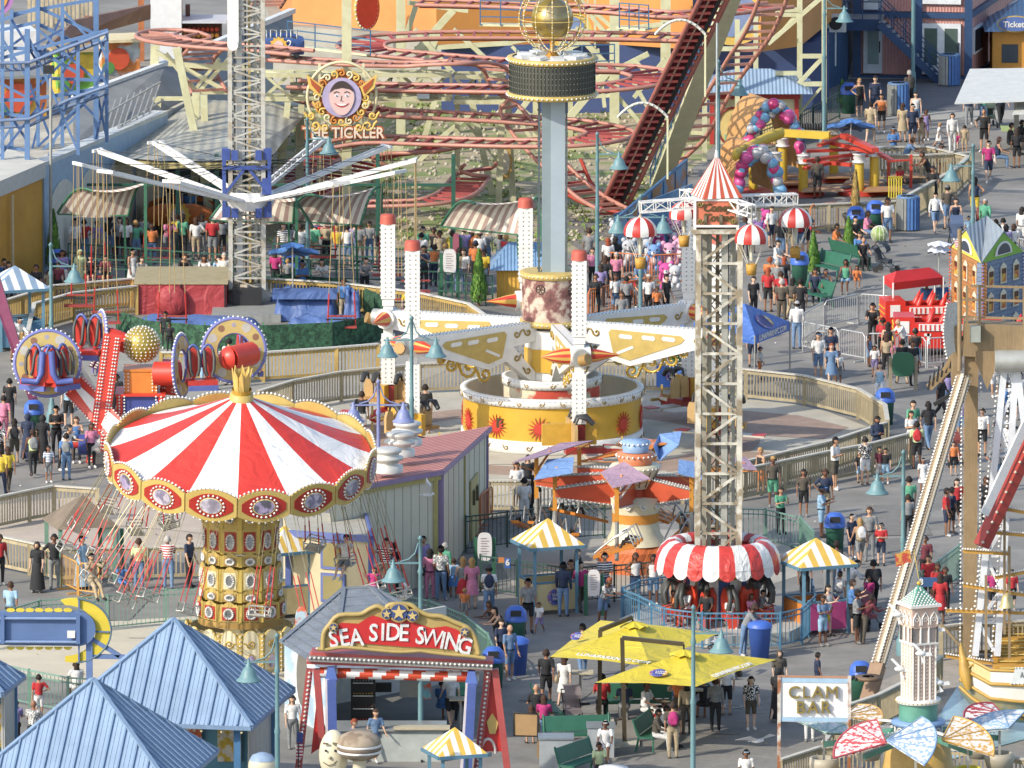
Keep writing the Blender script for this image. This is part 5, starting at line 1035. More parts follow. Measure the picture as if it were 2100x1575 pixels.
 x0=Q(1968,1400).x;zt=Q(1968,1390).z;V_=[];nn=9
 for(x,w_,kz)in stations:
  for i in range(nn):a=pi*i/(nn-1);V_.append(Vc((x0+x,sy-cos(a)*w_,zt-sin(a)*(1.35-kz*.9)+(.25 if x<.5 else 0)*(1-sin(a)))))
 def band(i0,i1,m,b):b.add(V_,[(s_*nn+i,s_*nn+i+1,(s_+1)*nn+i+1,(s_+1)*nn+i)for s_ in range(len(stations)-1)for i in range(i0,i1)],m,True)
 b=MB();band(0,1,wh,b);band(1,6,gr,b);band(6,8,wh,b);b.build('hull',S_)
 b=MB();b.path([V_[s_*nn]+Vc((0,-.04,0))for s_ in range(6)],.06,gd,6);b.path([V_[s_*nn+1]+Vc((0,-.04,0))for s_ in range(6)],.05,gd,6);b.path([V_[s_*nn+2]+Vc((0,-.04,0))for s_ in range(6)],.06,gd,6);b.build('gold_mouldings',S_)
 b=MB();up=Vc((0,0,.42))
 for s_ in range(5):b.add([V_[s_*nn],V_[(s_+1)*nn],V_[(s_+1)*nn]+up,V_[s_*nn]+up],[(0,1,2,3)],wh if s_>1 else M('#d9c98e',.5));
 b.path([V_[s_*nn]+up for s_ in range(6)],.05,gd,6);b.build('bulwark',S_)
 b=MB();p=V_[3*nn]+Vc((-.3,-.03,.0));b.slab([p+Vc((0,0,.05)),p+Vc((1.25,-.02,.02)),p+Vc((1.15,0,.55)),p+Vc((.15,0,.55))],.05,M('#dfe4e2',.5),(0,-1,0));b.dots([p+Vc((.0+.12*i,-.07,.05))for i in range(11)]+[p+Vc((.15+.1*i,-.07,.55))for i in range(11)],.03);nb=b.build('name_board',S_)
 b=MB()
 for k in range(7):b.path([p+Vc((.3+k*.1,-.07,.25)),p+Vc((.34+k*.1,-.07,.34 if k%3 else.42)),p+Vc((.38+k*.1,-.07,.25))],.01,DARK,4)
 b.build('script_lettering',nb)
 b=MB();f=V_[0]+Vc((.1,-.2,.4));b.ball(f,.14,gd);b.path([f+Vc((-.1,0,.5)),f,f+Vc((.05,-.2,-.4)),f+Vc((.15,-.25,-.9))],[.04,.14,.2,.1],gd,8);b.path([f+Vc((.05,-.2,-.3)),f+Vc((.3,-.25,-.1)),f+Vc((.4,-.25,-.5))],.05,gd,5);b.build('figurehead',S_)
 b=MB();b.tube(f+Vc((-.1,0,.4)),f+Vc((-.7,0,1.1)),.05,BROWNW,8);b.build('bowsprit',S_)
 b=MB()
 for x in(.7,1.7,2.7):b.path([Vc((x0+x,sy-.9,zt-.8)),Vc((x0+x+.1,sy-.75,zt-1.1)),Vc((x0+x+.5,sy-.6,zt-1.25))],.035,gd,5)
 b.build('hull_ropes',S_)
ship_ride()
TRK=M('#c88a76',.5,.05,.15,2);TRD=M('#b04c48',.5,.05,.15,2)
COA=thing('steel_coaster','rusty pink coaster track winding on pale yellow steel supports','roller coaster',K(1000,400))
def spline(P,n=6):
 out=[]
 for i in range(len(P)-1):
  a,b,c,d=P[max(i-1,0)],P[i],P[i+1],P[min(i+2,len(P)-1)]
  for k in range(n):
   t=k/n;out.append(.5*((2*b)+(c-a)*t+(2*a-5*b+4*c-d)*t*t+(3*b-a-3*c+d)*t**3))
 return out+[P[-1]]
def track(px,w=1.15,m=TRK,tie=.7,name='track',r=.085,up=(0,0,1),m2=None,deep=0):
 """px: (pixel x, pixel y, height) of the track centre line"""
 pts=spline([at(x,y,z)for x,y,z in px]);L,Rr=[],[]
 for i,p in enumerate(pts):
  t=(pts[min(i+1,len(pts)-1)]-pts[max(i-1,0)]);s=t.cross(Vc(up));s=s.normalized()if s.length>1e-5 else Vc((1,0,0));L.append(p-s*w/2);Rr.append(p+s*w/2)
 b=MB();b.path(L,r,m,6);b.path(Rr,r,m,6)
 if deep:b.path([(a+c)/2-Vc((0,0,deep))for a,c in zip(L,Rr)],deep*.55,m2 or m,6)
 rails=b.build(name,COA);b=MB();acc=0
 for i in range(1,len(pts)):
  d=(pts[i]-pts[i-1]).length;k0=acc
  while acc<k0+d:
   f=(acc-k0)/d;a,c=L[i-1].lerp(L[i],f),Rr[i-1].lerp(Rr[i],f)
   if int(acc/tie)!=int((acc-.05)/tie):b.bar(a-Vc((0,0,.03)),c-Vc((0,0,.03)),.1,m2 or m)
   acc+=.05
 b.build('track_ties',rails)
track([(620,108,7),(540,100,7),(460,95,7),(380,88,7),(330,80,7),(318,72,7),(345,66,7),(400,74,6.9),(425,95,6.5),(400,130,5.6),(430,190,4.6)],w=1.5)
track([(540,118,6.4),(640,125,6.4),(740,130,6.4),(840,132,6.4),(930,127,6.6),(985,128,6.4),(1020,150,5.8),(1050,230,4.2),(1120,320,2.8),(1200,395,1.6),(1260,430,1.2)],w=1.2)
track([(1420,78,6.5),(1280,74,6.5),(1100,72,6.5),(900,72,6.5),(790,78,6.4),(742,90,6.3),(760,104,6.2),(850,114,6.1),(1000,126,6.),(1180,138,5.9),(1290,142,5.8),(1345,158,5.7),(1290,174,5.6),(1180,182,5.5),(1000,182,5.4),(760,178,5.2),(600,172,5.2)],w=1.9,deep=.16,m2=TRD)
track([(640,200,4.2),(760,228,4.2),(900,236,4.1),(1050,244,4.),(1180,254,3.9),(1252,272,3.8),(1200,290,3.7),(1080,294,3.6),(900,290,3.5),(760,286,3.5),(680,296,3.3)],w=1.9,deep=.15,m2=TRD)
track([(1600,10,7.5),(1400,30,7.5),(1250,20,7.5),(1050,10,7.5),(860,5,7.5)],w=1.6,deep=.15,m2=TRD)
track([(560,430,1.0),(700,420,1.0),(860,415,1.2),(930,400,1.3),(965,365,1.4),(985,335,2.)],w=1.5,m2=TRD)
track([(600,400,1.0),(700,355,1.4),(790,325,1.8),(860,305,2.4),(900,290,2.6)],w=2.6,m2=M('#b8322e',.5),tie=.5)
track([(540,395,.9),(600,360,1.),(660,320,1.2),(720,300,1.6)],w=1.8,m2=TRD)
track([(1155,330,2.4),(1180,380,1.6),(1230,415,1.1),(1300,435,.8)],w=1.5,m=M('#b8402c',.5))
track([(1370,345,1.),(1420,290,2.2),(1475,190,4.4),(1520,120,6.),(1560,60,7.5),(1600,-40,9.8)],w=1.15)
track([(545,15,7.2),(560,-10,8),(575,-40,9)],w=1.2)
def lift():
 b=MB();p,q=at(1252,438,.6),at(1478,-30,11.5);s=Vc((1,0,0));dk=M('#8a3038',.55,.1,.15)
 for o in(-.52,.52):b.tube(p+s*o,q+s*o,.1,M('#b0685c',.5),8)
 pn=(q-p).cross(s).normalized();pn=-pn if pn.y>0 else pn;b.bar(p-pn*.25,q-pn*.25,.8,dk,.2);b.build('lift_rails',COA);b=MB();n=34
 for k in range(n+1):c=p.lerp(q,k/n);b.bar(c-s*.52,c+s*.52,.1,M('#c2524a',.5))
 b.build('lift_ties',COA);b=MB();b.bar(p+s*.22+Vc((0,-.1,.05)),q+s*.22+Vc((0,-.1,.05)),.13,DARK);b.bar(p-s*.15+Vc((0,-.1,.05)),q-s*.15+Vc((0,-.1,.05)),.05,M('#c9a48c',.5));b.build('lift_chain',COA)
 b=MB();p2,q2=at(1352,385,.4),at(1510,-30,10.5);b.bar(p2,q2,.75,PALE,.15);o=b.build('catwalk',COA)
 b=MB();bl=M('#3f6f94',.5)
 for sx in(-.36,.4):
  for hz in(.35,.75):b.bar(p2+s*sx+Vc((0,0,hz)),q2+s*sx+Vc((0,0,hz)),.045,bl)
  for k in range(15):c=p2.lerp(q2,k/14)+s*sx;b.bar(c,c+Vc((0,0,.78)),.045,bl)
 b.build('handrail',o)
 for x,y,z in((1318,240,6.2),(1395,70,9.6)):
  c=at(x,y,z);b=MB();P=[c+Vc((x_,0,.55*(1-(x_/.95)**2)))for x_ in[-.95+.19*i for i in range(11)]];b.path(P,.06,M('#d3d3c4',.5),6);b.dots([v+Vc((0,-.07,0))for v in P],.045);b.bar(P[-1],P[-1]-Vc((0,0,2.4)),.07,PALE);b.build('light_arch',COA)
lift()
def supports():
 P2=M('#dedcb0',.55,0,.14,1.5,'patch','#cdc99c',1.5)
 def col(x0,y0,x1,y1,w,yb=None,nm='support_column'):
  g=K(x0,y0);b=MB();b.bar(g,V(x1,y1,g.y if yb is None else K(x0,yb).y),w,P2);return b.build(nm,COA)
 for a in((308,395,318,92,.34),(440,470,362,98,.3),(398,450,402,190,.3),(425,455,418,195,.28),(711,455,711,-30,.38),(822,285,822,-30,.38),(737,300,737,240,.3),(938,425,938,205,.2),(1010,400,968,210,.26),(1022,430,1030,210,.26),(1052,420,1042,210,.26),(1260,300,1260,-30,.4),(1365,250,1365,-30,.42),(925,200,925,5,.36),(1100,280,1100,90,.3),(820,320,820,60,.3),(1170,285,1170,60,.2),(1590,200,1590,-30,.22),(1640,280,1640,-30,.22),(1690,260,1690,-30,.2),(1512,300,1512,40,.2),(1550,270,1550,30,.2),(1445,330,1445,60,.2),(655,445,655,330,.2),(570,445,590,210,.24),(615,430,618,215,.24)):col(*a)
 for x0,y0,x1,y1,yr,w in((318,105,470,190,420,.16),(345,130,470,140,420,.16),(340,110,400,185,420,.14),(400,187,470,187,420,.2),(395,190,450,120,420,.12),(470,120,410,185,420,.12),(322,200,322,285,430,.3),(322,202,400,202,430,.16),(322,268,400,268,430,.16),(325,265,395,235,430,.1),(440,130,560,150,420,.14)):Y=K(300,yr).y;b=MB();b.bar(V(x0,y0,Y),V(x1,y1,Y),w+(x0*7+y1*3)%11*.004,P2);b.build('brace',COA)
 for x0,y0,x1,y1,yr,w in((850,190,900,60,280,.26),(825,100,855,5,280,.2),(835,5,960,22,280,.16),(930,20,850,110,280,.24),(850,100,1050,88,280,.14),(1050,250,1160,100,300,.2),(1160,100,1260,60,300,.2),(1160,250,1260,130,300,.26),(1180,60,1250,80,300,.24),(1210,30,1260,90,300,.14),(1240,220,1225,100,300,.14),(1250,140,1190,75,300,.2),(1240,155,1330,110,280,.2),(870,285,895,195,320,.18),(850,340,920,270,330,.14),(900,285,965,235,330,.12),(1040,200,1170,300,330,.12),(1100,305,1240,300,330,.14),(1260,190,1320,260,300,.14),(1300,170,1340,240,300,.14),(1260,265,1310,290,300,.1),(1180,200,1260,195,300,.14),(1270,60,1360,50,300,.14),(1150,0,1150,180,300,.1),(1205,0,1205,100,300,.06),(1220,0,1220,100,300,.06),(1130,155,1255,160,300,.16),(1050,95,1110,155,300,.12),(1030,90,1200,60,300,.12),(710,350,822,300,330,.2),(560,230,640,228,330,.22),(850,60,930,150,300,.16),(930,60,1030,150,300,.16),(1100,180,1170,60,300,.16),(1060,240,1100,300,320,.14),(940,230,1020,330,400,.1),(1190,0,1260,60,300,.12),(1365,120,1300,200,300,.16),(1365,200,1300,120,300,.14),(600,330,655,420,430,.1),(470,230,540,300,430,.14),(640,245,711,330,400,.12)):Y=K(300,yr).y;b=MB();b.bar(V(x0,y0,Y),V(x1,y1,Y),w+(x0*7+y1*3)%11*.004,P2);b.build('brace',COA)
 for k in range(8):
  y=20+k*38
  for xs in((1512,1550),(1550,1590),(1590,1640),(1640,1690)):
   if(k+xs[0])%3 or k%2:continue
   Y=K(1600,290).y;b=MB();b.bar(V(xs[0],y,Y),V(xs[1],y,Y),.18,P2);b.bar(V(xs[0],y+60,Y),V(xs[1],y,Y),.1,P2);b.build('brace',COA)
 for x0,y0,x1,y1 in((1575,90,1690,-10),(1575,240,1690,115),(1445,100,1550,100),(1445,200,1590,205),(1365,270,1512,275),(1590,30,1640,30),(1640,115,1690,115),(1590,150,1640,150),(1590,235,1640,235),(1500,300,1590,230),(1400,300,1445,330),(1300,60,1365,50)):Y=K(1600,290).y;b=MB();b.bar(V(x0,y0,Y),V(x1,y1,Y),.15+(x0+y1)%7*.005,P2);b.build('brace',COA)
 T=thing('light_truss','pale yellow box truss carrying floodlights across the coaster','truss',K(800,425));Y=K(800,425).y;b=MB()
 for p,q,w in((V(545,175,Y),V(925,175,Y),.95),(V(932,180,Y),V(1035,180,Y),1.0)):truss(b,p,q,w,P2,.085,1.0)
 b.build('lattice',T)
 for x,y in((608,180),(803,185),(885,188),(975,188),(1045,180)):f=V(x,y,Y-.55);b=MB();b.box(f-Vc((0,0,.22)),(.5,.25,.44),M('#6c6f5e',.5,.2,.2,4,'rib',None,9));b.bar(f+Vc((0,0,.2)),f+Vc((0,.1,.5)),.05,DARK);b.build('floodlight',T)
 f=V(868,192,Y-.6);b=MB();b.box(f-Vc((0,0,.2)),(.5,.2,.4),M('#8a98a2',.4));b.build('floodlight',T)
 bl=M('#3f6f94',.5)
 for x0,y0,x1,y1,z in((590,92,760,112,6.2),(985,50,1110,52,7.),(1270,55,1330,60,7),(1060,148,1260,140,5.6)):
  p,q=at(x0,y0,z),at(x1,y1,z);b=MB();b.bar(p,q,.5,PALE,.08)
  for hz in(.35,.65,1.0):b.bar(p+Vc((0,-.3,hz)),q+Vc((0,-.3,hz)),.045,bl)
  for k in range(4):c=p.lerp(q,k/3)+Vc((0,-.3,0));b.bar(c,c+Vc((0,0,1)),.05,bl)
  b.build('walkway',COA)
supports()
def coaster_cars():
 def car(lab,p,m,rz,sc=1.):
  t=thing('coaster_car',lab,'coaster car',p);b=MB()
  prof=[(-1.0,.75,.2),(-.95,.95,.45),(-.5,1.0,.6),(.5,1.0,.6),(.95,.95,.45),(1.0,.75,.2)];C,N=cos(rz),sin(rz);X=lambda x,y,z:p+Vc(((x*C-y*N)*sc,(x*N+y*C)*sc,z*sc));P=[]
  for x,w,h in prof:P+=[X(x,-w*.6,-.1),X(x,-w*.75,.25),X(x,-w*.7,h),X(x,w*.7,h),X(x,w*.75,.25),X(x,w*.6,-.1)]
  b.add(P,[(i*6+j,i*6+(j+1)%6,(i+1)*6+(j+1)%6,(i+1)*6+j)for i in range(5)for j in range(6)if j!=2]+[(5,4,3,2,1,0),tuple(range(30,36))],m,True);b.build('body',t)
  b=MB();b.slab([X(x,y,.45)for x,y in((-.7,-.5),(.7,-.5),(.7,.5),(-.7,.5))],.04*sc,DARK,(0,0,1));b.build('seat',t)
  b=MB()
  for x in(-.6,-.2,.2,.6):b.path([X(x-.12,-.3,.5),X(x-.12,-.35,.85),X(x+.12,-.35,.85),X(x+.12,-.3,.5)],.035,STEEL,5)
  b.build('lap_bars',t);b=MB();q=X(0,-.8,.28);u=Vc((C,N,0));n_=Vc((N,-C,0));b.slab(star(q,u,(0,0,1),12,.3*sc,.38*sc),.02,M('#e8b83a',.5),n_);b.slab([q+n_*.03+u*cos(g)*.2*sc+Vc((0,0,sin(g)*.22*sc))for g in[i*pi/8 for i in range(16)]],.02,M('#e8c9bd',.5),n_);b.build('emblem',t)
  b=MB()
  for x in(-.7,.7):b.tube(X(x,-.7,-.15),X(x,.7,-.15),.12,DARK,8)
  b.build('wheels',t);return t
 car('blue coaster car with number two on the high track behind the tower',at(572,103,6.7),M('#3f5f9f',.35,0,.1),.0,1.0)
 text(0,'2',at(594,103,6.7)+Vc((0,-.85,.35)),.45,WHITE).name='tmpnum';o=COL.objects['tmpnum'];cr=[x for x in COL.objects if x.name.startswith('coaster_car')][0];o.data.transform(Matrix.Translation(-cr.location));o.parent=cr;o.name='number'
 car('orange coaster car with riders waiting in the station',K(370,478)+Vc((0,0,.5)),M('#d9742a',.4,0,.12),-.05,1.35)
coaster_cars()
def big_sign():
 Y=K(711,470).y;c=V(701,200,Y);t=thing('coaster_sign','round coaster sign of gold scrolls reading THE TICKLER in orange letters','sign',Vc((c.x,Y,0)));s=56/1.0;og=M('#d98a2c',.5,0,.12);ye=M('#ecc35a',.5,0,.1);cr=M('#e8dcae',.5)
 Z=Vc((0,0,1));X=Vc((1,0,0));U=lambda x,y:c+X*x/56+Z*-y/56
 b=MB();b.path(circ(c+Vc((0,.15,-.0)),1.36,40,u=(1,0,0),v=(0,0,1.02)),.06,cr,6,True);b.build('outer_hoop',t)
 b=MB();b.slab([c+Vc((cos(a)*(1.0+.12*sin(9*a)),0,sin(a)*(1.02+.12*sin(9*a))))for a in[2*pi*i/120 for i in range(120)]],.12,M('#c06a2a',.5),(0,1,0));b.build('backing',t)
 b=MB()
 for k in range(20):
  a=2*pi*k/20;q=c+Vc((cos(a)*.95,-.06,sin(a)*.97));u=Vc((cos(a+.6),0,sin(a+.6)));v=Vc((-sin(a+.6),0,cos(a+.6)));scroll(b,q,u,v,.15,(ye,cr,og)[k%3],.045,1.1,1 if k%2 else-1)
 for s_ in(-1,1):
  b.slab([U(s_*40,-25)+Vc((0,-.05,0)),U(s_*78,-52)+Vc((0,-.05,0)),U(s_*72,-22)+Vc((0,-.05,0)),U(s_*48,-2)+Vc((0,-.05,0))],.06,ye,(0,-1,0));b.slab([U(s_*46,-24)+Vc((0,-.12,0)),U(s_*70,-44)+Vc((0,-.12,0)),U(s_*66,-28)+Vc((0,-.12,0)),U(s_*50,-10)+Vc((0,-.12,0))],.02,M('#b8562a',.5),(0,-1,0))
  for x,y,r in((58,62,.22),(68,40,.17),(52,15,.14),(38,66,.16)):scroll(b,U(s_*x,y)+Vc((0,-.05,0)),X,Z,r,(ye,cr)[int(x)%2],.055,1.3,s_)
 b.build('gold_scrolls',t)
 b=MB();b.slab(circ(c+Vc((0,-.1,.02)),.77,36,u=(1,0,0),v=(0,0,1.02)),.04,M('#b9add0',.5),(0,-1,0));b.build('lilac_disc',t)
 b=MB();sk=M('#e9c3bb',.5,0,.05);F=lambda x,z,d=-.17:c+Vc((x,d,z));b.slab([F(.5*cos(a)*(1-.16*(sin(a)<0)*-sin(a)),.0+.68*sin(a))for a in[i*pi/20 for i in range(40)]],.03,sk,(0,-1,0));fc=b.build('painted_face',t)
 b=MB();dk=M('#4a3c3a',.5);b.slab([F(.5*cos(a),.69*sin(a),-.205)for a in[.35+i*(pi-.7)/14 for i in range(15)]]+[F(-.3,.36,-.205),F(0,.42,-.205),F(.3,.36,-.205)],.02,dk,(0,-1,0))
 for s_ in(-1,1):b.path([F(s_*.1,.22,-.21),F(s_*.2,.27,-.21),F(s_*.32,.2,-.21)],.02,dk,4)
 b.path([F(0,.1,-.21),F(-.04,-.1,-.21),F(.05,-.12,-.21)],.014,dk,4);b.build('hair',fc)
 b=MB()
 for s_ in(-1,1):b.slab([F(s_*.2+.08*cos(a),.1+.05*sin(a),-.205)for a in[i*pi/6 for i in range(12)]],.01,WHITE,(0,-1,0));b.slab([F(s_*.2+.035*cos(a),.1+.035*sin(a),-.22)for a in[i*pi/5 for i in range(10)]],.01,M('#6f86b8',.4),(0,-1,0))
 b.build('eyes',fc)
 b=MB();b.slab([F(.3*x,-.2-.16*(1-x*x),-.205)for x in[-1+.1*i for i in range(21)]]+[F(.3*x,-.2-.02*(1-x*x),-.205)for x in[1-.1*i for i in range(1,20)]],.01,M('#c8403a',.5),(0,-1,0));b.slab([F(.22*x,-.22-.08*(1-x*x),-.22)for x in[-1+.2*i for i in range(11)]]+[F(.22,-.215,-.22),F(-.22,-.215,-.22)],.01,WHITE,(0,-1,0));b.build('smile',fc)
 y=V(707,273,Y).z;text(0,'THE TICKLER',Vc((c.x+.06,Y+.0,y)),.62,M('#c8682c',.5),t,'lettering_backing',bold=.05,ex=.05,sx=.88);text(0,'THE TICKLER',Vc((c.x+.06,Y-.08,y)),.6,M('#ecd9c0',.5),t,'lettering',bold=.012,ex=.01,sx=.9)  # wider orange letters back the cream lettering
 b=MB();b.bar(V(655,130,Y+.2),V(655,300,Y+.2),.1,PALE);b.bar(V(745,130,Y+.2),V(745,300,Y+.2),.1,PALE);b.build('hanger_bars',t)
 q=V(1035,332,K(1035,420).y-.4);b=MB();b.slab([q+Vc((cos(a)*.3*(1+.07*sin(10*a)),0,sin(a)*.72*(1+.05*sin(10*a))))for a in[2*pi*i/60 for i in range(60)]],.06,M('#c9a45a',.5),(0,-1,0));b.slab([q+Vc((cos(a)*.2,-.07,sin(a)*.5))for a in[2*pi*i/24 for i in range(24)]],.02,M('#dcd2ba',.5),(0,-1,0));o=b.build('oval_plaque');recentre(o);tag(o,'faded gold oval plaque on a slanted coaster leg','plaque')
big_sign()
def sail(lab,A,B,C_,D,hts,n=11):
 """striped awning: A,B front edge, C,D back edge (pixels) with heights"""
 t=thing('striped_awning',lab,'awning',at(A[0],A[1]),'striped awnings over the station queue');a,b_,c_,d=[at(p[0],p[1],h)for p,h in zip((A,B,C_,D),hts)]
 b=MB();N=2*n+1;cr,br=M('#efe6d2',.7,0,.07),M('#b89c90',.7,0,.08);K_=7
 def pt(s,v):p=a.lerp(b_,s).lerp(d.lerp(c_,s),v);return p+Vc((0,0,.45*sin(v*pi)-.15*sin(s*pi)))
 for i in range(N):
  s0,s1=i/N,(i+1)/N
  for k in range(K_):b.add([pt(s0,k/K_),pt(s1,k/K_),pt(s1,(k+1)/K_),pt(s0,(k+1)/K_)],[(0,1,2,3)],br if i%2 else cr,True)
 b.build('cloth',t);b=MB();g=M('#3f7a5c',.5);b.path([pt(1,k/K_)+Vc((.02,0,-.03))for k in range(K_+1)],.05,g,6);b.path([pt(0,k/K_)for k in range(K_+1)],.05,g,6);b.bar(a-Vc((0,0,.04)),b_-Vc((0,0,.04)),.06,g);b.bar(pt(.95,0),Vc((b_.x-.1,b_.y+.8,.0)),.08,g);b.bar(pt(1,1),Vc((c_.x,c_.y,0)),.12,g);b.bar(pt(1,1),b_+(b_-a)*.25-Vc((0,0,.2)),.07,g);b.build('frame',t)
sail('cream and brown striped awning nearest the blue arcade wall',(118,437),(262,440),(298,378),(190,392),(2.6,2.6,4,3.6),8)
sail('striped awning partly hidden behind the flyer tower',(430,450),(600,455),(608,412),(520,400),(2.6,2.6,3.6,3.4),8)
sail('striped awning left of the white upright with red cap',(583,450),(738,460),(782,380),(660,405),(2.6,2.6,4,3.8),8)
sail('striped awning beside the grey ride column',(905,462),(1070,480),(1105,402),(975,418),(2.6,2.6,4,3.8),9)
def green_rails():
 t=thing('queue_railing','green pipe railings of the coaster queue','railing',K(560,590));g=M('#2f6350',.5)
 for(x0,y0,x1,y1)in((140,560,480,585),(480,590,900,600),(560,560,1000,580),(150,590,460,605),(900,620,1010,628)):
  p,q=K(x0,y0),K(x1,y1);b=MB()
  for hz in(.45,.8,1.15):b.bar(p+Vc((0,0,hz)),q+Vc((0,0,hz)),.05,g)
  for k in range(9):c=p.lerp(q,k/8);b.bar(c,c+Vc((0,0,1.15)),.06,g)
  b.build('rail',t)
 u=thing('awning_posts','dark green posts and beam carrying the striped awnings','posts',K(380,520))
 for x in(142,365,445,775,930):b=MB();p=K(x,520);b.bar(p,p+Vc((0,0,3.9)),.16,g);b.build('post',u)
 b=MB();b.bar(K(142,520)+Vc((0,0,2.7)),K(930,520)+Vc((0,0,2.7)),.1,g);b.build('beam',u)
green_rails()
def fence(name,lab,pts,h=1.05,kind='wood',sp=.13,post=2.3,group=None,base=0):
 """pts = pixels of the top rail"""
 W=[at(x,y,h)for x,y in pts];t=thing(name,lab,'fence',Vc((W[0].x,W[0].y,0)),group)
 mt={'wood':(WOODY,M('#dcd8ca',.6,0,.1)),'grey':(WOODG,M('#cfc9b8',.7,0,.12)),'green':(M('#6f9a88',.5),M('#7da694',.5)),'dkgreen':(M('#35544a',.5),M('#3b5c50',.5)),'blue':(M('#4f86a6',.5),M('#5a90ae',.5)),'silver':(M('#d5d8d6',.35,.3),M('#dcdedc',.35,.3))}[kind]
 thick=.045 if kind in('wood','grey')else.022;bal=MB();rail=MB();cnt=0
 for p,q in zip(W,W[1:]):
  p,q=Vc((p.x,p.y,0)),Vc((q.x,q.y,0));L=(q-p).length;Z=lambda c,z:Vc((c.x,c.y,z+base))
  if kind in('wood','grey'):rail.bar(Z(p,h),Z(q,h),.16,mt[1],.05);rail.bar(Z(p,h-.12),Z(q,h-.12),.05,mt[0],.1);rail.bar(Z(p,.14),Z(q,.14),.05,mt[0],.1)
  else:
   rail.bar(Z(p,h),Z(q,h),.045,mt[1]);rail.bar(Z(p,h-.16),Z(q,h-.16),.035,mt[0]);rail.bar(Z(p,.14),Z(q,.14),.035,mt[0])
  n=max(1,int(L/sp))
  for i in range(n):c=p.lerp(q,(i+.5)/n);bal.bar(Z(c,.1),Z(c,h),thick,mt[0],thick)
  k=max(1,round(L/post))
  for i in range(k+(q==Vc((W[-1].x,W[-1].y,0)))):
   c=p.lerp(q,i/k);b=MB();pw=.13 if kind in('wood','grey')else.07;b.box(Z(c,0),(pw,pw,h+(.02 if kind in('wood','grey')else.06)),mt[0]);b.build('post',t)
 rail.build('rails',t);o=bal.build('balusters',t);o['kind']='stuff';return t
def hedge_():
 W=[K(x,y)for x,y in((240,690),(300,712),(420,722),(540,722),(680,716),(775,700),(800,668),(700,625),(560,616))];t=thing('hedge_screen','green privacy mesh fence round the blue tarpaulins','fence',W[0]);m=M('#3f6f50',.9,0,.5,8,'patch','#2c523c',5);b=MB()
 for p,q in zip(W,W[1:]):b.slab([p,q,q+Vc((0,0,1.0)),p+Vc((0,0,1.0))],.05,m)
 b.build('mesh_panel',t)
 for p in W:b=MB();b.bar(p,p+Vc((0,0,1.12)),.06,M('#5d8a6c',.6));b.build('post',t)
hedge_()
fence('wooden_fence','yellow pine railing round the back of the flyer tower deck',[(-20,625),(110,585),(270,571),(550,571),(700,580),(850,598),(960,622),(1003,652)],1.1,'wood')
fence('wooden_fence','yellow pine ramp railing left of the red tarp box',[(55,688),(70,622),(150,600),(280,586)],1.1,'wood')
fence('wooden_fence','short pine railing behind the round gold seat disc at the left',[(40,672),(80,700),(98,745)],1.1,'wood')
fence('wooden_fence','pine railing in front of the green hedge mesh',[(330,722),(540,722),(690,712),(775,705)],1.1,'wood')
fence('grey_wood_fence','weathered grey railing along the back of the tower ride deck',[(530,802),(600,780),(700,762),(780,754),(860,745),(1040,738),(1200,738),(1320,742),(1420,745),(1530,757),(1650,770),(1760,797),(1815,830),(1820,862)],1.1,'grey')
fence('grey_wood_fence','weathered grey railing along the right front of the tower ride deck',[(1818,866),(1700,905),(1530,945),(1400,968),(1200,985),(1000,985),(830,978)],1.1,'grey')
fence('grey_wood_fence','outer grey ramp railing beside the waiting people',[(1520,962),(1700,925),(1790,908),(1868,888)],1.1,'grey')
fence('grey_wood_fence','grey railing at the left edge before the spinning ride',[(-20,1022),(60,1005),(110,996),(200,1002)],1.1,'grey')
fence('grey_wood_fence','dark grey picket railing behind the swing chairs',[(-20,1095),(60,1112),(120,1125),(300,1122),(450,1118)],1.1,'grey',.15)
fence('green_metal_fence','green metal fence curving behind the crescent sign',[(-20,1262),(80,1232),(220,1222),(340,1210),(420,1208)],1.15,'green',.16)
fence('green_metal_fence','pale green metal fence curving in front of the swing deck',[(-20,1358),(60,1375),(140,1390),(220,1395)],1.15,'green',.16)
fence('green_metal_fence','green metal fence from the slate roofed snack bar to the bins',[(790,1215),(880,1232),(950,1260),(1000,1300),(1010,1325)],1.15,'green',.16)
fence('dark_green_fence','dark green fence in front of the kite ride at the number six sign',[(985,1140),(1060,1150),(1160,1165),(1260,1160),(1380,1150)],1.2,'dkgreen',.16)
fence('dark_green_fence','dark green fence left of the kite ride',[(955,1060),(1040,1050),(1130,1040),(1240,1032)],1.2,'dkgreen',.16)
fence('green_metal_fence','light green fence behind the drop tower ring',[(1395,1052),(1480,1043),(1570,1045),(1642,1062),(1668,1090)],1.15,'green',.16)
fence('blue_metal_fence','blue railing round the drop tower platform',[(1275,1208),(1310,1222),(1362,1248),(1440,1258),(1530,1258),(1600,1258),(1645,1248),(1672,1222),(1665,1190)],1.15,'blue',.16,1.4)
fence('blue_metal_fence','blue railing of the drop tower queue on the left',[(1278,1206),(1310,1192),(1370,1182)],1.15,'blue',.16,1.4)
fence('grey_wood_fence','weathered railing from the clam bar sign to the bell tower',[(1690,1522),(1740,1445),(1800,1425),(1860,1395),(1930,1345)],1.1,'grey',.14)
fence('grey_wood_fence','weathered railing in front of the bell tower ride',[(1600,1558),(1680,1532),(1800,1525),(2000,1540),(2120,1560)],1.1,'grey',.14)
fence('grey_wood_fence','weathered railing beside the swinging ship steps',[(1930,1285),(2000,1276),(2120,1272)],1.1,'grey',.14)
fence('grey_wood_fence','long wooden railing round the red and yellow kiddie ride',[(1790,302),(1900,300),(1985,320),(1960,345),(1840,412),(1700,418),(1540,425)],1.1,'grey')
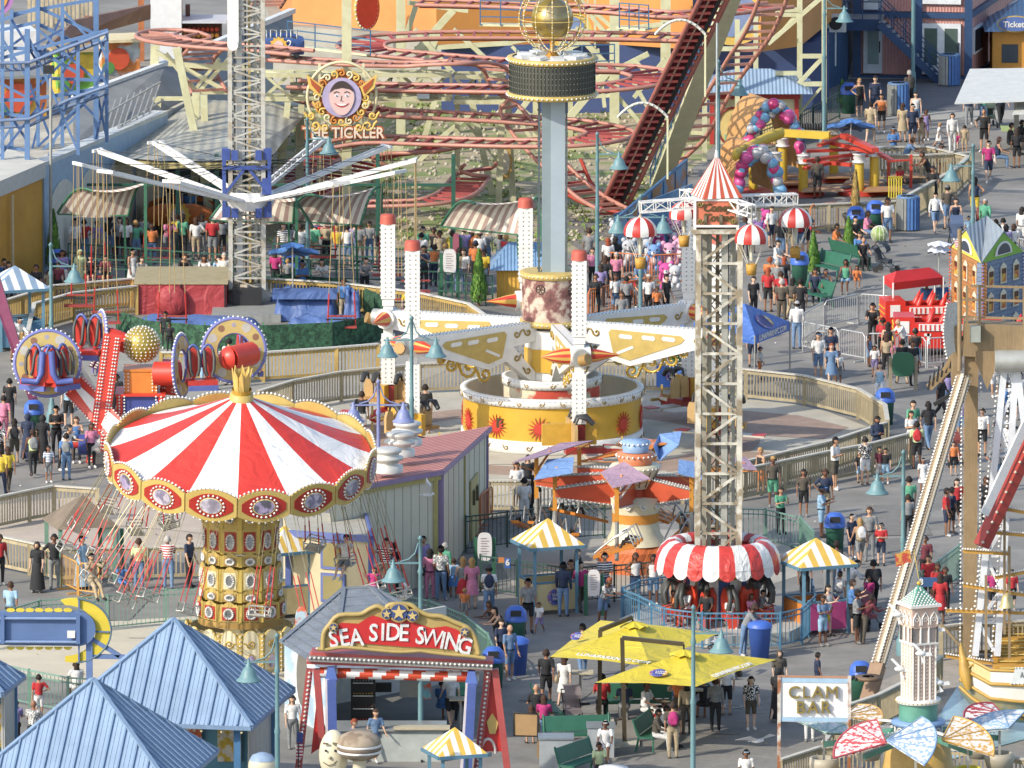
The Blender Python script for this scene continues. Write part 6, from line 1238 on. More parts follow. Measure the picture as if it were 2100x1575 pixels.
fence('grey_wood_fence','upper wooden railing beside the kiddie ride',[(1795,316),(1890,318),(1990,312)],1.1,'grey')
fence('green_metal_fence','dark railing beside the cypress and the station steps',[(1560,262),(1640,232),(1722,190)],1.1,'dkgreen',.3)
fence('green_metal_fence','green railing of the exit path beside the timber post',[(1885,1175),(1925,1150),(1968,1118)],1.15,'green',.16)
def barrier(p,q,m,lab,grp,h=1.1):
 t=thing('crowd_barrier',lab,'barrier',p,grp);d=(q-p).normalized();L=(q-p).length;b=MB();p0,q0=p+d*.04,q-d*.04
 b.path([p0,p0+Vc((0,0,h-.12)),p0+d*.12+Vc((0,0,h)),q0-d*.12+Vc((0,0,h)),q0+Vc((0,0,h-.12)),q0],.026,m,6);b.bar(p0+Vc((0,0,.2)),q0+Vc((0,0,.2)),.035,m);b.build('frame',t)
 b=MB();n=int(L/.13)
 for i in range(1,n):c=p.lerp(q,i/n);b.bar(c+Vc((0,0,.2)),c+Vc((0,0,h)),.018,m)
 b.build('bars',t);b=MB();s=Vc((-d.y,d.x,0))
 for c in(p0+d*.3,q0-d*.3):b.bar(c-s*.25+Vc((0,0,.03)),c+s*.25+Vc((0,0,.03)),.05,m)
 b.build('feet',t)
SIL=M('#cfd2d0',.35,.35,.1);ORB=M('#dd7a30',.5,0,.08)
def run(pts,m,lab,grp,L=2.2):
 W=[K(x,y)for x,y in pts];i=0
 for p,q in zip(W,W[1:]):
  n=max(1,round((q-p).length/L))
  for k in range(n):i+=1;barrier(p.lerp(q,k/n),p.lerp(q,(k+1)/n),m,lab,grp)
run([(1645,705),(1690,678),(1760,662),(1838,668)],SIL,'silver crowd barrier in the row behind the fire truck ride','silver barriers of the back row')
run([(1645,720),(1720,735),(1775,745),(1840,745),(1900,755),(1950,752)],SIL,'silver crowd barrier in the front row before the fire trucks','silver barriers of the front row')
run([(2085,545),(2140,560)],SIL,'silver crowd barrier right of the fire house','silver barriers by the fire house')
run([(1240,575),(1335,582),(1418,578)],ORB,'orange barrier in front of the plush toy wall','orange barriers at the toy stall')
run([(1205,655),(1268,640),(1340,628)],ORB,'orange barrier beside the queue at the tower ride','orange barriers at the queue')
run([(1660,478),(1720,470)],ORB,'orange barrier leaning by the kiddie ride railing','orange barriers by the kiddie ride')
run([(960,1110),(985,1082),(1010,1062)],ORB,'orange barrier stacked beside the cream shed','orange barriers by the shed',1.6)
run([(125,1205),(160,1222),(205,1228)],M('#d9a24a',.5),'tan barrier behind the left swing chairs','tan barriers by the swings',1.2)
def lamp_proto(kind,m):
 t=bpy.data.objects.new('street_lamp',None);COL.objects.link(t);b=MB();H_=6.6
 b.lathe([(.2,0),(.2,.5),(.14,.6),(.11,.8),(.08,.9),(.075,H_*.55),(.095,H_*.56),(.065,H_*.58),(.06,H_*.82),(.09,H_*.83),(.055,H_*.85),(.055,H_-.12),(.09,H_-.1),(.02,H_)],m,12);b.build('pole',t)
 for s in((-1,1)if kind==2 else(1,)):
  b=MB();za=H_-.85;b.bar((0,0,za),(s*.95,0,za),.05,m);b.path([(s*.06,0,za+.62),(s*.16,0,za+.3),(s*.35,0,za+.12),(s*.62,0,za+.04)],.025,m,5);b.build('arm',t)
  b=MB();b.lathe([(.04,za+.1),(.05,za-.04),(.09,za-.07),(.08,za-.13),(.12,za-.16),(.19,za-.25),(.235,za-.38),(.27,za-.46),(.36,za-.53),(.37,za-.56),(.3,za-.5),(.1,za-.4)],m,20,(s*.82,0,0));b.build('lamp_shade',t)
 return t
TL=M('#6b949a',.5,0,.1);PU=M('#8692c4',.5,0,.08);protos={}
for x,y,s,k,m,lab in((104,497,1,1,0,'beside the striped kiosk at the left'),(630,240,1,1,0,'in front of the round coaster sign'),(1225,270,1,1,0,'right of the grey column'),(1474,122,1,1,0,'behind the striped pyramid top'),(1691,-25,1,1,0,'beside the dark blue container'),(1996,294,-1,1,0,'on the busy path at right'),(844,647,1,2,0,'beside the white uprights of the tower ride'),(776,778,1,2,1,'over the red roofed shed'),(1314,398,1,2,0,'behind the left parachute'),(862,1098,-1,1,0,'over the swing gate sign'),(568,1298,-1,1,0,'right of the blue pavilion roofs'),(1422,1240,1,1,0,'in front of the yellow umbrellas'),(1853,922,-1,1,0,'beside the diagonal bulb strut')):
 key=(k,m);p=at(x,y,6.6);p.z=0
 if key not in protos:protos[key]=o=lamp_proto(k,PU if m else TL);o.location=p
 else:o=dup(protos[key],p)
 o.rotation_euler.z=pi if s<0 else 0
 tag(o,('purple' if m else 'teal')+(' double' if k==2 else '')+' bell shaded street lamp '+lab,'street lamp','bell shaded street lamps')
p=thing('tall_pole','tall teal pole without a lamp before the pink containers','pole',K(1872,205));b=MB();q=K(1872,205);b.tube(q,q+Vc((0,0,1.2)),.12,TL,10);b.tube(q+Vc((0,0,1.2)),q+Vc((0,0,6)),.085,TL,10);b.build('pole',p)
def kiosk(name,lab,apex,yb,w,hr,z0,cols,rz,panel=None,n=9,poles=True):
 Yg=K(apex[0],yb);c=Yg;t=thing(name,lab,'kiosk',c);ap=Vc((c.x,c.y,z0+hr));hw=w/2
 X=lambda x,y,z:c+Vc((x*cos(rz)-y*sin(rz),x*sin(rz)+y*cos(rz),z));cr=[X(x*hw,y*hw,z0)for x,y in((-1,-1),(1,-1),(1,1),(-1,1))];b=MB()
 for f in range(4):
  p,q=cr[f],cr[(f+1)%4]
  for i in range(n):
   s0,s1=i/n,(i+1)/n;m=cols[i%2];up=ap-(p+q)/2
   v=lambda s:1-abs(2*s-1);e0,e1=p.lerp(q,s0),p.lerp(q,s1);mid=[]if(s0>=.5 or s1<=.5)else[(p+q)/2+up]
   b.poly([e0,e1,e1+up*v(s1)]+mid+[e0+up*v(s0)],m)
 b.build('roof',t);b=MB();fr=M('#5f8ea6',.5)
 for f in range(4):b.bar(cr[f]-Vc((0,0,.05)),cr[(f+1)%4]-Vc((0,0,.05)),.1,fr)
 b.build('roof_edge',t)
 if poles:
  for x,y in((-1,-1),(1,-1),(1,1),(-1,1)):b=MB();b.bar(X(x*hw*.78,y*hw*.78,0),X(x*hw*.78,y*hw*.78,z0-.05),.11,fr);b.build('post',t)
 b=MB();k=hw*.76
 for f,(x0,y0,x1,y1)in enumerate(((-k,-k,k,-k),(k,-k,k,k),(k,k,-k,k),(-k,k,-k,-k))):b.bar(X(x0,y0,1.05),X(x1,y1,1.05),.06,fr);b.slab([X(x0,y0,.15),X(x1,y1,.15),X(x1,y1,1.0),X(x0,y0,1.0)],.04,(panel or[M('#d9c48a',.6)])[f%len(panel or[1])])
 b.build('side_panels',t);return t,X
YW=(M('#e8bd45',.6,0,.08),M('#f2efe4',.6,0,.06))
t,X=kiosk('striped_kiosk','yellow and white striped kiosk with round moon logo panel',(1124,1058),1252,1.85,.78,2.25,YW,.35,[M('#d8c38c',.6,0,.06)])
def moon_logo(parent,q,s,u=Vc((1,0,0)),v=Vc((0,0,1)),words=True,rot=None):
 n=u.cross(v);b=MB();D=lambda x,y,d:q+u*x*s+v*y*s+n*d
 b.slab([D(cos(a)*.5+.05,sin(a)*.5,.01)for a in[i*pi/12 for i in range(24)]],.012,M('#e8b23c',.5),n)
 b.slab([D(-.1+.6*cos(a),.6*sin(a),.01)for a in[pi*.3+i*pi*1.4/12 for i in range(13)]]+[D(.08+.52*cos(a),.52*sin(a),.01)for a in[pi*1.62-i*pi*1.24/12 for i in range(13)]],.02,M('#6a6fc0',.5),n)
 for i in range(5):a=pi*.75+i*.36;b.slab([D(-.06+.55*cos(a)+.06*cos(g),.55*sin(a)+.06*sin(g),.032)for g in[j*pi/4 for j in range(8)]],.01,M(('#d8503a','#e8c33a','#c86ab0')[i%3],.5),n)
 b.build('moon_logo',parent)
 if words:
  mt=Matrix((u,v,n)).transposed().to_4x4()
  for w_,y in(('LUNA',.17),('PARK',-.14)):text(0,w_,D(.07,y,.03),.3*s,WHITE,parent,rx=mt,bold=.004*s,ex=.004)
e=(X(1,-1,0)-X(-1,-1,0)).normalized();moon_logo(t,X(0,-.76,.58),.44,e)
t,X=kiosk('striped_kiosk','yellow and white striped kiosk with orange and magenta panels beside the drop tower',(1673,1094),1292,2.0,.75,2.25,YW,.4,[M('#c7478c',.6),M('#c7478c',.6),M('#e08a30',.6),M('#e08a30',.6)])
kiosk('striped_kiosk','yellow and white striped kiosk under the right leg of the swing gate',(933,1503),1690,1.5,.7,2.2,YW,.35)
kiosk('striped_kiosk','small yellow striped kiosk between the gold column and beige booth',(585,1085),1262,1.5,.75,2.2,YW,.5)
kiosk('striped_kiosk','blue and white striped kiosk at the left edge',(32,531),712,2.1,.75,2.3,(M('#8ba5bd',.6),M('#e9ebe8',.6)),.35,[M('#5f93b8',.6)])
def pavilion(lab,cx,cy,w,ze,hr,rz,extra=False):
 c=at(cx,cy,ze);c.z=0;t=thing('blue_pavilion',lab,'pavilion',c);bl=M('#93aecb',.5,.0,.16,.7);rb=M('#7c98b8',.5,0,.12)
 X=lambda x,y,z:c+Vc((x*cos(rz)-y*sin(rz),x*sin(rz)+y*cos(rz),z));hw=w/2;cr=[X(x*hw,y*hw,ze)for x,y in((-1,-1),(1,-1),(1,1),(-1,1))];ap=X(0,0,ze+hr)
 b=MB();b.add(cr+[ap],[(0,1,4),(1,2,4),(2,3,4),(3,0,4)],bl);b.build('roof',t);b=MB()
 for f in range(4):
  p,q=cr[f],cr[(f+1)%4];up=ap-(p+q)/2;nn=(q-p).cross(up).normalized();n=int(w/.42)
  for i in range(1,n):
   s=i/n;v=1-abs(2*s-1);e0=p.lerp(q,s);b.bar(e0+nn*.03,e0+up*v+nn*.03,.045,rb,.06)
   for j in(-1,1):s2=s+j*.33/n;v2=1-abs(2*s2-1);e2=p.lerp(q,s2);b.bar(e2+nn*.003,e2+up*v2+nn*.003,.02,bl,.02)
  b.bar(p+nn*.02,ap+nn*.02,.14,M('#8aa6c4',.5),.06)
 b.build('roof_ribs',t);b=MB()
 for f in range(4):b.bar(cr[f]-Vc((0,0,.06)),cr[(f+1)%4]-Vc((0,0,.06)),.1,rb,.12)
 b.build('gutter',t)
 for x,y in((-1,-1),(1,-1),(1,1),(-1,1)):b=MB();b.bar(X(x*hw*.82,y*hw*.82,0),X(x*hw*.82,y*hw*.82,ze-.02),.2,M('#4f86b4',.5));b.build('post',t)
 b=MB();k=hw*.78;b.slab([X(-k,k,0),X(k,k,0),X(k,k,ze),X(-k,k,ze)],.1,M('#4d8fb0',.6));b.slab([X(k,-k*.2,0),X(k,k,0),X(k,k,ze-.05),X(k,-k*.2,ze-.05)],.1,M('#c6c8c4',.5,.2,.1,1,'rib',None,3));b.build('wall',t)
 b=MB()
 for i in range(10):q=X(-hw*.9+i*hw*.2,-hw*.98,ze-.2);b.ball(q,.045,M('#f4e6b0',.3),6,4)
 b.tube(X(-hw,-hw*.98,ze-.12),X(hw,-hw*.98,ze-.12),.012,DARK,4);b.build('festoon_bulbs',t)
 for i in range(3):
  q=X(-hw*.4+i*hw*.4,k-.15,0);b=MB();b.box(q+Vc((0,0,.9)),(.7,.3,1.3),M(('#e8c93a','#d86a3a','#e8c93a')[i],.6,0,.3,3,'patch','#e9e6dc',5));b.build('prize_shelf',t)
 return t
pavilion('larger blue metal pavilion roof farther from the lower left corner',356,1443,6.0,3.0,2.55,R(-11))
pavilion('blue metal pavilion roof cut by the lower edge of the picture',191,1571,6.0,3.0,2.55,R(-11))
pavilion('corner of a third blue metal roof at the left edge',-70,1400,2.9,3.0,1.2,R(-11))
def shed():
 A,B,C2=K(755,1225),K(903,1196),K(998,1062);A=B+(A-B).normalized()*5.2;h=3.0
 h=(V(903,965,B.y).z);t=thing('cream_shed','cream plank shed with red metal roof, lilac trim and white vents','shed',B);u=(A-B).normalized();v=(C2-B).normalized();h2=V(998,880,C2.y).z
 D=A+(C2-B);P=[A,B,C2,D];hs=[h,h,h2,h2];T=[p+Vc((0,0,z))for p,z in zip(P,hs)];crm=M('#dcd7bc',.6,0,.08,1.,'ribY',None,.01);b=MB()
 b.add(P+T,[(0,1,5,4),(1,2,6,5),(2,3,7,6),(3,0,4,7)],M('#dedac2',.6,0,.08,1.));b.build('wall',t)
 b=MB();n1,n2=Vc((u.y,-u.x,0)),Vc((v.y,-v.x,0));n1=n1 if n1.y<0 else-n1;n2=n2 if n2.x>0 else-n2;grv=M('#b5b096',.6)
 for k in range(13):c=B.lerp(A,(k+.5)/13)+n1*.004;b.bar(c,c+Vc((0,0,h-.05)),.025,grv,.02)
 for k in range(9):c=B.lerp(C2,(k+.5)/9)+n2*.004;b.bar(c,c+Vc((0,0,h+(h2-h)*(k+.5)/9-.05)),.025,grv,.02)
 b.build('plank_grooves',t)
 b=MB();o=.18;R_=[T[0]+u*.1-v*o,T[1]-u*o-v*o,T[2]-u*o+v*o,T[3]+u*.1+v*o];b.slab(R_,.06,M('#cf8a7e',.6,0,.08,1.),(0,0,1));b.build('roof',t);b=MB()
 for k in range(1,22):b.bar(R_[1].lerp(R_[2],k/22)+Vc((0,0,.066)),R_[0].lerp(R_[3],k/22)+Vc((0,0,.066)),.02,M('#b87268',.6),.012)
 b.build('roof_seams',t)
 b=MB();li=M('#9a86ae',.5);b.bar(R_[1]-Vc((0,0,.05)),R_[0]-Vc((0,0,.05)),.08,li,.16);b.bar(R_[1]-Vc((0,0,.05)),R_[2]-Vc((0,0,.05)),.08,li,.16);b.bar(B-u*.03,T[1]-u*.03,.2,li);b.bar(C2,T[2],.14,li);b.bar(B+u*.25+n1*.03,T[1]+u*.25+n1*.03,.16,M('#bdb26a',.6));b.bar(T[1]+n1*.04-Vc((0,0,.2)),T[0]+n1*.04-Vc((0,0,.2)),.08,M('#bdb26a',.6),.18);b.bar(B.lerp(C2,.5)+n2*.03,B.lerp(C2,.5)+n2*.03+Vc((0,0,(h+h2)/2)),.07,M('#bdb26a',.6));b.build('trim',t)
 c=B.lerp(C2,.62);b=MB();b.slab([c+n2*.02,c+v*1.9+n2*.02,c+v*1.9+n2*.02+Vc((0,0,2.05)),c+n2*.02+Vc((0,0,2.05))],.05,M('#c9b878',.6),n2);d=b.build('double_door',t);b=MB();b.box(c+v*.5+n2*.09+Vc((0,0,1.2)),(.1,.4,.5),glass('#6f6a50'));b.box(c+v*1.4+n2*.09+Vc((0,0,1.2)),(.1,.4,.5),glass('#6f6a50'));b.build('window',d)
 for x,y in((795,955),(820,922),(835,900)):
  z=h+.3;q=at(x,y,z+.1);b=MB();b.lathe([(.5,-.2),(.5,.0),(.36,.05),(.36,.15),(.5,.2),(.52,.3),(.38,.34),(.38,.42),(.46,.46),(.46,.55),(.3,.6),(0,.6)],M('#d5d5ce',.45,.2,.12),24,q);o=b.build('roof_vent',t)
shed()
def snack_bar():
 A,B=K(592,1262),K(762,1275);h=V(762,1105,B.y).z;t=thing('beige_booth','beige booth with periwinkle trim and shuttered window','booth',A);u=(B-A).normalized();n=Vc((u.y,-u.x,0));D=Vc((-.25,4.2,0));tr=M('#6577b8',.5)
 b=MB();P=[A,B,B+D,A+D];ext(b,[(p.x,p.y)for p in P],0,h,M('#ddcfa6',.6,0,.08),M('#b9b4a4',.8));b.build('wall',t)
 b=MB()
 for p in(A,B):b.bar(p+n*.04,p+n*.04+Vc((0,0,h)),.18,tr)
 b.bar(A+n*.06+Vc((0,0,h)),B+n*.06+Vc((0,0,h)),.12,tr,.2);b.bar(B+Vc((.03,0,h)),B+D+Vc((.03,0,h)),.12,tr,.2);b.build('trim',t)
 for z0 in(h*.6,h*.2):
  c=A+u*1.15;b=MB();R4=lambda a,e,f,g,d:[c+u*a+n*d+Vc((0,0,f)),c+u*e+n*d+Vc((0,0,f)),c+u*e+n*d+Vc((0,0,g)),c+u*a+n*d+Vc((0,0,g))]
  b.slab(R4(0,.85,z0,z0+.95,.01),.06,tr,n);b.slab(R4(.09,.76,z0+.09,z0+.86,.07),.01,M('#a79a62',.6,0,.1,1,'stripeZ','#8f844f',9),n);b.build('window',t)
 c=K(725,1440);t=thing('snack_bar','snack bar kiosk with grey slate hip roof and sea mural walls','kiosk',c);zE=2.5;E=[at(575,1318,zE),at(680,1385,zE),at(925,1372,zE),at(925,1290,zE),at(700,1262,zE)];r0,r1=V(705,1208,c.y+2),V(760,1205,c.y+2)
 sl=M('#8f98a2',.7,0,.2,1,'brick','#6f7882',2.6);b=MB();b.add(E+[r0,r1],[(0,1,5),(1,2,6,5),(2,3,6),(3,4,5,6),(4,0,5)],sl);b.build('roof',t)
 b=MB();
 for f in((E[0],r0),(E[1],r0),(E[2],r1),(E[3],r1),(r0,r1)):b.bar(f[0]+Vc((0,0,.03)),f[1]+Vc((0,0,.03)),.14,M('#7d8791',.7),.05)
 for k in range(9):
  s=(k+.5)/9.5;b.bar(E[0].lerp(r0,s)+Vc((0,-.01,.02)),E[1].lerp(r0,s)+Vc((0,-.01,.02)),.04,M('#7a838d',.7),.02);b.bar(E[1].lerp(r0,s)+Vc((0,-.01,.02)),E[2].lerp(r1,s)+Vc((0,-.01,.02)),.04,M('#7a838d',.7),.02)
 b.build('roof_ridges',t)
 W=[K(590,1462),K(690,1515),K(905,1500),K(915,1420)];b=MB();mur=M('#a9c6d8',.6,0,.15,1,'patch','#dfe6e4',1.2);hh=2.45
 b.slab([W[0],W[1],W[1]+Vc((0,0,hh)),W[0]+Vc((0,0,hh))],.1,mur);b.slab([W[0],W[0]+Vc((0,0,hh)),W[3]+Vc((-.0,1.5,hh)),W[3]+Vc((0,1.5,0))],.1,M('#e3e0d6',.6));b.build('wall',t)
 b=MB();q=W[0].lerp(W[1],.35)+Vc((-.05,-.1,1.));b.slab([q+(W[1]-W[0]).normalized()*cos(g)*.5+Vc((0,0,.9*sin(g)+.4))for g in[i*pi/8 for i in range(16)]],.03,M('#8d8880',.3,.4));b.build('wall_mirror',t)
 b=MB();p,q=K(690,1560),K(905,1548);b.box(((p.x+q.x)/2,(p.y+q.y)/2,0),((q-p).length,1.2,.95),M('#bfc6bf',.5,0,.12));b.box(((p.x+q.x)/2,(p.y+q.y)/2,.95),((q-p).length+.2,1.4,.06),M('#aeb3b0',.3,.3));b.build('counter',t)
 b=MB();f=K(745,1500);b.box((f.x,f.y,0),(.75,.6,1.9),DARK);fr=b.build('drinks_fridge',t);b=MB()
 for j in range(4):b.box((f.x,f.y-.31,.35+j*.4),(.62,.04,.03),WHITE);b.dots([Vc((f.x-.27+i*.09,f.y-.34,.45+j*.4))for i in range(7)],.04,M(('#b84a3a','#6f4a3a','#c9a24a','#8a9a9a')[j],.4))
 b.build('bottles',fr)
 b=MB();f=K(840,1490);b.box((f.x,f.y,.95),(.6,.4,.5),STEEL);b.box((f.x-.8,f.y,1.1),(.5,.3,.25),DARK);b.build('coffee_machine',t);b=MB();f=K(865,1495);b.box((f.x+.1,f.y-.35,1.0),(.38,.05,1.3),M('#7fc0cc',.5,0,.2,2,'patch','#e0603a',3));b.build('mermaid_poster',t)
 q=V(618,1275,K(618,1420).y);b=MB();b.slab([q+Vc((cos(g)*.2,0,sin(g)*.5))for g in[i*pi/8 for i in range(16)]],.06,M('#bcd8e6',.5,0,.2,2,'patch','#e8744a',3.),(.3,-1,0));b.bar(q,q+Vc((.4,.3,.1)),.03,DARK);b.bar(q+Vc((0,0,.3)),q+Vc((.5,.4,.1)),.03,DARK);b.build('oval_hanging_sign',t)
snack_bar()
def swing_gate():
 Y=K(640,1640).y;P=lambda x,y,d=0:V(x,y,Y+d);t=thing('swing_sign_arch','red arch of the swing ride with SEA SIDE SWING sign in silver letters','sign arch',Vc((P(830,1500).x,Y,0)))
 rp=M('#b9504c',.5,0,.12);rd=M('#c8171b',.45,0,.06);gd=M('#b8a05c',.5,0,.12)
 Z=lambda p:Vc((p.x,p.y,0))
 for nm,(x0,xa,x1)in(('left_frame',(612,642,665)),('right_frame',(978,1008,1040))):
  b=MB()
  for xb,xt in((x0,xa-7),(x1,xa+7)):q=P(xb,1575);e=P(xt,1372);d=(e-q).normalized();q=q-d*(q.z/d.z);b.bar(q,e,.2,rp,.3)
  b.build(nm,t);b=MB();z=P(0,1560).z
  b.slab([P(xa+(x0-xa)*.78,1540,.1),P(xa+(x0-xa)*.3,1430,.1),P(xa,1385,.1),P(xa+(x1-xa)*.3,1430,.1),P(xa+(x1-xa)*.78,1540,.1)]if nm=='right_frame' else[P(638,1545,.1),P(650,1430,.1),P(652,1385,.1),P(664,1480,.1),P(676,1520,.1)],.08,M('#cf2a24',.4),(0,-1,0));b.build('red_panel',t)
  b=MB();b.dots([P(xa-7,1380,-.2).lerp(P(x0,1575,-.2),i/22)for i in range(23)],.055,M('#e3ded4',.3));b.build('bulbs',t)
 b=MB();b.path([P(1000+15*cos(a)+1,1545-30*sin(a),-.02)for a in[i*pi/8 for i in range(9)]],.05,M('#d9d2c8',.5),5);b.slab([P(998,1480,-.03),P(1010,1462,-.03),P(1022,1482,-.03),P(1016,1505,-.03),P(1004,1505,-.03)],.01,GOLDP,(0,-1,0));b.build('arch_ornament',t)
 b=MB();b.slab([P(628,1362,-.3),P(1010,1376,-.3),P(1012,1356,-.3),P(640,1338,-.3)],.8,rp,(0,1,0));b.bar(P(632,1350,-.36),P(1010,1368,-.36),.16,M('#8d8a86',.5));b.dots([P(636,1349,-.47).lerp(P(1008,1366,-.47),i/40)for i in range(41)],.05,M('#f0ece2',.3));b.build('top_beam',t)
 b=MB();q,e=P(656,1379),P(982,1389);n=9;u,v=frame(e-q);r=.16;S_=36;K_=14
 for i in range(S_):
  for j in range(K_):
   a0,a1=2*pi*j/K_,2*pi*(j+1)/K_;f0,f1=i/S_,(i+1)/S_;pt=lambda f,a:q.lerp(e,f)+(u*cos(a)+v*sin(a))*r
   b.add([pt(f0,a0),pt(f0,a1),pt(f1,a1),pt(f1,a0)],[(0,1,2,3)],(M('#dd4a1e',.45),WHITE)[int((i/S_*6.5+j/K_)*2)%2],True)
 b.build('striped_roller',t)
 for x0,x1,ya in((684,680,1392),(955,968,1400)):b=MB();q=P(x0,1575,-.4);b.bar(Vc((q.x,q.y,0)),P(x1,ya,-.4),.26,M('#4b62a8',.5));b.bar(Vc((q.x-.17,q.y-.05,0)),P(x1-9,ya,-.45),.12,M('#d8cfd2',.5));b.slab([P(x1-14,ya+5,-.5),P(x1+12,ya+5,-.5),P(x1+6,ya-22,-.5),P(x1-8,ya-22,-.5)],.3,M('#5a76c0',.5),(0,1,0));b.build('inner_leg',t)
 top=[(662,1332),(664,1300),(676,1281),(695,1262),(735,1260),(748,1256),(757,1250),(775,1243),(790,1250),(800,1240),(840,1240),(858,1252),(880,1262),(905,1264),(930,1275),(948,1282),(962,1290),(975,1310),(982,1340)]
 bot=[(995,1350),(960,1345),(920,1342),(878,1337),(860,1335),(820,1337),(780,1334),(740,1330),(700,1327),(670,1332),(650,1330)]
 D=-.5;b=MB();b.slab([P(x,y,D)for x,y in top+bot],.16,gd,(0,1,0));bd=b.build('sign_board',t)
 inn=[(676,1324),(680,1300),(690,1286),(700,1277),(735,1279),(752,1268),(765,1262),(785,1268),(805,1268),(830,1270),(860,1280),(885,1288),(915,1284),(935,1290),(952,1300),(966,1315),(968,1334),(930,1332),(880,1328),(830,1326),(780,1322),(730,1318),(700,1316)]
 b=MB();b.slab([P(x,y,D-.02)for x,y in inn],.03,rd,(0,-1,0));b.build('red_field',bd)
 b=MB();rim=spline([P(x,y,D-.06)for x,y in top],3);b.path(rim,.075,gd,6);b.dots(rim[::2],.042);rb=spline([P(x,y,D-.06)for x,y in bot],3);b.path(rb,.06,gd,6);b.dots(rb[::2],.042);b.build('bulb_border',bd)
 for x,y,r in((818,1255,17),(793,1258,10),(846,1262,11),(684,1286,8),(953,1295,8)):
  q=P(x,y,D-.12);s=r/69;b=MB();b.slab(circ(q,s*1.25,20,v=(0,0,1)),.06,gd,(0,-1,0));b.slab(circ(q+Vc((0,-.07,0)),s,20,v=(0,0,1)),.02,M('#3c4f86',.45),(0,-1,0));b.slab(star(q+Vc((0,-.1,0)),(1,0,0),(0,0,1),5,s*.38,s*.95,pi/2),.02,M('#d2b977',.5),(0,-1,0));b.build('star_medallion',bd)
 wm=M('#e9ebea',.4,.1,.25,8)
 for ch,x,y,rot in(('S',684,1312,-8),('E',706,1309,-10),('A',731,1309,-6),('S',766,1299,2),('I',785,1298,2),('D',806,1298,3),('E',828,1299,3),('S',862,1305,8),('W',886,1309,10),('I',908,1315,12),('N',928,1318,12),('G',953,1326,14)):
  text(0,ch,P(x,y,D-.06),.72,wm,bd,'letter',rx=Matrix.Rotation(R(rot),4,'Y')@Matrix.Rotation(pi/2,4,'X'),bold=0 if ch=='W' else.012,ex=.03,sx=.84)
swing_gate()
def tk(q,lab,nm,cat,**k):return thing(nm,lab,cat,q,**k)
def clam_bar():
 g=K(1598,1690);Y=g.y;P=lambda x,y,d=0:V(x,y,Y+d);t=tk(g,'white sign with blue stripes reading CLAM BAR in gold letters','clam_bar_sign','sign');b=MB()
 b.slab([P(1598,1388),P(1598,1480),P(1742,1482),P(1742,1390)],.2,M('#eef0f0',.45,0,.05),(0,1,0));b.build('board',t);b=MB();lb=M('#a5c8e2',.5)
 b.slab([P(1600,1389,-.01),P(1740,1391,-.01),P(1740,1401,-.01),P(1600,1399,-.01)],.01,lb,(0,-1,0));b.slab([P(1600,1470,-.01),P(1740,1472,-.01),P(1740,1481,-.01),P(1600,1479,-.01)],.01,lb,(0,-1,0));b.build('stripes',t)
 gd=M('#a8934a',.35,.45,.15);text(0,'CLAM',P(1668,1421,-.08),.52,gd,t,ex=.05,bold=0,sp=1.15);text(0,'BAR',P(1668,1452,-.08),.52,gd,t,ex=.05,bold=0,sp=1.15);b=MB()
 for x in(1598,1742):q=P(x,1386);b.bar(Vc((q.x,q.y,0)),q,.1,M('#d8d4cc',.5,0,.3,3,'patch','#a5683c',2));
 b.bar(P(1598,1387),P(1742,1389),.06,M('#b98a6a',.6));b.build('posts',t)
clam_bar()
def crescent():
 g=K(183,1490);Y=g.y;P=lambda x,y,d=0:V(x,y,Y+d);t=tk(g,'back of a blue sign box with a large yellow crescent moon','crescent_sign','sign');bl=M('#5f7dae',.5,0,.12,.8);ye=M('#e8d02c',.5,0,.08)
 b=MB();b.slab([P(-40,1256),P(165,1256)]+[P(165+31*cos(a),1290-34*sin(a))for a in[pi/2-i*pi/12 for i in range(1,12)]]+[P(165,1325),P(-40,1322)],.3,bl,(0,1,0));b.build('panel',t)
 b=MB()
 for y in(1268,1316):b.tube(P(-30,y,-.1),P(160,y+1,-.1),.05,M('#86a0c8',.4),6)
 for x in(5,160):b.bar(P(x,1262,-.1),P(x,1320,-.1),.12,bl)
 b.box(P(146,1308,-.15),(.24,.08,.22),WHITE);b.build('frame',t)
 o=[P(152+76*cos(a),1293-66*sin(a),.15)for a in[pi*.62-i*pi*1.2/24 for i in range(25)]];n=[P(134+62*cos(a),1293-52*sin(a),.15)for a in[-pi*.5+i*pi*1.0/24 for i in range(25)]]
 b=MB();b.add(o+n[::-1],[(i,i+1,26+i,25+i)for i in range(24)],ye);o2=[p+Vc((0,.15,0))for p in o];b.add(o+o2,[(i,i+1,26+i,25+i)for i in range(24)],ye);b.build('crescent_moon',t)
 b=MB();b.path([p+Vc((0,-.03,0))for p in o[3:23]],.03,M('#5f7d8e',.5),5);b.bar(P(162,1230,.1),P(162,1356,.1),.05,bl);b.bar(P(190,1295,.1),P(225,1296,.1),.04,bl);b.build('stiffeners',t)
 b=MB()
 for i in range(7):
  x=22+i*19.5;b.slab([P(x+9*cos(a),1252-5*sin(a),.1)for a in[-.1,.4,.8,pi/2*.95,2.3,2.8,3.3]]+[P(x,1258,.1)],.05,ye,(0,1,0));b.slab([P(x+9*cos(a),1327+6*sin(a),.12)for a in[i_*pi/6 for i_ in range(7)]],.05,ye,(0,1,0))
 b.build('yellow_letters_edge',t);b=MB();q=P(183,1300,.2);b.bar(Vc((q.x,q.y,0)),q,.2,M('#6b88bc',.5));b.bar(P(183,1346,.2),P(256,1347,.2),.13,M('#6b88bc',.5));b.bar(P(183,1306,.2),P(245,1345,.2),.13,M('#6b88bc',.5));b.build('post',t)
crescent()
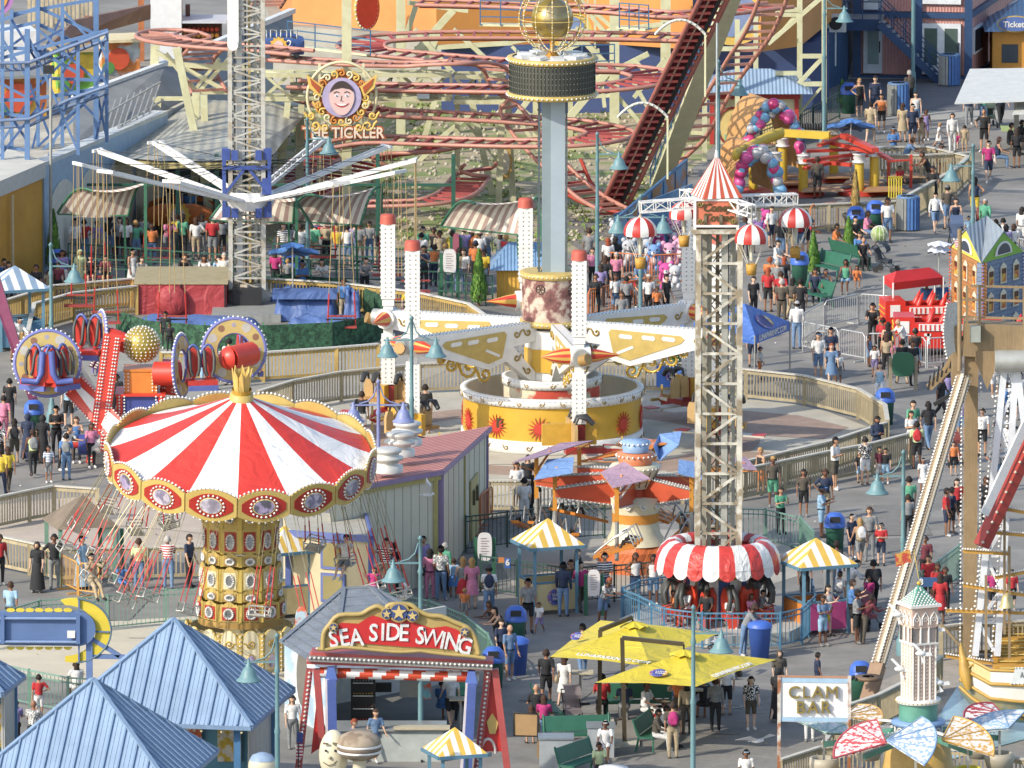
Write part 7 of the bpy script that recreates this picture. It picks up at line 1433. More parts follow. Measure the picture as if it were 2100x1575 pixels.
def umbrella(lab,cx,ap,corners,ze,za,m,mast=None,grp=None,words=None):
 """corners: pixels of the four corners at height ze; ap: apex pixel at height za"""
 c=[at(x,y,ze)for x,y in corners];a=at(*ap,za);n=len(c);t=tk(Vc((a.x,a.y,0))if not mast else K(*mast[0]),lab,'umbrella','umbrella',group=grp);b=MB();N=8
 for i in range(n):
  p,q=c[i],c[(i+1)%n];mid=(p+q)/2;V_=[]
  for k in range(N+1):
   s=k/N
   for j in range(5):f=j/4;e=p.lerp(q,f);pt=a.lerp(e,s);pt.z-=(.1*sin(pi*s)-.05*s*s)*(1-abs(2*f-1));V_.append(pt)
  b.add(V_,[(k*5+j,k*5+j+1,(k+1)*5+j+1,(k+1)*5+j)for k in range(N)for j in range(4)],m,True)
 b.build('canopy',t);b=MB()
 for k in range(8):g=k*pi/4;u=Vc((cos(g),sin(g),0));v=Vc((-sin(g),cos(g),0));b.add([a+Vc((0,0,.12)),a+u*.42-v*.22-Vc((0,0,.07)),a+u*.45-Vc((0,0,.0)),a+u*.42+v*.22-Vc((0,0,.07))],[(0,1,2,3)],m)
 b.build('vent_cap',t);b=MB()
 for p in c:b.bar(a-Vc((0,0,.25)),p-Vc((0,0,.04)),.035,DARK)
 b.build('ribs',t);b=MB()
 if mast:
  g,tp,ar=mast;q=K(*g);pt=V(*tp,q.y);b.bar(q,pt,.13,M('#5d5340',.4,.4,.2));ae=V(*ar,a.y);b.bar(pt,ae,.12,M('#5d5340',.4,.4,.2));b.bar(ae,a,.06,DARK);b.box(q,(.9,.9,.08),M('#cfcabb',.6))
 else:b.tube(Vc((a.x,a.y,0)),a,.03,STEEL,6);b.box((a.x,a.y,0),(.5,.5,.07),DARK)
 b.build('mast',t)
 for w_,p,dx,dy,sz in words or():
  u=(at(*dx,ze)-at(*p,ze)).normalized();v=(a-(at(*p,ze)));v=(v-u*v.dot(u)).normalized();nn=u.cross(v);q=at(*p,ze)+v*dy+nn*.05
  if w_=='logo':moon_logo(t,q,sz,u,v)
  else:text(0,w_,q,sz,WHITE,t,rx=Matrix((u,v,nn)).transposed().to_4x4(),bold=.006,ex=.004)
 return t
YU=M('#e2cb20',.6,0,.06,.8,'fold',None,1.2)
umbrella('yellow cantilever umbrella farther from the viewer with its steel arm over the top',0,(1300,1281),[(1128,1347),(1335,1367),(1472,1300),(1232,1272)],2.35,2.95,YU,((1229,1482),(1231,1292),(1296,1266)),'yellow cantilever umbrellas',[('LUNAPARKNYC.COM',(1252,1357),(1335,1367),.16,.27),('logo',(1175,1330),(1260,1335),.55,.32)])
umbrella('yellow cantilever umbrella nearest the viewer with moon logo',0,(1403,1339),[(1220,1400),(1428,1408),(1592,1353),(1400,1338)],2.3,2.84,YU,((1281,1525),(1276,1308),(1402,1321)),'yellow cantilever umbrellas',[('LUNAPARKNYC.COM',(1510,1381),(1592,1353),.16,.25),('logo',(1342,1404),(1428,1408),.75,.45)])
BU=M('#4d82c6',.6,0,.08,1,'fold',None,1.5)
def oct_(x,y,w,h):return[(x+w*cos(R(45*i+20)),y+h*sin(R(45*i+20)))for i in range(8)]
umbrella('round blue umbrella behind the railing by the green queue',0,(600,503),oct_(602,518,56,9),2.2,2.75,BU)
umbrella('round blue umbrella at the kiddie ride entrance',0,(1745,248),oct_(1745,260,53,9),2.3,2.85,BU,None,None)
umbrella('white sun umbrella held by a walker near the red ticket awning',0,(1926,500),oct_(1926,515,26,5),1.75,2.05,M('#dfe3ee',.6,0,.05))
def tent():
 t=tk(K(1590,740),'blue pop up tent with web address on its valance','event_tent','tent');c=[at(1548,688,2.1),at(1620,660,2.1),at(1500,655,2.1),at(1395,668,2.1)];a=at(1527,622,3.2);b=MB();m=M('#3f74cc',.55,0,.08,1,'fold',None,1.2)
 for i in range(4):b.add([c[i],c[(i+1)%4],a],[(0,1,2)],m)
 for i in range(4):d=Vc((0,0,-.32));b.add([c[i],c[(i+1)%4],c[(i+1)%4]+d,c[i]+d],[(0,1,2,3)],m)
 b.build('canopy',t);b=MB()
 for p in c:b.tube(Vc((p.x,p.y,0)),p,.03,STEEL,6)
 b.build('poles',t);u=(c[1]-c[0]).normalized();n=Vc((u.y,-u.x,0));q=(c[0]+c[1])/2+Vc((0,0,-.16))+n*.015;text(0,'LUNAPARKNYC.COM',q,.3,WHITE,t,rx=Matrix((u,Vc((0,0,1)),-n if u.cross(Vc((0,0,1))).dot(n)<0 else n)).transposed().to_4x4(),bold=.006,ex=.004,sx=.9)
 v=(a-(c[0]+c[1])/2).normalized();nn=u.cross(v);q=(c[0]+c[1]+a)/3+nn*.02;moon_logo(t,q-v*.1,.85,u,v)
tent()
def bench():
 t=bpy.data.objects.new('park_bench',None);COL.objects.link(t);g=M('#2f7058',.5,0,.12);b=MB();b.box((0,0,.42),(2.1,.48,.05),g);b.build('seat',t);b=MB();b.slab([(-1.05,.22,.5),(1.05,.22,.5),(1.05,.36,.95),(-1.05,.36,.95)],.04,g,(0,1,0));b.build('backrest',t)
 for x in(-1.0,1.0):b=MB();b.path([(x,-.25,0),(x,-.25,.44),(x,.2,.46),(x,.4,1.0)],.035,g,6);b.path([(x,.3,0),(x,.2,.46)],.035,g,6);b.build('leg',t)
 return t
B0=bench();fst=True
for x,y,rz,lab in((1310,1468,5,'green bench with a man in red stretched along it'),(1185,1535,8,'wide empty green mesh bench in front of the benches'),(1125,1478,100,'green bench end on beside the brown sign board'),(1340,1530,75,'green bench with a seated group under the yellow umbrella'),(1195,1590,60,'green bench at the lower edge beside the grey box'),(1425,1420,100,'green bench behind the tables under the umbrellas'),(1668,625,-62,'green bench with a couple and a paper bag'),(1698,570,-58,'green bench with a woman in green top'),(1745,545,120,'green bench behind the potted cypress')):
 p=K(x,y)
 if fst:o=B0;o.location=p;fst=False
 else:o=dup(B0,p)
 o.rotation_euler.z=R(rz);tag(o,lab,'bench','green park benches')
def bin_(kind):
 t=bpy.data.objects.new('litter_bin',None);COL.objects.link(t);b=MB()
 if kind=='slat':
  for i in range(20):a=2*pi*i/20;b.bar((cos(a)*.42,sin(a)*.42,.05),(cos(a)*.42,sin(a)*.42,1.3),.1,M('#a9aba4',.5,.1)if i not in(15,16,17,18,19)else M('#4f7fc0',.5),.03)
  b.build('slats',t);b=MB();b.lathe([(.38,.06),(.38,1.25)],DARK,20);b.lathe([(.44,1.3),(.45,1.36),(.3,1.36)],M('#5f86b4',.5),20);b.build('liner',t)
 elif kind=='blue':b.lathe([(.0,0),(.28,0),(.36,.98),(.38,1.0)],M('#3460b8',.45,0,.08),24);b.build('body',t);b=MB();b.lathe([(.4,1.0),(.38,1.12),(.2,1.2),(0,1.2)],M('#3d6ccc',.45,0,.08),24);b.build('lid',t)
 else:
  b.lathe([(.0,0),(.27,0),(.32,.85)],M('#2c6350',.5),20);b.build('body',t);b=MB();bl=M('#3f6fd0',.4);b.lathe([(.36,.82),(.36,.95),(.32,1.0)],bl,20);b.lathe([(.36,0),(.33,.16),(.2,.3),(0,.33)],bl,20,(0,0,.98));b.box((0,-.32,1.02),(.34,.1,.18),DARK);b.build('lid',t)
 return t
BP={}
for x,y,k,lab in((1842,235,'slat','slatted bin among the people near the upper path'),(1947,175,'slat','slatted bin at the foot of the blue stair'),(1862,472,'slat','slatted bin at the corner of the wooden railing'),(1060,1383,'blue','plain blue barrel bin beside the domed lid bin'),(1558,1350,'blue','plain blue barrel bin beside the drop tower fence'),(1058,1325,'dome','domed bin behind the blue barrel bin'),(1012,1410,'dome','domed blue lidded green bin right of the sign arch'),(1740,232,'dome','domed bin beside the upper cypress'),(600,590,'dome','domed bin under the round blue umbrella'),(118,580,'dome','domed bin behind the left railing'),(70,895,'dome','domed bin among the crowd at left'),(1640,585,'dome','domed bin between the benches and the cypress'),(1755,490,'dome','low blue bin behind the seated people, left one'),(1795,478,'dome','low blue bin behind the seated people, right one'),(1815,870,'dome','blue bin outside the corner of the grey railing'),(1712,1130,'dome','blue domed bin behind the right striped kiosk'),(1765,1440,'dome','blue bin beside the foot of the bulb strut')):
 p=K(x,y)
 if k not in BP:BP[k]=o=bin_(k);o.location=p
 else:o=dup(BP[k],p)
 tag(o,lab,'litter bin','litter bins')
def cypress(lab,x,y,h,w,pot=False,dry=False):
 g=K(x,y);t=tk(g,lab,'cypress_tree','tree',group='small cone shaped cypresses');z0=.75 if pot else.15;b=MB();cs=[M('#c9a85a',.8,0,.3,3),M('#a8843e',.8,0,.3,3),M('#dcc07a',.8,0,.3,3)]if dry else[M('#6fa03c',.8,0,.3,3),M('#4f8232',.8,0,.3,3),M('#94bf4c',.8,0,.3,3)];r=random.Random(int(x))
 for i in range(1500):
  f=r.random()**.8;zz=z0+h*f;rr=w/2*(1-f)**.75*(.6+.4*min(1,f*8))*r.uniform(.55,1.06);a=r.uniform(0,6.283);p=g+Vc((cos(a)*rr,sin(a)*rr,zz));s=r.uniform(.04,.085);o=Vc((cos(a),sin(a),0));e=Vc((-sin(a),cos(a),0))
  b.add([p-e*s*.6,p+e*s*.6,p+o*s*.5+Vc((0,0,s*2.1))],[(0,1,2)],cs[r.choice((0,0,1,2))])
 b.build('crown',t);b=MB();b.tube(g+Vc((0,0,.0)),g+Vc((0,0,z0+h*.7)),.06,M('#6b4f36',.8),8,.02);b.build('trunk',t)
 if pot:b=MB();b.lathe([(.0,0),(.32,0),(.45,.55),(.52,.62),(.52,.72),(.42,.72),(.4,.6),(0,.6)],M('#4d4f48',.6),20,g);b.build('pot',t)
cypress('green cypress left of the round blue bin under the flyer ride arms',110,558,2.2,.75);cypress('green cypress beside the grey ride column',982,628,1.95,.8);cypress('green cypress nearest the seated couple bench',1668,565,1.45,.65);cypress('green cypress between the benches and the potted dry one',1740,528,1.35,.6);cypress('dry golden cypress in a dark pot',1754,475,1.6,.45,True,True);cypress('small cypress beside the upper railing',1727,222,.95,.5);cypress('bright cypress under the scroll of the right ride arm',1385,800,1.9,.6)
def kiddie_ride():
 t=tk(K(1720,395),'red and yellow kiddie ride with crossed red arms on yellow posts','kiddie_ride','ride');og=M('#d2402a',.45,0,.08);ye=M('#e3c030',.45,0,.08)
 for x,y0,y1 in((1762,398,333),(1793,395,320),(1647,400,335),(1590,400,330),(1545,395,320),(1710,370,275),(1605,380,300)):
  q=K(x,y0);b=MB();z=V(x,y1,q.y).z;b.tube(q+Vc((0,0,.1)),Vc((q.x,q.y,z)),.19,ye,14);b.build('post',t)
  b=MB();b.lathe([(.28,z),(.3,z+.05),(.2,z+.1),(.26,z+.16),(.22,z+.3),(.3,z+.34),(.1,z+.36),(0,z+.36)],WHITE,16,q);b.build('post_cap',t)
  b=MB();b.lathe([(.9,.02),(.85,.14),(0,.16)],M('#c33a22',.5),20,q);b.build('red_base',t)
 for k,(x0,y0,x1,y1,z,w)in enumerate(((1650,330,1790,312,1.5,.2),(1650,345,1790,316,1.2,.2),(1655,310,1790,305,1.6,.2),(1690,290,1790,312,1.9,.22),(1730,278,1795,308,2.2,.3),(1680,298,1730,278,2.,.2),(1795,310,1830,330,1.6,.2),(1820,330,1870,328,1.7,.12),(1660,330,1745,338,1.2,.22))):b=MB();b.bar(at(x0,y0,z),at(x1,y1,z),w,og,w*.6);b.build('red_arm',t)
 for(x,y)in((1822,390),(1868,385)):b=MB();q=K(x,y);b.bar(q,q+Vc((0,0,1.35)),.12,og);b.build('gate_post',t)
 b=MB();P=spline([at(1508,318,2.2),at(1540,300,2.3),at(1570,285,2.4),at(1604,272,2.5)]);
 for i,p in enumerate(P[:-1]):
  for j in range(2):b.ball(p.lerp(P[i+1],j/2),.24,ye,8,5,(.6,1,1))
 b.bar(at(1600,272,2.3),at(1702,278,2.3),.26,ye,.3);b.build('yellow_track',t)
 b=MB();
 for i in range(16):q=K(1600+i*5.5,330);b.ball(q+Vc((0,0,1.35)),.11,DARK,6,4,(.7,1,2.2))
 b.build('hanging_harnesses',t)
 for i in range(7):q=K(1600+i*42,375+(i%3)*14);b=MB();b.slab([q+Vc((x,y,.25))for x,y in((-.8,-.6),(.9,-.3),(.7,.8),(-.6,.6))],.06,M(('#c9a27a','#b98a5c')[i%2],.7),(0,0,1));b.build('wooden_platform',t)
 b=MB();q=K(1838,412)
 for k in range(6):b.bar(q+Vc((k*.1-.3,0,.1)),q+Vc((k*.1-.3,0,1.0)),.05,M('#e6cf2a',.5))
 b.bar(q+Vc((-.32,0,.95)),q+Vc((.25,0,.95)),.05,M('#e6cf2a',.5));b.build('yellow_gate',t)
kiddie_ride()
def toy_stall():
 t=tk(K(1330,560),'blue game stall wall hung with giant grey, blue and pink plush toys','toy_stall','stall');A,B,C2=K(1258,545),K(1420,512),K(1412,405);bl=M('#7fa6c6',.6,0,.2,1,'patch','#4f7fa8',1.)
 b=MB();b.slab([A,B,B+Vc((0,0,2.6)),A+Vc((0,0,2.0))],.12,bl,(0,1,0));p,q=at(1262,455,2.),at(1408,375,2.);b.slab([Vc((p.x,p.y,.1)),Vc((q.x,q.y,.1)),q+Vc((0,0,.8)),p],.1,M('#6f9fc4',.6,0,.2,1,'patch','#b97a3c',.8),(0,1,0));b.build('wall',t)
 b=MB()
 for k in range(7):c=Vc((p.x,p.y,0)).lerp(Vc((q.x,q.y,0)),k/6);b.bar(c,c+Vc((0,0,2.1+.8*k/6)),.08,BLUEP)
 b.bar(p+Vc((0,0,.1)),q+Vc((0,0,.9)),.1,BLUEP);b.build('frame',t)
 gy,bu,pk,ppk='#c5c8cc','#7aa6dc','#e2a3bc','#d84a9c'
 for i,(x,y,s,h)in enumerate(((1290,512,.8,gy),(1312,520,.55,'#8d9298'),(1340,522,.8,bu),(1372,520,.85,pk),(1395,508,.8,pk),(1350,486,.7,ppk),(1382,470,.8,pk),(1402,465,.7,pk),(1262,468,.7,gy),(1275,498,.6,gy),(1326,505,.6,gy),(1350,458,.7,ppk),(1366,560,.8,ppk),(1385,562,.7,gy),(1300,480,.6,'#9fb4d8'),(1555,470,.6,'#8d6aa8'),(1572,445,.6,ppk))):
  c=at(x,y,1.0);o=tk(c-Vc((0,0,.5)),'plush toy '+('grey','blue','pink','magenta','dark grey','lilac','purple')[(gy,bu,pk,ppk,'#8d9298','#9fb4d8','#8d6aa8').index(h)]+' animal with big dark eyes, '+('hung on the stall wall','in the toy stall row')[i%2],'plush_toy','plush toy',group='plush animals on the toy stall');m=M(h,.9,0,.1);wt=M('#efe9e8',.9)
  b=MB();b.ball(c-Vc((0,0,.28*s)),.3*s,m,10,7,(.9,.8,1.1));b.ball(c+Vc((0,-.1,.22*s)),.33*s,m,12,8,(1.05,.9,.9))
  for sx in(-1,1):b.ball(c+Vc((sx*.26*s,-.05,.48*s)),.12*s,m,8,5);b.ball(c+Vc((sx*.27*s,-.1,-.15*s)),.11*s,m,8,5,(.8,.8,1.8));b.ball(c+Vc((sx*.17*s,-.12,-.62*s)),.14*s,m,8,5,(.9,1,1.3))
  b.ball(c+Vc((0,-.3*s,.13*s)),.15*s,wt,8,6);b.ball(c+Vc((0,-.2*s,-.3*s)),.2*s,wt,8,6,(.8,.6,1));b.build('body',o);b=MB()
  for sx in(-1,1):b.ball(c+Vc((sx*.14*s,-.3*s,.26*s)),.095*s,M('#3a2030',.25),8,6)
  b.ball(c+Vc((0,-.44*s,.17*s)),.04*s,DARK,6,4);b.build('eyes',o)
 t=tk(K(1590,440),'orange cloth tunnel stall edged with pink, blue and grey balloons','tunnel_stall','stall');oc=M('#dba25a',.6,0,.08,1,'fold',None,1.2)
 for k,(x0,x1,yb,yt,zz)in enumerate(((1505,1600,425,385,1.9),(1520,1655,380,330,2.8))):
  a,c=at(x0,yb,0),at(x1,yb,0);c.z=0;mid=(a+c)/2;w=(c-a).length/2;b=MB();V_=[]
  for j in range(2):
   for i in range(13):g=pi*i/12;V_.append(mid+Vc((-cos(g)*w*(1 if j==0 else.8)-j*.9,j*2.6,.6+sin(g)*zz)))
  b.add(V_,[(i,i+1,14+i,13+i)for i in range(12)],oc,True);b.build('cloth',t);b=MB();cl=[M(h,.35,0,.03)for h in('#e0559c','#7fb8dc','#b9b9bb','#d8387c','#6fa8cf')]
  for i in range(46):
   g=pi*(.02+.96*(i/45));r_=RN.uniform(.17,.27)
   b.ball(mid+Vc((-cos(g)*w*RN.uniform(.78,1.02),-.15-RN.uniform(0,.3),.6+sin(g)*zz*RN.uniform(.76,1.02))),r_,cl[RN.randrange(5)],9,6)
  b.build('balloons',t,kind='stuff');b=MB();b.path([V_[i]+Vc((0,-.05,0))for i in range(13)],.05,BLUEP,6);b.bar(V_[12]-Vc((.1,0,0)),Vc((V_[12].x-.1,V_[12].y,0)),.14,BLUEP);b.bar(V_[0],Vc((V_[0].x,V_[0].y,0)),.14,BLUEP);b.build('arch',t)
 t=tk(K(1495,300),'green vertical banner with round logo above the orange tunnel stall','banner','banner');b=MB();Y=K(1495,330).y;b.slab([V(x,y,Y)for x,y in((1486,276),(1510,276),(1510,332),(1488,332))],.02,M('#7fc39a',.6),(0,-1,0));b.build('cloth',t);moon_logo(t,V(1498,302,Y-.04),.2,words=False)
 t=tk(K(650,560),'lilac vertical banner with orange round logo on a lamp post','banner','banner');b=MB();Y=at(630,240,6.6).y;b.slab([V(x,y,Y)for x,y in((639,401),(663,401),(663,465),(639,465))],.02,M('#8578bc',.6),(0,-1,0));b.build('cloth',t);moon_logo(t,V(652,428,Y-.04),.24,words=False)
 t=tk(K(1375,800),'blue banner with orange round logo tied to the grey railing','banner','banner');b=MB();Y=at(1375,745,1.1).y-.15;b.slab([V(x,y,Y)for x,y in((1346,750),(1400,752),(1400,795),(1346,793))],.02,M('#3f74cc',.6),(0,-1,0));b.build('cloth',t);moon_logo(t,V(1379,771,Y-.04),.35)
toy_stall()
def fire_ride():
 t=tk(K(2030,690),'toy fire house with orange brick and blue brick faces and grey gabled roof','fire_house','toy building');A,B,C2=K(1950,690),K(2012,725),K(2098,700);z0,h=.2,V(2012,540,B.y).z
 faces=((A,B,M('#c98a4a',.6,0,.12,1,'wallbrick','#6b4f35',1.5),M('#e6d84a',.6)),(B,C2,M('#7f94b0',.6,0,.12,1,'wallbrick','#3b4a60',1.5),M('#8cc63f',.6)));roof=M('#98a4ac',.5,.1,.1,1,'rib',None,2.)
 for p,q,m,gm in faces:
  u=(q-p).normalized();n=Vc((u.y,-u.x,0));L=(q-p).length;b=MB();b.slab([p,q,q+Vc((0,0,h)),p+Vc((0,0,h))],.2,m,-n);b.build('wall',t);mid=(p+q)/2;ap=mid+Vc((0,0,h+.95));b=MB();b.slab([p+Vc((0,0,h)),q+Vc((0,0,h)),ap],.04,gm,-n);g=b.build('gable',t)
  b=MB();c=mid+Vc((0,0,h+.12));b.slab([c+n*.02+u*x for x in(-L*.2,L*.2)]+[c+n*.02+u*cos(a)*L*.2+Vc((0,0,sin(a)*.5))for a in[i*pi/8 for i in range(9)]],.03,WHITE,n);b.slab([c+n*.06+u*cos(a)*L*.15+Vc((0,0,.04+sin(a)*.38))for a in[i*pi/8 for i in range(9)]],.01,glass('#4b5560'),n);b.build('arched_window',g)
  for i in range(3):
   for j in range(3):
    c=p+u*L*(.2+.3*i)+Vc((0,0,h-.95-j*.98))+n*.02;b=MB();b.slab([c+u*x*.22+Vc((0,0,z))for x,z in((-1,0),(1,0),(1,.62),(0,.78),(-1,.62))],.03,M('#e6dfc4',.6),n);w=b.build('window',t);b=MB();b.slab([c+n*.035+u*x*.16+Vc((0,0,z))for x,z in((-1,.06),(1,.06),(1,.56),(-1,.56))],.01,M('#c9621c',.5,0,.2,2,'patch','#d8b21c',4.),n);b.slab([c+n*.05+u*x*.15+Vc((0,0,z))for x,z in((-1,.36),(1,.36),(1,.55),(-1,.55))],.005,M('#5a2c18',.6),n);b.build('pane',w)
  b=MB()
  for s in(.0,.97):b.dots([p+u*L*s+n*.06+Vc((0,0,.2+i*.13))for i in range(int(h/.13))],.045,M('#e8622c',.4)if p is A else M('#8a86d0',.4))
  b.build('edge_bulbs',t);b=MB();O=(A+C2)/2+Vc((0,.8,h+1.1));o=n*.04;b.slab([p+Vc((0,0,h))+o-u*.08,ap+o,O],.05,roof,(0,0,1));b.slab([q+Vc((0,0,h))+o+u*.08,O,ap+o],.05,roof,(0,0,1));b.build('roof',t)
 def truck(lab,x,y,rz,sc=1):
  c=K(x,y);o=tk(c,lab,'toy_fire_truck','toy fire truck',group='red toy fire trucks');C,N=cos(rz),sin(rz);X=lambda a,e,z:c+Vc((a*C-e*N,a*N+e*C,z));rd=M('#e02a16',.35,0,.06)
  def bx(b,x0,x1,y0,y1,z0,z1,m):b.add([X(a,e,z)for z in(z0,z1)for a,e in((x0,y0),(x1,y0),(x1,y1),(x0,y1))],[(3,2,1,0),(4,5,6,7),(0,1,5,4),(1,2,6,5),(2,3,7,6),(3,0,4,7)],m)
  b=MB();bx(b,-1.3,1.3,-.65,.65,.3,.5,rd);bx(b,-1.3,-.55,-.65,.65,.5,1.45,rd);bx(b,-.55,1.3,-.65,-.55,.5,1.25,rd);bx(b,-.55,1.3,.55,.65,.5,1.25,rd);bx(b,1.2,1.3,-.55,.55,.5,1.25,rd);b.build('body',o);b=MB();bx(b,-.4,1.2,-.7,-.65,.95,1.2,WHITE)
  for i in range(9):bx(b,-.35+i*.17,-.3+i*.17,-.72,-.7,.97,1.18,rd)
  b.build('white_ladder',o);b=MB()
  for i,(a,e)in enumerate(((.0,-.3),(.45,-.3),(.9,-.3),(0,.3),(.5,.3))):b.lathe([(.13,0),(.12,.1),(.03,.5),(0,.52)],rd,10,X(a,e,1.2),ax=(.35,0,1));b.lathe([(.12,.1),(.1,.18)],M('#e8c832',.4),10,X(a,e,1.2),ax=(.35,0,1))
  b.build('water_nozzles',o)
  for a in(-.8,.8):b=MB();b.tube(X(a,-.7,.28),X(a,.7,.28),.28,DARK,14);b.tube(X(a,-.72,.28),X(a,-.7,.28),.14,WHITE,12);b.build('wheel',o)
  b=MB();bx(b,-1.12,-.75,-.67,-.65,.85,1.3,WHITE);bx(b,-.1,.0,-.68,-.655,.45,.85,WHITE);bx(b,-.2,.05,-.68,-.655,.75,.85,WHITE);bx(b,.4,.52,-.68,-.655,.45,.85,M('#b3140c',.4));b.dots([X(-1.32,-.5+i*.25,.55+j*.2)for i in range(5)for j in range(4)],.04,M('#e8c832',.4));b.build('door_graphics',o)
 truck('red toy fire truck in front with axe and extinguisher',1905,725,.0);truck('red toy fire truck behind the front one',1880,690,.15);truck('red toy fire truck on the right beyond the timber beam',2085,740,.0);truck('red toy fire truck above the timber beam at the right edge',2075,680,.1)
 t=tk(K(1850,690),'red awning on white poles over the fire truck ride entrance','ticket_awning','awning');c=[at(1813,566,2.0),at(1832,580,2.0),at(1935,568,2.0),at(1918,552,2.0)];rd=M('#cf1f1f',.55,0,.08);b=MB();r0,r1=at(1838,556,2.35),at(1905,548,2.35);b.add(c+[r0,r1],[(0,1,4),(1,2,5,4),(2,3,5),(3,0,4,5)],rd)
 for i in range(4):d=Vc((0,0,-.28));b.add([c[i],c[(i+1)%4],c[(i+1)%4]+d,c[i]+d],[(0,1,2,3)],rd)
 b.build('canopy',t);b=MB()
 for p in c:b.tube(Vc((p.x,p.y,0)),p,.035,WHITE,6)
 b.build('poles',t)
fire_ride()
def odds():
 g=K(690,1700);Y=g.y;t=tk(g,'cream egg shaped figure with painted smile and brown eyebrows','egg_figure','statue');c=V(684,1548,Y);cr=M('#e8dfbe',.5,0,.06);b=MB();b.ball(c,.5,cr,20,14,(.85,.8,1.5));b.build('body',t);b=MB();dk=M('#7a7058',.6)
 for x in(-.22,.06):b.bar(c+Vc((x-.08,-.38,.42)),c+Vc((x+.08,-.4,.4)),.05,dk);b.ball(c+Vc((x,-.4,.2)),.04,DARK,8,6)
 b.ball(c+Vc((-.1,-.43,0)),.05,M('#b9ad8a',.6),8,6);b.path([c+Vc((-.3,-.34,-.15)),c+Vc((-.15,-.4,-.24)),c+Vc((.0,-.41,-.2)),c+Vc((.1,-.38,-.1))],.015,dk,4);b.build('face',t)
 t=tk(K(735,1700),'big weathered layered burger figure on a cream neck','burger_figure','statue');c=V(737,1528,Y-.5);b=MB();bn=M('#b9a68c',.6,0,.15,2,'patch','#8f7c64',2.);b.lathe([(.0,.42),(.3,.4),(.55,.28),(.64,.12),(.64,.05)][::-1],bn,28,c);b.lathe([(.6,-.05),(.66,0),(.6,.06)],WHITE,28,c);b.lathe([(.6,-.16),(.65,-.1),(.6,-.04)],M('#7d6a58',.7),28,c);b.lathe([(.6,-.2),(.66,-.2),(.6,-.14)],WHITE,28,c);b.lathe([(.3,-.42),(.55,-.32),(.64,-.2)],bn,28,c);b.build('burger',t);b=MB();b.lathe([(.35,-1.4),(.22,-.9),(.18,-.5),(.3,-.36)],cr,16,c);b.build('neck',t)
 t=tk(K(540,1680),'round cream figure with pale blue cap at the lower edge','round_figure','statue');c=V(538,1572,Y);b=MB();b.ball(c,.42,cr,18,12);b.build('head',t);b=MB();b.lathe([(.38,.2),(.3,.34),(.1,.42),(0,.43)],M('#9ab4d0',.5),18,c);b.build('cap',t)
 for lab,x,y,w,h in(('silver grey roof unit at the lower edge',1140,1572,1.0,.9),('ridged steel roof duct right of the big bench',1232,1548,.8,.9)):
  q=K(x,y);t=tk(q,lab,'roof_unit','roof unit');b=MB();b.box(q,(w,.8,h),M('#c5cbcd',.4,.3,.1));b.build('casing',t);b=MB();b.box(q+Vc((0,0,h)),(w+.08,.88,.05),M('#9aa0a2',.4,.3));b.build('cap',t)
 q=K(1258,1620);t=tk(q,'round white ventilator at the bottom edge','ventilator','ventilator');b=MB();b.lathe([(.65,.0),(.65,.45),(.55,.5),(.44,.5),(.44,.7),(0,.74)],WHITE,28,q);b.build('drum',t)
 q=K(1080,1555);t=tk(q,'brown framed blank notice board on a post','notice_board','board');Y=q.y;b=MB();b.slab([V(x,y,Y)for x,y in((1053,1462),(1103,1464),(1102,1510),(1054,1509))],.06,M('#c19a66',.6,0,.1),(0,-1,0));b.path([V(x,y,Y-.07)for x,y in((1053,1462),(1103,1464),(1102,1510),(1054,1509))],.03,DARK,4,True);b.build('board',t);b=MB();q=V(1104,1462,Y+.1);b.bar(Vc((q.x,q.y,0)),q,.08,M('#a5865c',.7));b.build('post',t)
 q=K(20,1590);t=tk(q,'tan sign panels on a grey post at the lower left corner','sign_post','sign');Y=q.y;b=MB();b.bar(Vc((q.x-.1,Y,0)),V(12,1466,Y),.1,STEEL);b.build('post',t);b=MB();b.slab([V(x,y,Y-.1)for x,y in((22,1551),(72,1551),(72,1600),(22,1600))],.05,M('#b9946a',.6),(0,-1,0));b.slab([V(x,y,Y-.1)for x,y in((18,1526),(55,1526),(55,1546),(18,1546))],.2,M('#9fa9a6',.5),(0,-1,0));b.slab([V(x,y,Y-.1)for x,y in((-8,1468),(8,1468),(8,1512),(-8,1512))],.05,M('#b9946a',.6),(0,-1,0));b.build('panels',t)
 def board(lab,x,y,yt,yb,w,col,posts='#2f6f4f',oval=True):
  q=K(x,y);t=tk(q,lab,'rule_sign','sign');Y=q.y;c=V(x,(yt+yb)/2,Y-.1);h=(V(x,yt,Y).z-V(x,yb,Y).z)/2;b=MB();k=24;e=.6 if oval else.3;b.slab([c+Vc((math.copysign(abs(cos(a))**e,cos(a))*w,0,math.copysign(abs(sin(a))**e,sin(a))*h))for a in[2*pi*i/k for i in range(k)]],.05,M(col,.5,0,.05),(0,-1,0));b.build('board',t);b=MB()
  for s in(-1,1):b.bar(Vc((q.x+s*(w+.06),q.y,0)),Vc((q.x+s*(w+.06),q.y,c.z+h*.6)),.12,M(posts,.6))
  b.build('post',t)
  if col=='#e9e6e2':
   b=MB()
   for i in range(7):b.bar(c+Vc((-w*.55,-.06,h*.6-i*h*.18)),c+Vc((w*(.3+.25*(i%2)),-.06,h*.6-i*h*.18)),.012,M('#8d6a6a',.6))
   b.build('printed_lines',t)
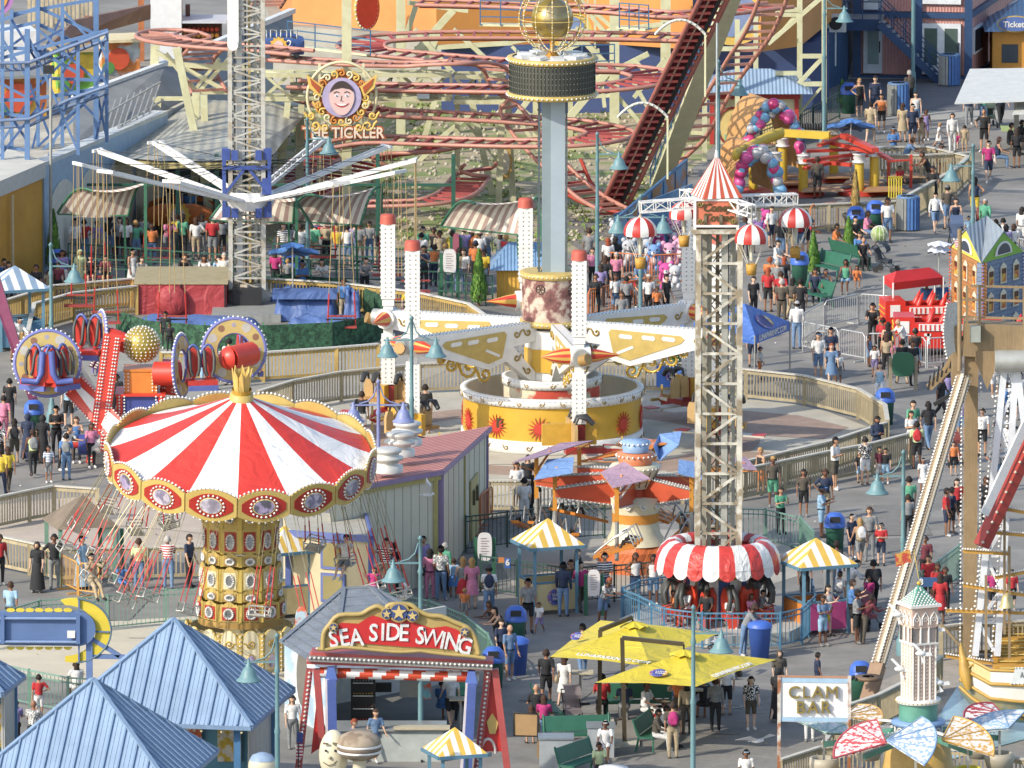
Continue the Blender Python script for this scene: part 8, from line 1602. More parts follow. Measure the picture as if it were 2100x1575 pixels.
 board('round green sign on two wooden posts near the timber frame',1852,800,722,772,.4,'#2f6a4c','#9c9076');board('oval white rules sign on a green post beside the green fence',994,1195,1092,1150,.24,'#e9e6e2');board('oval white rules sign before the striped shirt man',1218,1262,1168,1222,.2,'#e9e6e2');board('white rules sign hidden by the swing chairs',228,1190,1075,1125,.3,'#bcd6c8');board('round white sign in front of the green queue rails',922,610,510,562,.25,'#e9e6e2');board('dark red oval height sign above the queue',935,600,478,525,.12,'#a85a6c')
 q=K(1040,1200);t=tk(q,'small blue sign with white number 6 on the dark green fence','number_sign','sign');Y=at(1040,1150,1.2).y-.1;b=MB();b.slab([V(x,y,Y)for x,y in((1035,1145),(1047,1145),(1047,1165),(1035,1165))],.02,M('#3f6fc0',.5),(0,-1,0));b.slab([V(x,y,Y)for x,y in((1022,1143),(1034,1143),(1034,1154),(1022,1154))],.02,M('#e08a4a',.5),(0,-1,0));b.build('plate',t);text(0,'6',V(1041,1154,Y-.03),.28,WHITE,t,bold=.01)
 q=K(1888,1260);t=tk(q,'blue sign with white number 8 beside the green spire','number_sign','sign');Y=q.y;b=MB();b.slab([V(x,y,Y)for x,y in((1882,1184),(1925,1184),(1925,1203),(1882,1203))],.03,M('#3f6596',.5),(0,-1,0));b.bar(Vc((q.x,Y+.1,0)),V(1888,1190,Y+.1),.07,BLUEP);b.build('plate',t);text(0,'8',V(1889,1194,Y-.04),.28,WHITE,t,bold=.01)
 q=K(547,1610);t=tk(q,'pink poster banner reading FUN below the blue roofs','banner','banner');Y=q.y;b=MB();b.slab([V(x,y,Y)for x,y in((531,1486),(565,1486),(565,1570),(531,1570))],.03,M('#d8a86a',.6,0,.2,2,'patch','#b86a9a',2.),(0,-1,0));b.slab([V(x,y,Y-.03)for x,y in((531,1484),(565,1484),(565,1494),(531,1494))],.02,M('#a8549c',.6),(0,-1,0));b.build('cloth',t);text(0,'FUN',V(548,1505,Y-.06),.2,WHITE,t,bold=.006);b=MB();b.bar(Vc((V(567,1500,Y).x,Y,0)),V(567,1484,Y),.05,STEEL);b.build('pole',t)
 q=K(612,1600);t=tk(q,'striped flag with blue starred corner left of the red arch','flag','flag');Y=K(640,1655).y;b=MB();A_=[V(612+3*i,1498+3*sin(i),Y)for i in range(4)];B_=[V(606+5*i,1555+3*sin(i+1),Y)for i in range(4)];b.add(A_+B_,[(i,i+1,5+i,4+i)for i in range(3)],M('#e9e4e0',.7,0,.05,1,'stripeZ','#c2283a',3.2));b.slab([V(610,1500,Y-.03),V(622,1503,Y-.03),V(621,1525,Y-.03),V(608,1522,Y-.03)],.01,M('#3a4a8a',.7),(0,-1,0));b.bar(Vc((A_[0].x,Y,0)),A_[0]+Vc((0,0,.2)),.03,DARK);b.build('cloth',t)
 for lab,x,y,w in(('high white bar table before the snack counter',865,1560,1.7),('small square high table right of the snack bar',945,1500,.7),('square table under the farther yellow umbrella',1190,1445,.8),('table with drinks among the standing group',1405,1480,1.1),('table behind the drinks table',1360,1450,1.)):
  q=K(x,y);t=tk(q,lab,'table','table',group='high tables');b=MB();b.box(q+Vc((0,0,1.0)),(w,.6,.04),M('#cdbf9c',.6));b.build('table_top',t);b=MB();b.tube(q,q+Vc((0,0,1)),.04,STEEL,8);b.build('leg',t);b=MB();b.bar(q+Vc((-.3,0,.03)),q+Vc((.3,0,.03)),.06,DARK);b.bar(q+Vc((0,-.3,.03)),q+Vc((0,.3,.03)),.06,DARK);b.build('foot',t)
 def stroller(lab,x,y,col,rz):
  c=K(x,y);t=tk(c,lab,'stroller','stroller',group='strollers');C,N=cos(rz),sin(rz);X=lambda a,e,z:c+Vc((a*C-e*N,a*N+e*C,z));m=M(col,.8,0,.15,2);b=MB();b.slab([X(-.25,e,z)for e,z in((-.15,.35),(.35,.4),(.45,.9),(.38,.92),(.25,.5),(-.15,.48))],.5,m,X(1,0,0)-c);b.build('seat',t);b=MB();P=[X(s,.42-.5*sin(a),.85+.32*cos(a))for s in(-.26,.26)for a in[i*.35 for i in range(6)]];b.add(P,[(i,i+1,7+i,6+i)for i in range(5)],m);b.build('hood',t);b=MB()
  for s in(-.27,.27):b.path([X(s,-.35,.12),X(s,.1,.45),X(s,.5,1.0)],.018,DARK,5);b.path([X(s,.35,.12),X(s,.1,.45)],.018,DARK,5)
  b.bar(X(-.27,.5,1.0),X(.27,.5,1.0),.035,DARK);b.build('frame',t)
  for s in(-.27,.27):
   for e in(-.35,.35):b=MB();b.tube(X(s-.02,e,.12),X(s+.02,e,.12),.12,DARK,10);b.build('wheel',t)
 stroller('grey stroller parked behind the green benches',1175,1485,'#8d8284',.2);stroller('blue stroller pushed on the busy path',1962,505,'#56698a',.1);stroller('dark stroller beside the seated family',1818,558,'#3b4048',1.2);stroller('white hooded stroller behind the barrel bin',1488,1390,'#c9ccd2',1.2);stroller('maroon stroller beside the grey shirt man',1780,1290,'#8a4a52',.6);stroller('red stroller left of the timber post',1955,955,'#8c4038',.3);stroller('patterned stroller near the white awning',2028,260,'#5b6a5c',.2);stroller('red wheeled walker of the woman in green',2017,490,'#8a3a34',0)
 q=K(1793,530);t=tk(q,'pale green netted ball decoration above the dark stroller','net_ball','decoration');b=MB();b.ball(q+Vc((.2,0,.95)),.33,M('#c8cf9a',.8,0,.3,3,'patch','#86a84a',6.),16,12);b.build('ball',t);b=MB()
 for i in range(6):b.path(circ(q+Vc((.2,0,.95)),.335,18,u=(cos(i*.52),sin(i*.52),0),v=(0,0,1)),.01,WHITE,4,True)
 b.build('netting',t)
 for lab,x,y,d in(('gull gliding low over the pavers',1552,1520,3),('gull flying before the cream shed',877,1015,-30),('gull with raised wings above the swing gate',830,1225,-20)):
  p=V(x,y,K(x,y).y-d*.3 if d>0 else K(x,1280).y+d*.1);b=MB();g=M('#e6e7e6',.6,0,.06);u=1 if d>0 else.6;b.ball(p,.07,g,10,7,(2.4,1,.9));b.ball(p+Vc((.17,0,.03)),.05,g,8,6)
  for s in(-1,1):b.slab([p+Vc((-.08,s*.03,.03)),p+Vc((.08,s*.03,.03)),p+Vc((.1+s*.3*(d>0),s*.2,.18*u if d>0 else.3)),p+Vc((-.05+s*.62*(d>0),s*.35,.1 if d>0 else.5))],.012,g,(0,0,1))
  b.slab([p+Vc((-.14,-.03,0)),p+Vc((-.14,.03,0)),p+Vc((-.27,.05,0)),p+Vc((-.27,-.05,0))],.01,g,(0,0,1));tag(recentre(b.build('gull')),lab,'gull')
 for lab,x,y,w,h,z in(('white slatted awning shading people at the right edge',2040,175,3.0,3.2,2.7),('small white awning at the right edge below the large one',2125,205,1.6,2.2,2.3)):
  q=at(x,y,z);t=tk(Vc((q.x,q.y,0)),lab,'shade_awning','awning');b=MB();b.slab([q+Vc((-w/2-.3,-h*1.2,-.25)),q+Vc((w/2+.8,-h*1.2,-.1)),q+Vc((w/2+.8,h,.25)),q+Vc((-w/2+.6,h,.2))],.05,M('#d5d7d0',.6,0,.1),(0,0,1));b.build('cloth',t);b=MB();b.bar(Vc((q.x+.9,q.y,0)),q+Vc((.9,0,-.1)),.2,M('#b5b2aa',.6));b.build('post',t)
 q=K(2100,300);t=tk(q,'picnic table with green cloth at the right edge of the path','picnic_table','table');b=MB();b.box(q+Vc((0,0,.72)),(1.9,1.4,.04),M('#b9cf7a',.6));b.build('table_top',t);b=MB();b.box(q,(.2,.8,.72),STEEL);b.build('leg',t)
 b=MB();b.slab([Vc((K(0,800).x-.6,K(0,800).y+1,4.2)),Vc((K(80,880).x,K(80,880).y,0)),Vc((K(95,880).x,K(95,880).y,0)),Vc((K(0,800).x-.2,K(0,800).y+1,4.5))],.35,M('#7c3550',.5),(0,1,0));tag(recentre(b.build('maroon_strut')),'maroon slanting steel strut at the left edge','strut')
odds()
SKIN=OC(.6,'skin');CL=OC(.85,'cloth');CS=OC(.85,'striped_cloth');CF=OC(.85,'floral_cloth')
def fk(lean=0,th=(0,0),kn=(0,0),ua=(5,5),ea=(15,15),out=(8,8),inn=(0,0),pz=.92):
 J={};F=Vc((0,-1,0));D=Vc((0,0,-1));d=lambda a:F*sin(R(a))+D*cos(R(a));up=-d(-lean);up=Vc((0,-sin(R(lean)),cos(R(lean))))
 J['pel']=Vc((0,0,pz));J['chest']=J['pel']+up*.38;J['neck']=J['pel']+up*.53;u2=(up+Vc((0,0,.8))).normalized();J['head']=J['neck']+u2*.17+Vc((0,-.02,0))
 for i,s in enumerate((-1,1)):
  sh=J['chest']+up*.1+Vc((s*.19,0,0));o=Vc((s,0,0))*math.tan(R(out[i]));dr=(d(ua[i])+o).normalized();el=sh+dr*.28;d2=(d(ua[i]+ea[i])+Vc((-s,0,0))*math.tan(R(inn[i]))).normalized();wr=el+d2*.25;J[f'sh{i}'],J[f'el{i}'],J[f'wr{i}'],J[f'ha{i}']=sh,el,wr,wr+d2*.09
  hp=J['pel']+Vc((s*.09,0,-.02));k=hp+d(th[i])*.42+Vc((s*.02,0,0));an=k+d(th[i]-kn[i])*.41;J[f'hp{i}'],J[f'kn{i}'],J[f'an{i}']=hp,k,an;J[f'to{i}']=an+Vc((s*.02,-.15,-.035))
 return J
POSES={'s':fk(th=(2,-2),ea=(12,20)),'h':fk(th=(3,-3),ua=(-12,4),ea=(75,15),out=(42,8),inn=(25,0)),'p':fk(th=(0,2),ua=(22,30),ea=(85,95),inn=(18,25)),'w':fk(2,(24,-16),(8,22),(-20,22),(18,25),pz=.9),'v':fk(2,(-14,22),(26,6),(18,-18),(30,15),pz=.9),'l':fk(28,(-8,0),(0,4),(38,42),(55,50),inn=(10,10),pz=.9),'i':fk(6,(80,84),(78,82),(25,30),(50,45),pz=.55),'c':fk(th=(2,-2),ua=(8,8),ea=(95,98),inn=(50,45)),'r':fk(-8,(70,66),(40,30),(70,75),(60,60),out=(15,15),pz=.5)}
PHR={'s':'standing','h':'standing hand on hip','p':'looking at a phone','w':'walking','v':'striding','l':'leaning forward','i':'sitting','c':'with folded arms','r':'riding'}
PC={}
def pose_mesh(ps):
 if ps in PC:return PC[ps]
 J=POSES[ps];b=MB();m=SKIN;E=lambda c,r,s=(1,1,1):b.ball(c,r,m,12,8,s)
 up=(J['neck']-J['pel']).normalized();E(J['head'],.105,(.82,.98,1.18));b.tube(J['chest']+up*.08,J['head'],.06,m,10,.055);E(J['head']+Vc((0,-.105,-.015)),.025);
 for s in(-1,1):E(J['head']+Vc((s*.088,.01,-.01)),.026)
 E(J['pel']+up*.02,.155,(1.08,.74,.8));E(J['pel']+up*.2,.14,(1.02,.72,1.2));E(J['chest']+up*.0,.165,(1.08,.74,1.0));b.tube(J['pel'],J['chest'],.12,m,12,.13)
 for i in(0,1):
  for a,e,r0,r1 in(('sh','el',.05,.04),('el','wr',.042,.029),('wr','ha',.032,.034),('hp','kn',.088,.056),('kn','an',.056,.037),('an','to',.042,.034)):p,q=J[f'{a}{i}'],J[f'{e}{i}'];b.tube(p,q,r0,m,10,r1);E(p,r0);E(q,r1)
  b.tube(J['chest']+up*.09,J[f'sh{i}'],.055,m,10,.055)
 o=b.build('tmp');md=o.modifiers.new('r','REMESH');md.mode='VOXEL';md.voxel_size=.027;md.use_smooth_shade=True;sm=o.modifiers.new('s','SMOOTH');sm.iterations=2;bpy.context.view_layer.update()
 me=bpy.data.meshes.new_from_object(o.evaluated_get(bpy.context.evaluated_depsgraph_get()));bpy.data.objects.remove(o)
 vs=[v.co.copy()for v in me.vertices];ns=[v.normal.copy()for v in me.vertices];fs=[tuple(p.vertices)for p in me.polygons]
 bones=[('pel','neck','T')]+[(f'{a}{i}',f'{e}{i}',n)for i in(0,1)for a,e,n in(('sh','el','U'),('el','wr','A'),('wr','ha','H'),('hp','kn','G'),('kn','an','C'),('an','to','F'))]+[('neck','head','N')]
 Bn=[(J[a],J[e]-J[a],n,{'T':.13,'G':.06,'U':.045,'N':.07}.get(n,.03))for a,e,n in bones];L=[]
 for p in vs:
  best=None
  for a,d,n,r in Bn:
   t=max(0,min(1,(p-a).dot(d)/d.length_squared));k=(p-a-d*t).length-r
   if n=='N' and t>=1:k=(p-a-d).length-.1
   if best is None or k<best[0]:best=(k,n,t)
  L.append(best[1:])
 b=MB();b.add(vs,fs,SKIN,True)
 for i in(0,1):
  w,h=J[f'wr{i}'],J[f'ha{i}'];d=(h-w).normalized();sd=Vc((1,0,0));sd=(sd-d*sd.dot(d)).normalized()if ps in 'licpr' else Vc((0,1,0));n=d.cross(sd)
  for k,(o_,ln)in enumerate(((-.028,.065),(-.01,.078),(.009,.072),(.027,.055))):p=h+sd*o_+d*.02;q=p+d*ln*.55+n*.008;b.path([p,q,q+d*ln*.4+n*.025*(1 if i else-1)],[.0095,.009,.007],SKIN,5)
  p=w+d*.03+sd*-.03;b.path([p,p-sd*.03+d*.03,p-sd*.035+d*.065],[.011,.01,.008],SKIN,5)
 hd=J['head'];ey=M('#2a201c',.3)
 for s in(-1,1):b.ball(hd+Vc((s*.034,-.093,.012)),.011,ey,6,4)
 b.bar(hd+Vc((-.024,-.098,-.05)),hd+Vc((.024,-.098,-.05)),.009,M('#9a4a42',.5))
 o=b.build('body');me2=o.data;bpy.data.objects.remove(o);PC[ps]=(me2,vs,ns,fs,L,J);return PC[ps]
GC={}
def garment(ps,kind):
 if(ps,kind)in GC:return GC[(ps,kind)]
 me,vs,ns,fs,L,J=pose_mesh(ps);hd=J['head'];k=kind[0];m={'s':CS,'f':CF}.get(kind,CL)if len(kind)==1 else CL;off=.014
 def keep(f):
  c=sum((vs[i]for i in f),Vc((0,0,0)))/len(f);l=L[f[0]];n,t=l
  if kind in 'tsfdD':return(n=='T' and t>.04 and not(t>.97))or(n=='U' and t<.75)
  if kind=='l':return(n=='T' and t>.04)or n=='U' or(n=='A' and t<.92)
  if kind=='a':return n=='T' and.04<t<.9
  if kind=='P':return(n=='T' and t<.14)or n=='G' or(n=='C' and t<.95)
  if kind=='S':return(n=='T' and t<.14)or(n=='G' and t<.88)
  if kind=='O':return n=='F'
  hz=c-hd
  if kind=='Hs':return n=='N' and hz.z>-.06 and(hz.z>.045 or hz.y>.015)
  if kind=='Hl':return n=='N' and hz.z>-.12 and(hz.z>.05 or hz.y>.0)
  if kind=='Hc':return n=='N' and hz.z>.035
  if kind=='Hh':return(n=='N' and(hz.y>-.05 or hz.z>.07 or hz.z<-.09))or(n=='T' and t>.8)
 fl=[f for f in fs if keep(f)];ids=sorted({i for f in fl for i in f});mp={a:c for c,a in enumerate(ids)};off=.024 if kind[0]=='H' else.014;off=.03 if kind=='Hh' else off
 b=MB();b.add([vs[i]+ns[i]*off for i in ids],[tuple(mp[i]for i in f)for f in fl],m,True)
 pel=J['pel']
 if kind in 'dDK' and ps not in 'ir':
  zb=.12 if kind=='D' else.52;b.lathe([(.13,pel.z+.12),(.175,pel.z),(.2,pel.z-.15),(.24 if kind!='D' else.27,zb)],m,18,Vc((0,pel.y,0)))
 if kind=='K' and ps in 'ir':return garment(ps,'S')
 if kind=='Hl':b.ball(hd+Vc((0,.075,-.14)),.1,m,10,8,(1.0,.5,2.0))
 if kind=='Hc':b.slab([hd+Vc((x,y,.055))for x,y in((-.075,-.08),(.075,-.08),(.055,-.19),(-.055,-.19))],.012,m,(0,0,1))
 o=b.build('g');GC[(ps,kind)]=o.data;bpy.data.objects.remove(o);return GC[(ps,kind)]
CO={'w':('#e9e8e4','white'),'k':('#2a2b2e','black'),'g':('#8c8f90','grey'),'n':('#2e3b57','navy'),'b':('#4f86c4','blue'),'l':('#9cc3de','pale blue'),'r':('#c5262c','red'),'p':('#df86a6','pink'),'m':('#7a3440','maroon'),'o':('#e0803c','orange'),'y':('#e0c22e','yellow'),'G':('#5fb08a','green'),'t':('#b9a684','tan'),'d':('#6f8fb4','denim'),'u':('#9a8cc0','lilac'),'e':('#c9d8a0','lime'),'h':('#5a5348','olive'),'M':('#c02a78','magenta')}
HC={'k':'#1c1816','b':'#4a3122','y':'#b98f52','r':'#a34a22','g':'#b9b4ac'}
SK=('#dcae8c','#cc9a76','#a06f50','#e5bd9f','#7a5038');PPL=[];BODY={}
def rgba(h,k=.8):return(*[x*k for x in lin(h)],1)
def person(x,y,ps,rz,hh,top,bot,hr,ex,place,loc=None):
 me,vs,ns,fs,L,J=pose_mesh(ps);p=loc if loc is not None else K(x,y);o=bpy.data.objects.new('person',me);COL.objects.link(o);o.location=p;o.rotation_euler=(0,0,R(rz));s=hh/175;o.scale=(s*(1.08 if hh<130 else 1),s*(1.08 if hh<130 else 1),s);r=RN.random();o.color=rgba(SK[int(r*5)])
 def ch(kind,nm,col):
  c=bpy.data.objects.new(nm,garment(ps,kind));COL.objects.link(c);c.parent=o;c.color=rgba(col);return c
 tn={'t':'t-shirt','s':'striped shirt','f':'patterned shirt','l':'long sleeved top','a':'sleeveless top','d':'dress','D':'long robe'}[top[0]];bn={'P':'trousers','S':'shorts','K':'skirt','-':''}[bot[0]]
 ch(top[0],'top' if top[0]not in 'dD' else 'dress',CO[top[1]][0])
 if bot[0]!='-':ch(bot[0],{'P':'trousers','S':'shorts','K':'skirt'}[bot[0]],CO[bot[1]][0])
 ch('O','shoes',RN.choice(('#e6e4df','#2a2a2c','#8a8a88')));cap=''
 if hr[0]=='c':ch('Hs','hair','#2a1f1a');ch('Hc','cap',CO[hr[1]][0]);cap=' and '+CO[hr[1]][1]+' cap'
 elif hr[0]=='h':ch('Hh','headscarf',CO[hr[1]][0]);cap=' and '+CO[hr[1]][1]+' headscarf'
 elif hr[0]!='n':ch('Hs' if hr.islower()else 'Hl','hair',HC[hr[0].lower()]if hr[0].lower()!='k' else RN.choice(('#1c1816','#2b211b','#3d2c22','#241c18')))
 if ex:
  up=(J['neck']-J['pel']).normalized();q=J['pel']+up*.34+Vc((0,.2,0));b=MB();
  if ex[0]=='b':b.ball(q,.17,CL,12,8,(.95,.6,1.35));b.box(q+Vc((0,.08,-.15)),(.2,.08,.16),CL)
  else:b.ball(q+Vc((.24,-.15,-.32)),.14,CL,10,7,(.5,1,1));b.bar(q+Vc((.24,-.15,-.25)),J['sh0']+Vc((0,0,.06)),.03,CL)
  c=b.build('backpack' if ex[0]=='b' else 'shoulder_bag');c.parent=o;c.color=rgba(CO[ex[1]][0])
 lab=('child' if hh<135 else 'person')+' in '+CO[top[1]][1]+' '+tn+(' and '+CO[bot[1]][1]+' '+bn if bn and not cap else '')+cap+(' with '+CO[ex[1]][1]+(' backpack' if ex[0]=='b' else ' bag')if ex and not cap else ' '+PHR[ps])+' '+place
 PPL.append((x,y,o,lab,place));return o
